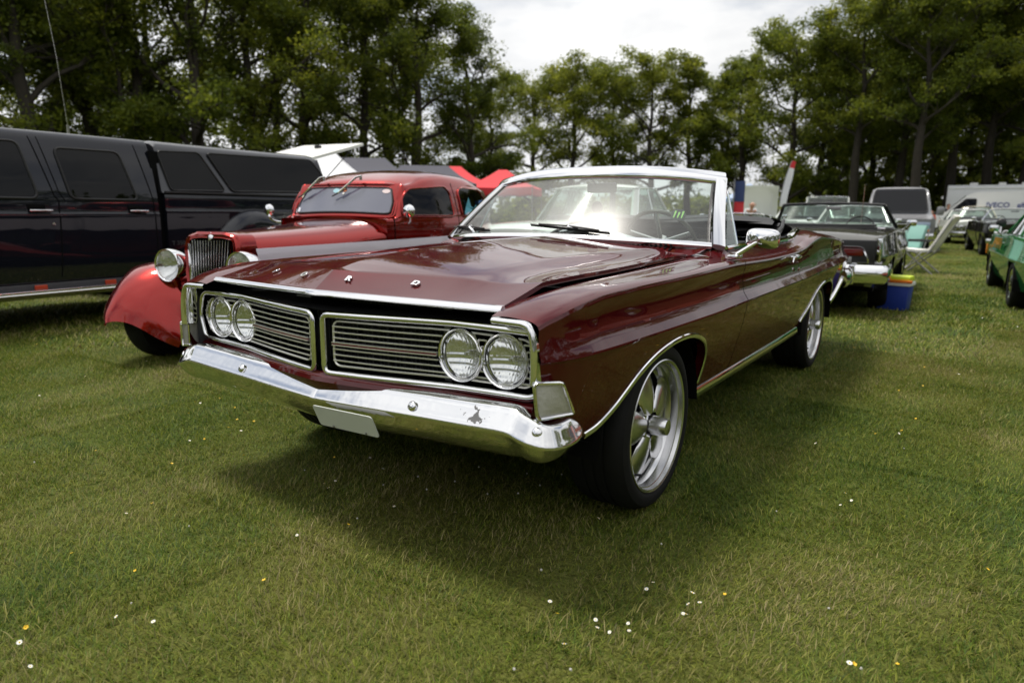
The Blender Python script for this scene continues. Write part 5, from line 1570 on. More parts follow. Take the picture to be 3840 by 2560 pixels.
# front fenders: teardrops with a deep outer lip and an inner skirt
for s in (1, -1):
    S_ = [  # y, [(x, z) outer lip .. crown .. inner edge]
        (-.500, [(.67, .322), (.66, .334), (.61, .345), (.52, .335), (.44, .29), (.37, .23), (.31, .18), (.26, .14)]),
        (-.475, [(.71, .316), (.705, .39), (.64, .45), (.55, .455), (.45, .41), (.37, .34), (.30, .27), (.24, .20)]),
        (-.410, [(.77, .314), (.77, .44), (.68, .555), (.57, .575), (.45, .54), (.37, .47), (.30, .40), (.24, .32)]),
        (-.30, [(.83, .325), (.83, .49), (.73, .635), (.60, .665), (.46, .635), (.37, .57), (.30, .50), (.24, .43)]),
        (-.12, [(.89, .37), (.90, .55), (.80, .70), (.63, .735), (.47, .71), (.38, .65), (.32, .57), (.27, .50)]),
        (.12, [(.90, .42), (.91, .57), (.82, .71), (.65, .745), (.50, .72), (.42, .66), (.37, .59), (.33, .53)]),
        (.40, [(.92, .42), (.925, .54), (.84, .66), (.68, .70), (.55, .67), (.48, .62), (.43, .56), (.40, .52)]),
        (.75, [(.90, .38), (.91, .45), (.85, .54), (.72, .57), (.62, .55), (.56, .52), (.52, .50), (.49, .48)]),
        (1.10, [(.88, .33), (.885, .37), (.85, .42), (.76, .44), (.68, .44), (.63, .43), (.59, .42), (.57, .42)]),
        (1.45, [(.86, .29), (.865, .31), (.84, .33), (.78, .34), (.73, .34), (.70, .34), (.68, .34), (.66, .34)]),
    ]
    rows = []
    for y, q in S_: rows.append(catmull([(s * x, y + .26 * max(0, (i - 1) / 6) ** 1.3 * min(1, max(0, (-.10 - y) / .30)), z) for i, (x, z) in enumerate(q)], 4))
    cols = list(zip(*rows)); dense = [catmull(list(c), 4) for c in cols]
    Pm = np.array([[tuple(v) for v in c] for c in dense])
    mb = MB().grid(Pm)
    lipc = Pm[0]; li = lipc.copy(); li[:, 0] -= s * .03; li[:, 2] += .015
    mb.grid(np.stack([lipc, li], 0))
    mb.build('front_fender', M_CANDY, HR, angle=60)
    MB().tube([tuple(p) for p in lipc], .008, 6).build('fender_bead', M_CANDY, HR)
    # running board and rear fender
    MB().rbox((s * .76, 1.85, .30), (.22, 1.4, .05), .02).build('running_board', M_CANDY, HR)
    rf = []
    for y, k in ((2.35, .0), (2.5, .45), (2.75, .85), (3.0, 1.0), (3.3, .85), (3.55, .5), (3.70, .1)):
        top_ = .34 + .44 * k
        rf.append(catmull([(s * .90, y, .30 + .10 * k), (s * .905, y, .34 + .25 * k), (s * .84, y, top_ - .03), (s * .72, y, top_), (s * .60, y, top_ - .02)], 4))
    MB().grid(rf).build('rear_fender', M_CANDY, HR, angle=60)
    for y, r_ in ((0, .315), (2.84, .35)): plain_wheel(HR, s * .78, y + (.02 if y == 0 else 0), s, r_, r_ * .62, .19, M_CHROME, 'disc')
    # bullet headlamps on posts
    c = Vector((s * .345, -.20, .742))
    hl = MB().lathe([(.108, .0), (.112, -.012), (.118, -.014), (.122, .0), (.121, .03), (.112, .08), (.090, .13), (.055, .175), (.02, .20), (.0001, .205)], 40, c, 'y').build('headlight', M_CHROME, HR, angle=70)
    MB().lathe([(.0001, .09), (.05, .07), (.09, .03), (.108, .0)], 32, c, 'y').build('reflector', M_CHROME, hl)
    P = []
    for i in range(33):
        row = []
        for j in range(33):
            a, b = i / 16 - 1, j / 16 - 1
            x, z = a * math.sqrt(max(0, 1 - b * b / 2)), b * math.sqrt(max(0, 1 - a * a / 2)); r2 = x * x + z * z
            row.append((c.x + x * .108, c.y - .026 * (1 - r2) - .006 + (.0014 if i % 2 else 0) * (1 if r2 < .9 else 0), c.z + z * .108))
        P.append(row)
    MB().grid(P).build('lamp_lens', M_LENS, hl, angle=180)
    MB().tube([c + Vector((0, .06, -.10)), c + Vector((s * .02, .10, -.24))], [.028, .035], 10).build('lamp_post', M_CANDY, hl)
# cabin shell
zroof = interp([(1.30, 1.085), (1.44, 1.09), (1.50, 1.18), (1.56, 1.32), (1.62, 1.405), (1.72, 1.455), (1.95, 1.515), (2.3, 1.545), (2.7, 1.535), (3.0, 1.50), (3.25, 1.41), (3.45, 1.26), (3.62, 1.02), (3.75, .75)])
def cab_f(y, t):            # t: 0 sill .. 1 roof centre
    w = hw(y); zr = zroof(y)
    zbelt = min(1.05, zr - .02)
    key = [(w * .92, .36), (w * .97, .60), (w * 1.0, .86), (w * 1.0, zbelt), (w * .955, min(zbelt + .16, zr - .012)), (w * .89, min(zbelt + .32, zr - .010)), (w * .80, zr - .055 if zr > 1.40 else zr - .008), (w * .55, zr - .012), (w * .25, zr), (0, zr + .004)]
    q = min(.9999, max(0, t)) * 9; i = int(q); f = q - i
    k = [key[max(0, i - 1)], key[i], key[i + 1], key[min(9, i + 2)]]
    c = lambda p0, p1, p2, p3, t_: .5 * ((2 * p1) + (-p0 + p2) * t_ + (2 * p0 - 5 * p1 + 4 * p2 - p3) * t_ * t_ + (-p0 + 3 * p1 - 3 * p2 + p3) * t_ ** 3)
    return (c(*[p[0] for p in k], f), y, c(*[p[1] for p in k], f))
ys = sorted(set([round(v, 3) for v in list(np.linspace(1.30, 1.75, 24)) + list(np.linspace(1.75, 3.75, 46))]))
mb = MB()
for s in (1, -1): mb.grid(mirror([[cab_f(y, t) for t in np.linspace(0, 1, 55)] for y in ys], s))
q = [cab_f(1.32, t) for t in np.linspace(0, 1, 30)]
mb.poly(q + [(-a, b, c) for a, b, c in reversed(q)])
mb.build('body', M_CANDY, HR, angle=50)
for s in (1, -1):
    fs = lambda y, t: (lambda p: (s * p[0], p[1], p[2]))(cab_f(y, t))
    zt2 = lambda y, z: min(np.linspace(.28, .68, 161), key=lambda t: abs(cab_f(y, t)[2] - z))
    for nm, pl in (('door_window', [(1.50, 1.09), (1.54, 1.25), (1.64, 1.345), (2.22, 1.385), (2.29, 1.33), (2.29, 1.09)]), ('quarter_window', [(2.46, 1.09), (2.46, 1.34), (2.56, 1.39), (2.98, 1.385), (3.16, 1.28), (3.19, 1.09)])):
        q = []
        for y, z in spread_poly(pl, .06): q.append((y, zt2(y, z)))
        P = patch(fs, q, .004 * (1 if s < 0 else -1) * -1)
        cy = [p for p in P[-1]]
        o = MB().grid(P, closed_v=True).build(nm, M_TINT, HR, angle=60)
        MB().tube(cy, .011, 6, closed=True).build('window_bead', M_CANDY, o)
    # door shut lines and handle
    for y in (1.40, 2.38):
        mb = MB()
        pts_ = [Vector(fs(y, t)) for t in np.linspace(.03, .60, 24)]
        for a, b in zip(pts_[:-1], pts_[1:]):
            mb.poly([a + Vector((s * .003, -.004, 0)), a + Vector((s * .003, .004, 0)), b + Vector((s * .003, .004, 0)), b + Vector((s * .003, -.004, 0))])
        mb.build('shut_line', M_DARK, HR, smooth=False)
    MB().tube([tuple(Vector(fs(y, .37)) + Vector((s * .004, 0, 0))) for y in np.linspace(1.40, 3.4, 22)], .009, 6).build('belt_bead', M_CANDY, HR)
    mi = MB().lathe([(.0001, -.030), (.03, -.026), (.052, -.010), (.056, .004), (.05, .010), (.0001, .012)], 24, ((.845 if s > 0 else -.77), 1.24 + (.12 if s < 0 else 0), 1.145), 'y').build('door_mirror', M_CHROME, HR)
    MB().tube(catmull([(s * .66, 1.46, 1.03), (s * .74, 1.40, 1.04), (s * (.80 if s > 0 else .75), 1.34, 1.08), ((.83 if s > 0 else -.765), 1.27 + (.10 if s < 0 else 0), 1.13)], 4), .010, 6).build('mirror_arm', M_CHROME, mi)
# windscreen set in a moulded frame
def wsf(x, h):
    t = x / .60
    return (x, 1.415 + .165 * h + .05 * t * t, 1.085 + .285 * h + .022 * (1 - t * t) * (1 - h) - .012 * t * t * h)
o = MB().grid(patch(wsf, spread_poly([(-.54, .0), (-.535, .45), (-.485, 1.0), (.485, 1.0), (.535, .45), (.54, .0)], .10), .010), closed_v=True).build('windscreen_frame', M_CANDY, HR, angle=60)
gl_p = spread_poly([(-.515, .07), (-.510, .45), (-.46, .92), (.46, .92), (.510, .45), (.515, .07)], .08)
M_RODGLASS = mat('sky_tinted_opaque_glass', (.10, .105, .15), .06, coat=1.0, spec=.9)  # opaque pane; the lavender sky reflection is put into its base colour
P = patch(wsf, gl_p, .018)
wg = MB().grid(P, closed_v=True).build('windscreen', M_RODGLASS, HR, angle=60)
MB().tube(P[-1], .008, 6, closed=True).build('windscreen_seal', M_TRIMBLK, wg)
P = patch(wsf, spread_poly([(-.56, -.03), (-.555, .45), (-.50, 1.06), (.50, 1.06), (.555, .45), (.56, -.03)], .10), .006)
MB().tube(P[-1], .013, 6, closed=True).build('windscreen_bead', M_CANDY, HR)
def dot(x, h, rx, rz, m, nm='sticker'):
    q = [(x + rx * math.cos(a), h + rz * math.sin(a)) for a in np.linspace(0, 2 * math.pi, 15)[:-1]]
    MB().grid(patch(wsf, q, .021, n=1), closed_v=True).build(nm, m, wg)
dot(-.50, .17, .026, .10, mat('white_sticker', (.7, .7, .8), .5)); dot(-.50, .66, .018, .07, M_CREAM)
dot(-.11, .80, .036, .075, mat('pale_blue_sticker', (.35, .6, .68), .5)); dot(-.02, .82, .026, .06, M_ORANGE); dot(-.02, .70, .012, .04, M_WHITE); dot(.42, .80, .04, .07, mat('pink_white_sticker', (.75, .62, .62), .5))
for x in (-.30, .12):
    b_ = Vector(wsf(x, 1.16)) + Vector((.03, -.055, .03))
    wp = MB().lathe([(.014, -.02), (.014, .02), (.0001, .026)], 12, b_, 'z').build('wiper', M_CHROME, HR)
    e_ = Vector(wsf(x - .17, .74)) + Vector((0, -.07, .0))
    MB().tube([b_ + Vector((0, -.01, .015)), b_ + Vector((-.03, -.03, .005)), e_], .0085, 6).build('wiper_arm', M_CHROME, wp)
    MB().tube([Vector(wsf(x - .23, .64)) + Vector((0, -.062, 0)), Vector(wsf(x - .09, .90)) + Vector((0, -.062, 0))], .007, 5).build('wiper_blade', M_TRIMBLK, wp)
# keepsakes standing in the left quarter window
qb = lambda y, z: Vector((hw(y) * (.985 if z < 1.15 else .96) + .012, y, z))
def kk(pts_, m): MB().poly([qb(y, z) for y, z in pts_]).build('window_keepsake', m, HR, smooth=False)
kk([(2.50, 1.12), (2.56, 1.19), (2.62, 1.29), (2.68, 1.20), (2.76, 1.18), (2.80, 1.22), (2.86, 1.16), (2.86, 1.12)], mat('pale_blue_cutout', (.10, .42, .55), .5))
kk([(2.88, 1.16), (2.89, 1.26), (3.02, 1.27), (3.03, 1.16)], mat('blue_cutout', (.05, .16, .42), .5))
kk([(2.52 + .07 * math.cos(a) + .06, 1.135 + .035 * math.sin(a)) for a in np.linspace(0, 6.28, 13)[:-1]], mat('white_disc', (.5, .55, .68), .5))
kk([(2.74, 1.10), (2.74, 1.16), (2.88, 1.165), (2.88, 1.10)], M_NAVY)
MB().rbox((0, 2.0, .30), (1.3, 3.4, .1), .03).build('chassis', M_DARK, HR)
MB().sweep(catmull([(-.6, 3.85, .45), (0, 3.95, .45), (.6, 3.85, .45)], 5), [(-.01, -.04), (.015, -.03), (.015, .03), (-.01, .04)], (0, 1, 0)).build('rear_bumper', M_CHROME, HR)

# ================================================================== the black crew-cab pickup with canopy
PK = thing('crew_cab_pickup', 'black crew cab pickup with a dark tinted canopy over its bed', 'pickup truck', (-6.42, 1.49, 0), R(4))
def prof_side(y, cab=True):
    """half cross-section of the cab: (x, z) from sill to roof centre"""
    if cab: return [(.945, .46), (.975, .60), (.99, .80), (.997, 1.04), (1.0, 1.095), (.985, 1.115), (.985, 1.22), (.955, 1.40), (.90, 1.66), (.865, 1.79), (.835, 1.835), (.77, 1.865), (.55, 1.885), (0, 1.90)]
    return [(.945, .50), (.975, .62), (.99, .80), (.997, 1.06), (1.0, 1.125), (.985, 1.145), (.985, 1.285), (.96, 1.30), (.90, 1.31), (0, 1.315)]
def pk_panel(name, y0, y1, prof, m, n=10):
    mb = MB()
    pr = catmull([(p[0], 0, p[1]) for p in prof], 3)
    for s in (1, -1):
        mb.grid([[(s * p.x, y, p.z) for p in pr] for y in np.linspace(y0, y1, n)])
    for y in (y0, y1):
        q = [(p.x, y, p.z) for p in pr]; mb.poly(q + [(-a, b, c) for a, b, c in reversed(q)])
    return mb.build(name, m, PK, angle=28)
pk_panel('cab', -2.35, -.005, prof_side(0), M_BLACKBLUE)
pk_panel('bed', .075, 2.52, prof_side(0, False), M_BLACKBLUE)
def roofside(y, z):
    pr = prof_side(0)
    for (x0, z0), (x1, z1) in zip(pr[:-1], pr[1:]):
        if z0 <= z <= z1: return (x0 + (x1 - x0) * (z - z0) / (z1 - z0), y, z)
    return (.9, y, z)
for s in (1, -1):
    f = lambda y, z: (lambda p: (s * p[0], p[1], p[2]))(roofside(y, z))
    for pl, n_ in (([(-2.05, 1.235), (-1.62, 1.735), (-1.255, 1.745), (-1.17, 1.235)], 'front_door_window'), ([(-.885, 1.235), (-.955, 1.71), (-.34, 1.715), (-.235, 1.26), (-.26, 1.235)], 'rear_door_window')):
        pane(n_, f, pl, .006 * s * 1, M_TINT, PK, r=.07, frame='window_seal', fr=.012, fmat=M_TRIMBLK)
    # shut lines (door edges), crease, handles, lock
    def line(path, w=.008):
        mb = MB()
        for (y0, z0), (y1, z1) in zip(path[:-1], path[1:]):
            n_ = max(1, int(abs(z1 - z0) / .05))
            for k in range(n_):
                a = Vector(f(y0 + (y1 - y0) * k / n_, z0 + (z1 - z0) * k / n_)); b = Vector(f(y0 + (y1 - y0) * (k + 1) / n_, z0 + (z1 - z0) * (k + 1) / n_))
                o_ = Vector((s * .004, 0, 0)); e = Vector((0, w / 2, 0))
                mb.poly([a - e + o_, a + e + o_, b + e + o_, b - e + o_])
        mb.build('shut_line', M_DARK, PK, smooth=False)
    line([(-1.15, 1.80), (-1.03, 1.26), (-1.00, 1.22), (-1.03, .50)], .010); line([(-1.08, 1.80), (-.985, 1.30), (-.94, 1.215)], .008); line([(-.16, 1.80), (-.06, 1.25), (-.05, .50)], .010)
    for y in (-1.17, -.235):
        h = MB().rbox((s * 1.008, y, 1.125), (.02, .20, .022), .008).build('door_handle', M_CHROME, PK)
        MB().rbox((s * .990, y - .03, 1.155), (.012, .15, .05), .01).build('handle_recess', M_DARK, h)
    MB().lathe([(.014, -.01), (.014, .006), (.0001, .008)], 12, (s * .995, -1.07, 1.00), 'x', s).build('door_lock', M_CHROME, PK)
    # sill band with marker lamps and a bright step rail
    MB().rbox((s * .945, -1.15, .415), (.03, 2.3, .07), .01).build('sill_panel', M_DKGREY, PK)
    for y in (-1.23, -.58, -1.95): MB().rbox((s * .965, y, .415), (.02, .11, .045), .008).build('side_marker', M_REDLENS if y < -1.9 else mat('orange_red_marker', (.55, .06, .02), .3, coat=.6), PK)
    MB().tube([(s * 1.03, y, .355) for y in (-2.4, -1.2, 0)], .034, 10).build('step_rail', M_DULLCHROME, PK)
    MB().rbox((s * .98, -1.2, .388), (.16, 2.4, .02), .008).build('step_board', M_ALU, PK)
    # wide rear wheel flare
    P = []
    for a in np.linspace(.12, math.pi - .12, 19):
        c, q = math.cos(a), math.sin(a)
        P.append([(s * .985, 1.22 - .66 * c, .40 + .76 * q), (s * 1.08, 1.22 - .62 * c, .40 + .71 * q), (s * 1.12, 1.22 - .56 * c, .40 + .63 * q), (s * 1.12, 1.22 - .50 * c, .40 + .55 * q), (s * 1.06, 1.22 - .49 * c, .40 + .54 * q)])
    MB().grid(P).build('wheel_flare', M_BLACKBLUE, PK, angle=50)
    plain_wheel(PK, s * 1.08, 1.22, s, .40, .22, .30, M_ALU, 'disc'); plain_wheel(PK, s * .95, -2.9, s, .40, .22, .26, M_ALU, 'disc')
    # canopy windows
    def cf(y, z):
        t = (z - 1.32) / .55
        return (s * (.96 - .075 * t), y, z)
    for pl, n_ in (([(.165, 1.345), (.07, 1.755), (.57, 1.775), (.85, 1.355)], 'canopy_window'), ([(.945, 1.355), (.675, 1.775), (2.24, 1.80), (2.40, 1.64), (2.46, 1.385)], 'canopy_window')):
        pane(n_, cf, pl, .012 * s, M_TINT, PK, r=.05, frame='window_seal', fr=.010, fmat=M_TRIMBLK)
    MB().tube([(s * .985, y, 1.325) for y in (.08, 1.3, 2.52)], .014, 6).build('canopy_seal', M_TRIMBLK, PK)
mb = MB(); P = []
for y, k in ((.055, 0), (.10, 1), (1.2, 1), (2.2, 1), (2.34, .99), (2.40, .90), (2.46, .70), (2.56, .0)):
    zt_ = 1.32 + (.535 if y < 2.38 else .535 * k); 
    q = [(.985, 1.318), (.965, 1.34), (.90, 1.76 if k > .8 else 1.32 + .44 * k), (.875, 1.815 if k > .8 else 1.32 + .5 * k), (.82, zt_ - .005), (.70, zt_ + .02 * (k > .5)), (0, zt_ + .035 * (k > .5))]
    if k == 0 and y < 1: q = [(.985, 1.318), (.965, 1.34), (.90, 1.75), (.875, 1.80), (.82, 1.83), (.70, 1.85), (0, 1.87)]
    P.append([(a, y, b) for a, b in q])
for s in (1, -1): mb.grid(mirror(P, s))
mb.poly([p for p in P[0]] + [(-a, b, c) for a, b, c in reversed(P[0])])
mb.build('canopy', car_paint('graphite_canopy', (.035, .036, .042), metal=.3, rough=.35, dust=.02), PK, angle=35)
mb = MB(); mb.box((0, .03, .95), (1.84, .10, 1.6)); mb.box((0, -.2, .42), (1.5, 5.0, .12)); mb.build('chassis', M_DARK, PK, smooth=False)
# front clip runs out of frame
mb = MB(); mb.rbox((0, -3.2, .86), (1.92, 1.8, .66), .12); mb.build('hood', M_BLACKBLUE, PK)
MB().prism([(-.80, -2.92, 1.20), (.80, -2.92, 1.20), (.72, -2.30, 1.82), (-.72, -2.30, 1.82)], (0, .01, 0)).build('windscreen', M_TINT, PK, smooth=False)
MB().rbox((0, -4.12, .60), (1.96, .12, .2), .05).build('front_bumper', M_CHROME, PK)
ae = MB().tube([(.55, -.62, 1.885), (.55, -.62, 1.97)], .014, 8).build('aerial', M_DULLCHROME, PK)
MB().tube([(.55, -.62, 1.97), (.56, -.66, 2.6), (.58, -.80, 3.9)], [.0028, .002, .0012], 5).build('aerial_whip', M_DULLCHROME, ae)
# badge on the bed side
cu = bpy.data.curves.new('badge', 'FONT'); cu.body = 'T 3500'; cu.size = .065; cu.extrude = .002; cu.align_x = 'LEFT'
tmp = bpy.data.objects.new('badge_text', cu); COL.objects.link(tmp); bpy.context.view_layer.update()
me = bpy.data.meshes.new_from_object(tmp.evaluated_get(bpy.context.evaluated_depsgraph_get())); bpy.data.objects.remove(tmp)
bd = link('badge', me, PK, M_DKGREY); bd.rotation_euler = (R(90), 0, R(90)); bd.location = (.995, .11, .76)
# ================================================================== cars and vans behind and beside
period_car('open_sports_car', 'dark bronze open convertible showing its tail, beside the blue cooler box', M_BRONZE, (-.10, 10.0, 0), math.pi + R(2.5), W=.96, fo=.95, wb=2.85, ro=1.15, zsh=.90, zc=.66, hood=.05, style='open', roof_z=1.33, ws=(.85, 1.22), roof=(2.2, 2.95), roofw=.68, face='quad', tail=None, visor=M_TRIMBLK, interior=M_DARK, flare=.01, bumper=False)
BC = [o for o in bpy.data.objects if o.name.startswith('open_sports_car')][0]
# its squared-off tail: black panel, chrome loops, lamps, bumper with guards
L1 = 2.85 + 1.15
MB().rbox((0, L1 + .02, .735), (1.66, .05, .27), .02).build('tail_panel', M_TRIMBLK, BC)
for s in (1, -1):
    MB().tube(roundpoly([Vector((s * x, L1 + .05, z)) for x, z in ((.10, .615), (.10, .79), (.70, .79), (.78, .615))], .05, 4), .014, 6, closed=True).build('lamp_surround', M_CHROME, BC)
    MB().rbox((s * .45, L1 + .048, .735), (.52, .02, .08), .015).build('tail_lamp', M_REDLENS, BC)
    MB().rbox((s * .40, L1 + .055, .65), (.40, .02, .07), .015).build('reverse_lamp', M_GREYPL, BC)
    MB().rbox((s * .86, L1 - .02, .76), (.05, .10, .26), .02).build('tail_fin', M_CHROME, BC)
    MB().rbox((s * .62, L1 + .16, .50), (.07, .07, .22), .02).build('bumper_guard', M_CHROME, BC)
MB().sweep(catmull([(-.95, 3.6, .50), (-.94, 3.98, .50), (-.84, 4.08, .50), (0, 4.13, .50), (.84, 4.08, .50), (.94, 3.98, .50), (.95, 3.6, .50)], 5), [(.10, 0), (.07, -.03), (0, -.04), (-.07, -.03), (-.10, 0), (-.08, .03), (.08, .03)], (0, 0, 1)).build('bumper', M_CHROME, BC, angle=50)
MB().tube([(-.55, 2.98, .95), (-.56, 3.02, 1.5)], .004, 5).build('aerial', M_DULLCHROME, BC)

period_car('two_tone_coupe', 'white and mint fifties coupe with a wraparound window, seen through the windscreen', M_WHITECAR, (-3.1, 9.05, 0), math.pi, W=.95, fo=.85, wb=2.92, ro=1.25, zsh=.94, zc=.70, hood=.07, style='coupe', roof_z=1.56, ws=(.80, 1.15), roof=(2.35, 2.95), roofw=.66, wrap=True, face='dual', accent=True, roof_paint=M_WHITECAR, lower=M_MINT)
period_car('black_open_car', 'black open car with a white strip along its belt line, behind the steering wheel', M_BLACKCAR, (-3.2, 16.0, 0), math.pi, W=.95, zsh=.95, style='open', roof_z=1.17, belt_trim=M_WHITE, roof=(2.0, 2.8), hood=.03)
period_car('mint_coupe', 'pale mint coupe glimpsed through the bronze convertible windscreen', M_MINT, (-.75, 14.9, 0), R(6), W=.90, zsh=.88, style='coupe', roof_z=1.36, face='dual', roof_paint=M_WHITECAR)
period_car('white_coupe', 'white coupe with slim white pillars left of the bronze convertible windscreen', M_WHITECAR, (-2.55, 18.4, 0), R(8), W=.93, zsh=.92, style='coupe', roof_z=1.42, face='quad', roof_paint=M_WHITECAR, roofw=.62)
period_car('white_station_wagon', 'white tall roofed wagon just behind the slim pillared white coupe', M_WHITECAR, (-3.5, 27.0, 0), R(10), W=.95, zsh=1.0, style='coupe', roof_z=1.86, ws=(.75, 1.1), roof=(3.6, 3.95), roofw=.76, face='dual')
HU = period_car('white_car_hood_up', 'white car with its hood propped wide open behind the bald man', M_WHITECAR, (-5.5, 24.4, 0), R(14), W=.92, zsh=.90, style='coupe', roof_z=1.40, face='dual')
rt = Matrix.Rotation(R(-62), 3, 'X')
P = [[Vector((x, .62, .98)) + rt @ Vector((0, -y, .05 * math.sin(math.pi * min(1, y / 1.2)) - .05 * (x / .75) ** 2)) for y in np.linspace(0, 1.35, 9)] for x in np.linspace(-.76, .76, 9)]
Q = np.array([[tuple(v) for v in r_] for r_ in P]); Q2 = Q.copy(); Q2[..., 1] += .03
MB().grid(Q).grid(Q2).build('raised_hood', M_WHITECAR, HU)
MB().box((0, -.05, .955), (1.2, 1.1, .02)).build('engine_bay', M_DARK, HU)
MB().tube([(.5, -.5, .95), (.55, -.1, 1.85)], .008, 5).build('hood_prop', M_STEEL, HU)

period_car('black_coupe', 'black sixties coupe on chrome wheels in front of the lettered white van', M_BLACKCAR, (2.58, 21.75, 0), R(8), W=.96, fo=.95, wb=2.95, zsh=.92, zc=.66, style='open', roof_z=1.36, roof=(2.2, 2.9), face='quad', belt_trim=None, interior=M_VINYLBLK)
period_car('white_hardtop', 'white hardtop car parked just beyond the black sixties coupe', M_WHITECAR, (1.25, 30.4, 0), R(8), W=.93, zsh=.90, style='coupe', roof_z=1.38, face='quad', roof_paint=M_WHITECAR)
period_car('cream_sedan', 'cream and teal sedan standing beyond the white hardtop', M_CREAM, (1.35, 39.0, 0), R(8), W=.95, zsh=.95, style='coupe', roof_z=1.58, face='dual', lower=M_TEAL, roof_paint=M_CREAM)
GC = period_car('green_coupe', 'bright green coupe with chrome fender mirror at the right edge', M_GREENCAR, (2.80, 11.2, 0), math.pi + R(4.5), W=.90, fo=.80, wb=2.95, ro=1.5, zsh=.83, zc=.60, hood=.05, style='coupe', roof_z=1.33, ws=(.95, 1.5), roof=(2.2, 2.9), roofw=.58, face='dual', wr=.31, sill=.24)
fm = MB().lathe([(.0001, .03), (.05, .02), (.07, -.005), (.066, -.015), (.0001, -.015)], 20, (.80, .28, 1.03), 'y').build('fender_mirror', M_TRIMBLK, GC)
MB().tube([(.80, .30, .86), (.80, .28, .98)], .012, 6).build('mirror_stem', M_CHROME, fm)
MB().rbox((.885, -.50, .60), (.02, .07, .16), .01).build('side_marker', M_AMBER, GC)
for y in (.02, -.16): MB().lathe([(.0001, .02), (.02, .014), (.026, 0)], 12, (.82, y, .868), 'z').build('fender_stud', M_CHROME, GC)
period_car('rust_red_coupe', 'rust red coupe mirrored in the flank of the maroon convertible', M_RUST, (3.75, 6.3, 0), math.pi, W=.92, zsh=.86, style='coupe', roof_z=1.36, face='dual', glass=M_TINT)

# silver van, nose on
SV = thing('silver_van', 'tall silver van facing the camera behind the bronze convertible', 'van', (-.55, 22.3, 0), R(7))
vp = [(.86, .34), (.95, .55), (.97, .85), (.96, 1.08), (.93, 1.12), (.80, 1.80), (.72, 1.93), (.5, 1.98), (0, 2.0)]
def van_rows(ys, fn):
    mb = MB()
    for s in (1, -1):
        rows = []
        for y in ys: rows.append([(s * p.x, y, p.z) for p in catmull([(a, 0, b) for a, b in fn(y)], 2)])
        mb.grid(rows)
    return mb
def sv_prof(y):
    if y > .62: return vp
    k = max(0, min(1, (y + .55) / 1.17)); zh = 1.02 + .16 * k
    if y < .0: top = zh
    else: top = zh + (2.0 - zh) * min(1, (y / .62)) ** 1.0
    return [(x if z < 1.1 else x, min(z, top - .0008 * i)) for i, (x, z) in enumerate(vp)]
mb = van_rows(list(np.linspace(-.85, .62, 14)) + [1.2, 3.0, 4.6], sv_prof)
for y in (-.85, 4.6):
    q = [(p.x, y, p.z) for p in catmull([(a, 0, b) for a, b in sv_prof(y)], 2)]; mb.poly(q + [(-a, b, c) for a, b, c in reversed(q)])
mb.build('body', M_SILVERVAN, SV, angle=40)
wsv = lambda x, h: (x * (1 - .12 * h), .06 + .52 * h - .02, 1.16 + .76 * h)
pane('windscreen', wsv, [(-.80, .05), (-.78, .98), (.78, .98), (.80, .05)], .035, M_TINT, SV, r=.10, frame='windscreen_seal', fr=.018, fmat=M_TRIMBLK)
MB().rbox((0, -.86, .80), (1.55, .06, .24), .03).build('grille', M_DARK, SV)
for k in range(3): MB().tube([(-.42, -.90, .74 + .06 * k), (.42, -.90, .74 + .06 * k)], .012, 5).build('grille_bar', M_CHROME, SV)
for s in (1, -1):
    MB().rbox((s * .66, -.90, .82), (.36, .05, .20), .03).build('headlight', mat('bluish_lens', (.30, .38, .52), .12, coat=1.0), SV)
    MB().rbox((s * .66, -.905, .68), (.36, .04, .06), .02).build('turn_signal', M_AMBER, SV)
    m_ = MB().rbox((s * 1.13, .22, 1.26), (.20, .10, .26), .05).build('door_mirror', M_SILVERVAN, SV); MB().tube([(s * .95, .25, 1.18), (s * 1.08, .24, 1.22)], .02, 6).build('mirror_arm', M_TRIMBLK, m_)
    for y in (0, 3.4): plain_wheel(SV, s * .90, y, s, .36, .21, .22, M_ALU)
MB().rbox((0, -.92, .50), (1.92, .14, .20), .05).build('bumper', M_CHROME, SV)
MB().rbox((0, -1.0, .52), (.34, .01, .11), .004).build('number_plate', M_AMBER, SV)
MB().tube([(-.6, -.1, 1.15), (-.62, -.05, 1.9)], .006, 5).build('aerial', M_TRIMBLK, SV)

# motorhome and lettered van at the far right
MH = thing('motorhome', 'long white motorhome with rooftop boxes at the far edge of the field', 'motorhome', (3.2, 52, 0), R(2))
MB().rbox((0, 0, 1.75), (8.0, 2.3, 2.5), .10).build('body', M_VANWHITE, MH, angle=50)
MB().rbox((0, -1.16, 2.80), (7.9, .05, .06), .02).build('roof_rail', M_WHITE, MH); MB().rbox((0, -.02, .50), (7.8, 2.2, .3), .05).build('skirt', M_DKGREY, MH)
pane('door_opening', lambda x, z: (x, -1.155, z), [(-2.35, .75), (-2.35, 2.5), (-1.6, 2.5), (-1.6, .75)], .01, M_DARK, MH, r=.05, frame='door_frame', fr=.03, fmat=M_WHITE)
for x in (.5, 2.4): pane('side_window', lambda x_, z: (x_, -1.155, z), [(x, 1.6), (x, 2.3), (x + 1.1, 2.3), (x + 1.1, 1.6)], .01, M_TINT, MH, r=.08, frame='window_frame', fr=.03, fmat=M_WHITE)
for x, w_ in ((-2.6, .45), (-1.1, .4), (.1, .4), (2.0, 1.2)): MB().rbox((x, -.2, 3.08), (w_, .7, .16 if w_ < 1 else .28), .05).build('roof_vent', M_WHITE, MH)
for x in (-2.7, 2.5):
    for y in (-1.0, 1.0): MB().lathe([(.0001, -.1), (.2, -.1), (.34, -.09), (.36, 0), (.34, .09), (.2, .1), (.0001, .1)], 24, (x, y, .36), 'y').build('wheel', M_RUBBER, MH)
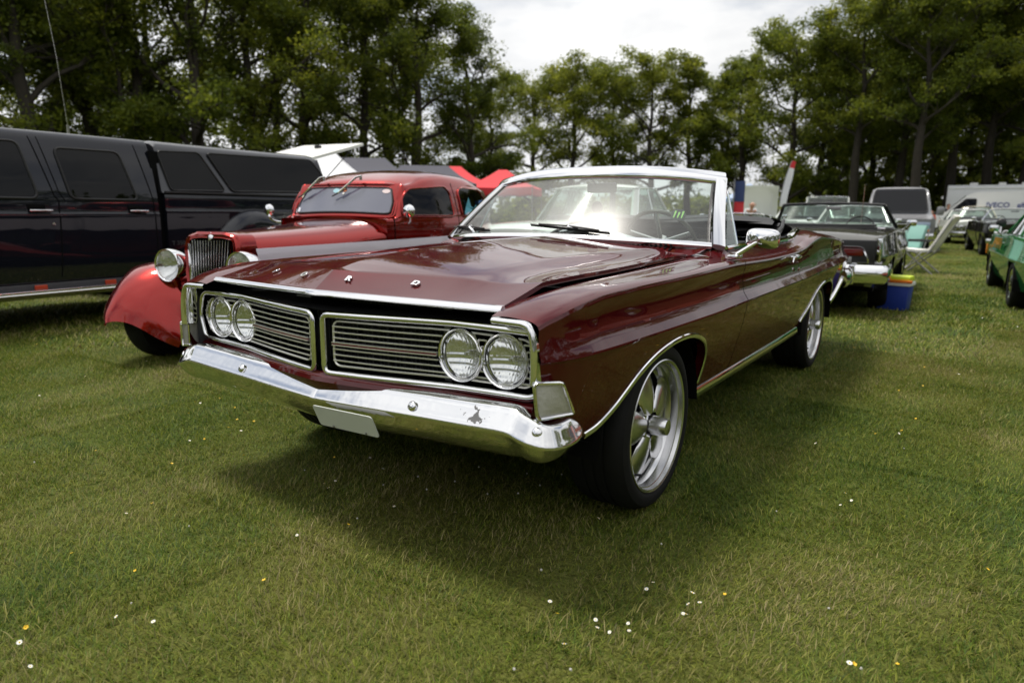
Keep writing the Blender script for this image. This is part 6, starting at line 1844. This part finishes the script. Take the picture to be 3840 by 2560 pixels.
LV = thing('lettered_van', 'white panel van with blue lettering along its side, before the motorhome', 'van', (1.75, 43.6, 0), R(2))
side = [(-2.75, .45), (-2.80, .85), (-2.55, 1.15), (-2.05, 1.30), (-1.20, 2.15), (-.85, 2.33), (2.9, 2.42), (3.0, 2.3), (3.0, .45)]
q = roundpoly([Vector((a, -.98, b)) for a, b in side], .12, 4)
MB().prism(q, (0, 1.96, 0)).build('body', M_VANWHITE, LV, smooth=False)
fs = lambda x, z: (x, -.985, z)
pane('cab_window', fs, [(-1.85, 1.34), (-1.22, 1.98), (-.75, 1.98), (-.75, 1.30)], .012, M_TINT, LV, r=.08, frame='window_seal', fr=.03, fmat=M_TRIMBLK)
MB().prism([(-2.04, -.85, 1.33), (-2.04, .85, 1.33), (-1.24, .80, 2.15), (-1.24, -.80, 2.15)], (-.02, 0, .02)).build('windscreen', M_TINT, LV, smooth=False)
for x in (-1.9, 1.9):
    for y, s in ((-.95, -1), (.95, 1)): MB().lathe([(.0001, -.11), (.2, -.11), (.33, -.1), (.35, 0), (.33, .1), (.2, .11), (.0001, .11)], 24, (x, y * .95, .35), 'y').build('wheel', M_RUBBER, LV)
MB().rbox((-1.05, -1.12, 1.32), (.12, .18, .26), .04).build('door_mirror', M_TRIMBLK, LV)
MB().prism([(1.9, -.995, .9), (2.9, -.995, 2.0), (2.9, -.995, .9)], (0, -.004, 0)).build('ochre_stripe', mat('ochre_print', (.55, .36, .12), .5), LV, smooth=False)
def lettering(txt, parent, size, loc, rot, m, name='lettering', extr=.003):
    cu = bpy.data.curves.new(name, 'FONT'); cu.body = txt; cu.size = size; cu.extrude = extr; cu.offset = size * .02
    tmp = bpy.data.objects.new(name + '_text', cu); COL.objects.link(tmp); bpy.context.view_layer.update()
    me = bpy.data.meshes.new_from_object(tmp.evaluated_get(bpy.context.evaluated_depsgraph_get())); bpy.data.objects.remove(tmp)
    o = link(name, me, parent, m); o.location = loc; o.rotation_euler = rot
    return o
M_LETTER = mat('blue_lettering', (.03, .045, .22), .5)
lettering('IVECO', LV, .36, (-.30, -.99, 1.55), (R(90), 0, 0), M_LETTER); lettering('aife', LV, .36, (1.05, -.99, 1.55), (R(90), R(0), 0), M_LETTER)

# white van with a lifted rear hatch, behind the pickup
WV = thing('white_van', 'white van with its big rear hatch lifted, behind the pickup canopy', 'van', (-9.35, 5.25, 0), R(10))
q = roundpoly([Vector((-.95, a, b)) for a, b in ((-3.6, .4), (-3.7, .95), (-2.9, 1.15), (-2.2, 1.95), (.9, 2.02), (1.0, .4))], .15, 4)
MB().prism(q, (1.9, 0, 0)).build('body', M_VANWHITE, WV, smooth=False)
for s in (1, -1):
    pane('side_window', lambda y, z: (s * .955, y, z), [(-2.3, 1.2), (-1.9, 1.75), (-.9, 1.78), (-.9, 1.2)], .012 * s, M_TINT, WV, r=.08)
    for y in (-2.7, .2): plain_wheel(WV, s * .9, y, s, .34, .2, .2, M_GREYPL)
hp = [(-.80, .95, 2.06), (.80, .95, 2.06), (.80, 2.60, 2.47), (-.80, 2.60, 2.47)]
MB().prism(roundpoly([Vector(p) for p in hp], .05, 3), (0, -.012, .05)).build('hatch', M_WHITE, WV, smooth=False)
MB().rbox((0, 2.1, 2.42), (.12, .10, .08), .02).build('hatch_latch', M_TRIMBLK, WV)
for s in (1, -1): MB().tube([(s * .78, 1.02, 1.5), (s * .76, 2.2, 2.35)], .012, 6).build('gas_strut', M_TRIMBLK, WV)

# ================================================================== canopies, flags, cooler, chairs, people
def canopy(label, x, y, w, d, ze, zp, m, rz=0, ridge=0.0, valance=.25):
    T = thing('canopy_tent', label, 'tent', (x, y, 0), rz, 'canopy tents along the tree line')
    E = [(-w / 2, -d / 2), (w / 2, -d / 2), (w / 2, d / 2), (-w / 2, d / 2)]
    mb = MB(); n = 8
    Rg = [(-ridge / 2, 0), (ridge / 2, 0)]
    for i in range(4):
        a, b = E[i], E[(i + 1) % 4]
        pa = Rg[0] if a[0] < 0 else Rg[1]; pb = Rg[0] if b[0] < 0 else Rg[1]
        P = []
        for t in np.linspace(0, 1, n):
            k = t ** .80
            row = []
            for u in np.linspace(0, 1, n):
                ex, ey = a[0] + (b[0] - a[0]) * u, a[1] + (b[1] - a[1]) * u
                qx, qy = pa[0] + (pb[0] - pa[0]) * u, pa[1] + (pb[1] - pa[1]) * u
                sag = -.10 * math.sin(math.pi * t) - .05 * math.sin(math.pi * u) * (1 - t)
                row.append((ex + (qx - ex) * t, ey + (qy - ey) * t, ze + (zp - ze) * t + sag))
            P.append(row)
        mb.grid(P)
    mb.build('roof_cloth', m, T, angle=20)
    for i in range(4):
        a, b = E[i], E[(i + 1) % 4]
        MB().grid([[(a[0] + (b[0] - a[0]) * u, a[1] + (b[1] - a[1]) * u, ze - .05 * math.sin(math.pi * u)), (a[0] + (b[0] - a[0]) * u, a[1] + (b[1] - a[1]) * u, ze - valance - .03 * math.sin(u * 25))] for u in np.linspace(0, 1, 13)]).build('valance', m, T)
    for a in E: MB().tube([(a[0] * .99, a[1] * .99, 0), (a[0] * .99, a[1] * .99, ze)], .022, 6).build('leg', M_STEEL, T)
    return T
canopy('white canopy tent with a sagging peaked roof, left of the hot rod roof', -17.6, 14.2, 3.0, 3.0, 2.15, 3.25, M_WHITECLOTH, R(38), .5)
canopy('charcoal canopy tent directly right of the white canopy', -19.0, 17.3, 4.5, 3.0, 2.25, 3.2, M_DKCLOTH, R(40), 1.8)
canopy('low dark grey canopy tent above the hot rod roof', -18.3, 20.2, 4.2, 3.0, 2.25, 3.05, M_DKCLOTH, R(42), 2.0)
canopy('small far red canopy tent above the hot rod roof', -21.2, 25.6, 3.4, 3.0, 2.55, 3.4, M_REDCLOTH, R(38), .8)
canopy('nearer bright red canopy tent between hot rod and windscreen', -16.7, 23.7, 3.2, 3.2, 2.2, 3.0, M_REDCLOTH, R(25), .4, .35)
canopy('pale blue canopy tent right of the windscreen pillar', -11.2, 43.2, 2.9, 2.7, 2.1, 3.0, M_BLUECLOTH, R(12), .2)

FF = thing('feather_flag', 'red and white feather flag on a bowed pole before the trees', 'flag', (-9.57, 44.3, 0), R(15))
pl = catmull([(0, 0, 0), (.02, 0, 1.6), (.22, 0, 3.1), (.50, 0, 4.2), (.62, 0, 4.45)], 5)
MB().tube(pl, .025, 6).build('pole', M_STEEL, FF)
P = [[p + Vector((.0, 0, 0)), p + Vector((.40 * (1 - .45 * max(0, (p.z - 3.5) / 1.0)), .03 * math.sin(p.z * 3), -.12))] for p in pl if p.z > 1.5]
k = len(P) * 6 // 10
MB().grid(P[:k + 1]).build('cloth', M_WHITECLOTH, FF); MB().grid(P[k:]).build('cloth', M_REDCLOTH, FF)
VF = thing('banner_flag', 'navy, red and yellow banner hanging beside the windscreen pillar', 'flag', (-3.95, 16.6, 0), R(14))
MB().tube([(0, 0, 0), (0, 0, 2.05)], .02, 6).build('pole', M_STEEL, VF)
for z0, z1, m in ((1.45, 2.0, M_NAVY), (1.15, 1.45, M_REDCLOTH), (.92, 1.15, M_YELLOW), (.45, .92, M_REDCLOTH)):
    MB().grid([[(.02 + x, .05 * math.sin(x * 9 + z0), z) for z in np.linspace(z0, z1, 4)] for x in np.linspace(0, .26, 6)]).build('cloth', m, VF)

CB = thing('cooler_box', 'blue cooler box with white rim and lime lid on the grass', 'cooler', (1.02, 7.12, 0), R(-8))
mb = MB().rbox((0, 0, .155), (.36, .25, .31), .03); 
for i, v in enumerate(mb.v):
    k = .90 + .10 * v[2] / .31; mb.v[i] = (v[0] * k, v[1] * k, v[2])
mb.build('body', M_BLUE, CB); MB().rbox((0, 0, .325), (.385, .275, .05), .015).build('rim', M_WHITE, CB)
MB().rbox((0, 0, .385), (.36, .25, .07), .03).build('lid', M_LIME, CB); MB().rbox((.06, -.13, .357), (.30, .035, .035), .012).build('handle', M_ORANGE, CB)

def frame_chair(name, label, loc, rz, hgt, cloth, recline, cat='folding chair', group=None):
    T = thing(name, label, cat, loc, rz, group)
    for s in (1, -1):
        x = s * .27
        MB().tube([(x, -.30, 0), (x, .26, .46)], .013, 6).build('leg', M_STEEL, T)
        MB().tube([(x, .30, 0), (x, -.26, .46)], .013, 6).build('leg', M_STEEL, T)
        MB().tube([(x, .20, .42), (x, .20 + recline * .5, .42 + hgt * .5), (x, .20 + recline, .42 + hgt)], .013, 6).build('back_frame', M_STEEL, T)
        MB().rbox((x, -.02, .64), (.05, .46, .03), .01).build('armrest', M_TRIMBLK, T)
    sp = [(0, -.26, .45), (0, .0, .43), (0, .20, .44)]
    MB().sweep(sp, [(.035, -.25), (.035, .25), (-.01, .25), (-.01, -.25)], (0, 0, 1)).build('seat', cloth, T)
    bp_ = catmull([(0, .20, .46), (0, .20 + recline * .3, .46 + hgt * .25), (0, .20 + recline * .62, .46 + hgt * .62), (0, .22 + recline, .46 + hgt)], 5)
    MB().sweep(bp_, [(.05, -.20), (.06, -.10), (.06, .10), (.05, .20), (-.01, .21), (-.01, -.21)], (0, -1, .3)).build('backrest', cloth, T)
    return T
frame_chair('reclining_chair', 'white padded reclining chair on thin metal legs beside the bronze convertible', (.80, 13.5, 0), R(-100), .66, mat('white_cushion', (.74, .72, .68), .7), .34)
frame_chair('camp_chair', 'small camp chair with mint cloth back next to the white recliner', (.45, 14.2, 0), R(-40), .45, mat('mint_cloth', (.25, .45, .40), .8), .12)

def person(label, loc, rz, shirt, legs, h=1.76, lean=0.0, bald=True, hair=(.05, .03, .02)):
    """one skinned figure: torso, neck, head, arms and legs in a single surface, clothes as children"""
    T = thing('person', label, 'person', loc, rz)
    k = h / 1.76
    J = {'hip': (0, 0, .95), 'waist': (0, .0 - lean * .10, 1.10), 'chest': (0, -lean * .30, 1.32), 'neck': (0, -lean * .42, 1.50), 'head': (0, -lean * .50 - .02, 1.63), 'top': (0, -lean * .52 - .01, 1.73)}
    for s, n in ((1, 'l'), (-1, 'r')):
        J.update({n + 'sh': (s * .18, -lean * .38, 1.44), n + 'el': (s * .25, -lean * .30 - .05, 1.17), n + 'wr': (s * .22, -lean * .35 - .22, .98), n + 'hd': (s * .20, -lean * .36 - .30, .95),
                  n + 'th': (s * .09, 0, .90), n + 'kn': (s * .11, -.02, .49), n + 'an': (s * .12, .03, .09), n + 'to': (s * .13, -.14, .04)})
    Ed = [('hip', 'waist'), ('waist', 'chest'), ('chest', 'neck'), ('neck', 'head'), ('head', 'top')]
    for n in 'lr': Ed += [('chest', n + 'sh'), (n + 'sh', n + 'el'), (n + 'el', n + 'wr'), (n + 'wr', n + 'hd'), ('hip', n + 'th'), (n + 'th', n + 'kn'), (n + 'kn', n + 'an'), (n + 'an', n + 'to')]
    rad = {'hip': .14, 'waist': .14, 'chest': .155, 'neck': .055, 'head': .098, 'top': .072, 'sh': .072, 'el': .046, 'wr': .034, 'hd': .038, 'th': .098, 'kn': .062, 'an': .042, 'to': .038}
    def skin(names, edges, grow, name, m, parent):
        me = bpy.data.meshes.new(name); idx = {n: i for i, n in enumerate(names)}
        me.from_pydata([tuple(c * k for c in J[n]) for n in names], [(idx[a], idx[b]) for a, b in edges], [])
        tmp = bpy.data.objects.new('tmp', me); COL.objects.link(tmp)
        md = tmp.modifiers.new('s', 'SKIN'); md.use_smooth_shade = True; tmp.modifiers.new('d', 'SUBSURF').levels = 2
        tmp.modifiers['d'].render_levels = 2
        for i, n in enumerate(names):
            r_ = (rad.get(n) or rad[n[1:]]) * grow * k
            v = me.skin_vertices[0].data[i]; v.radius = (r_, r_ * (.78 if n in ('hip', 'waist', 'chest') else 1)); v.use_root = (i == 0)
        bpy.context.view_layer.update()
        out = bpy.data.meshes.new_from_object(tmp.evaluated_get(bpy.context.evaluated_depsgraph_get())); out.name = name
        bpy.data.objects.remove(tmp); out.materials.clear(); out.materials.append(m)
        return link(name, out, parent)
    skin(list(J), Ed, 1.0, 'body', M_SKIN, T)
    up = ['chest', 'waist', 'hip', 'lsh', 'rsh', 'lel', 'rel']; J2 = dict(J)
    skin(up, [('chest', 'waist'), ('waist', 'hip'), ('chest', 'lsh'), ('chest', 'rsh'), ('lsh', 'lel'), ('rsh', 'rel')], 1.10, 'shirt', shirt, T)
    lo = ['hip', 'lth', 'rth', 'lkn', 'rkn', 'lan', 'ran']
    skin(lo, [('hip', 'lth'), ('hip', 'rth'), ('lth', 'lkn'), ('rth', 'rkn'), ('lkn', 'lan'), ('rkn', 'ran')], 1.12, 'trousers', legs, T)
    hx, hy, hz = [c * k for c in J['head']]
    for s in (1, -1):
        MB().lathe([(.0001, -.006), (.010, -.003), (.0001, .004)], 8, (hx + s * .033, hy - .088, hz + .03), 'y').build('eye', M_DARK, T)
        MB().rbox((hx + s * .098, hy + .005, hz + .01), (.02, .04, .06), .008).build('ear', M_SKIN, T)
    MB().rbox((hx, hy - .105, hz - .005), (.026, .035, .045), .01).build('nose', M_SKIN, T)
    if not bald:
        P = [[(hx + .108 * math.sin(a) * math.cos(b), hy + .012 + .112 * math.sin(a) * math.sin(b), hz + .025 + .112 * math.cos(a)) for b in np.linspace(-.6, math.pi + .6, 15)] for a in np.linspace(0.01, 1.75, 8)]
        MB().grid(P).build('hair', mat('dark_hair', hair, .7), T)
    return T
person('bald man in a pale shirt leaning by the white car with open hood', (-4.75, 20.8, 0), R(35), M_SHIRT, M_DENIM, 1.52, lean=.9)
person('person in a dark shirt standing before the white motorhome', (-.4, 46.5, 0), R(60), M_BLKSHIRT, M_DENIM, 1.78, bald=False)
person('person in an orange red top far off by the tree line', (-.75, 39.4, 0), R(10), mat('orange_red_shirt', (.55, .07, .03), .8), M_DENIM, 1.35, bald=False)

# flowers: what the photograph shows in the turf
def fl(kind, x, y, sc, label, cat, group): flower(kind, x, y, .028 + rng.random() * .014, sc, label, cat, group)
FLOWERS = [(0.156, -0.616, 'd'), (0.146, -0.653, 'd'), (0.041, -1.025, 'd'), (1.083, -0.616, 'd'), (1.212, -0.828, 'd'), (1.229, -0.858, 'd'), (1.343, -0.625, 'd'), (1.321, -0.66, 'd'), (1.328, -0.695, 'd'), (1.138, -0.881, 'd'), (1.19, -0.898, 'd'), (1.152, -0.896, 'd'), (-0.315, -0.337, 'd'), (0.32, -0.562, 'd'), (0.374, -0.562, 'd'), (1.182, -0.636, 'd'), (-0.232, -0.673, 'd'), (-0.182, -0.693, 'd'), (-0.232, -0.615, 'd'), (-0.626, -1.278, 'd'), (-0.023, -1.15, 'd'), (-0.055, -1.834, 'd'), (0.077, -1.859, 'd'), (1.748, -0.677, 'd'), (1.191, -0.608, 'd'), (1.307, -0.586, 'd'), (1.553, 0.37, 'd'), (1.584, 0.418, 'd'), (-1.797, -0.272, 'd'), (-1.374, -0.338, 'd'), (-2.38, -0.259, 'd'), (-0.158, -0.41, 'd'), (0.845, -0.302, 'd'), (0.265, 0.168, 'd'), (1.242, 6.671, 'd'), (1.156, 6.875, 'd'), (1.378, 6.603, 'd'), (1.375, 6.08, 'd'), (1.037, 7.371, 'd'), (0.905, 5.358, 'd'), (0.13, -0.87, 'b'), (-0.173, -1.475, 'b'), (-0.969, -0.27, 'b'), (-1.228, -0.31, 'b'), (-1.32, -0.348, 'b'), (-0.434, -0.444, 'b'), (1.386, -0.529, 'b'), (-1.222, -0.464, 'b'), (-1.398, -0.254, 'b'), (-1.51, -0.062, 'b'), (-1.505, -0.139, 'b'), (-1.791, -0.149, 'b'), (-1.974, -0.221, 'b'), (-1.163, -0.634, 'b'), (-0.978, -0.904, 'b'), (-0.444, -1.542, 'b'), (-0.117, -1.796, 'b'), (1.035, -0.915, 'b'), (-0.792, -0.667, 'b'), (-0.695, -0.526, 'b'), (1.954, 3.924, 'b'), (2.097, 4.678, 'b'), (1.771, 3.507, 'b'), (2.167, 3.541, 'b'), (1.421, 5.255, 'b'), (-2.917, -0.654, 'b'), (-1.429, -1.02, 'b'), (-0.616, -1.185, 'b'), (-0.035, -0.531, 'c'), (0.156, -0.477, 'c'), (0.167, -0.144, 'c'), (0.469, -0.279, 'c'), (0.176, -0.322, 'c'), (0.017, -0.377, 'c'), (0.505, -0.171, 'c'), (0.517, -0.017, 'c'), (0.369, -0.35, 'c'), (0.108, -0.807, 'c'), (-0.435, -0.61, 'c'), (0.382, -0.083, 'c'), (-2.39, -0.88, 'd'), (-2.49, -0.03, 'b'), (1.31, 3.86, 'b'), (1.54, 2.52, 'b'), (0.92, 8.75, 'd'), (-1.15, -0.44, 'd'), (1.54, 1.44, 'b'), (-1.65, -0.43, 'b'), (1.62, 3.4, 'b'), (-1.52, -0.23, 'b'), (1.53, 1.44, 'd'), (-4.58, 1.16, 'b'), (0.71, 10.01, 'b'), (-2.68, -0.6, 'd'), (1.65, 1.55, 'b'), (2.24, 6.15, 'd'), (-3.38, 0.89, 'b'), (-7.94, 3.15, 'b'), (1.45, 4.81, 'd'), (-4.56, -0.06, 'b'), (-3.27, -0.5, 'b'), (-3.0, -0.37, 'd'), (-9.02, 1.8, 'b'), (1.94, 6.69, 'd'), (-3.28, 0.73, 'b'), (-4.7, 0.75, 'd'), (1.06, 3.95, 'b'), (-4.08, 1.05, 'b'), (1.42, 4.12, 'd'), (-3.15, 0.12, 'd'), (-4.47, 1.43, 'b'), (-8.79, 3.63, 'b'), (1.64, 1.53, 'd'), (1.94, 1.94, 'd'), (1.66, 2.71, 'b'), (1.69, 1.85, 'b'), (-2.73, -0.75, 'd'), (1.84, 3.29, 'd'), (-1.82, -0.29, 'b'), (-3.27, -0.57, 'b'), (-5.58, 0.68, 'd'), (-9.37, 1.68, 'd'), (-7.77, 2.59, 'b'), (0.6, 8.78, 'b'), (-3.99, 1.21, 'd'), (-0.33, -1.204, 'c'), (1.687, 1.274, 'c'), (1.365, 0.156, 'c'), (0.989, -0.88, 'd'), (1.457, 0.481, 'd'), (1.847, -0.595, 'b'), (2.03, 0.09, 'b'), (0.001, -1.574, 'c'), (1.322, -0.701, 'd'), (1.657, -0.438, 'c'), (0.152, -1.59, 'd'), (0.873, -0.743, 'c'), (-1.202, -0.688, 'd'), (-1.473, -1.257, 'c'), (1.758, -0.676, 'b'), (1.321, 1.082, 'd'), (0.039, -1.634, 'd'), (1.123, -1.026, 'd'), (1.55, 0.494, 'd'), (1.113, -0.356, 'c'), (0.208, -1.279, 'b'), (1.184, -1.098, 'c'), (1.073, -1.184, 'c'), (1.775, -0.681, 'c')]
for x, y, kd in FLOWERS:
    if kd == 'd': fl('daisy', x, y, rng.uniform(.42, .62), 'small white daisy with a yellow eye in the short grass', 'daisy', 'daisies scattered over the lawn')
    elif kd == 'b': fl('buttercup', x, y, rng.uniform(.38, .55), 'small yellow buttercup in the short grass', 'buttercup', 'buttercups scattered over the lawn')
    else: fl('clover', x, y, rng.uniform(.3, .45), 'pale clover head in the shaded short grass', 'clover', 'clover heads scattered over the lawn')
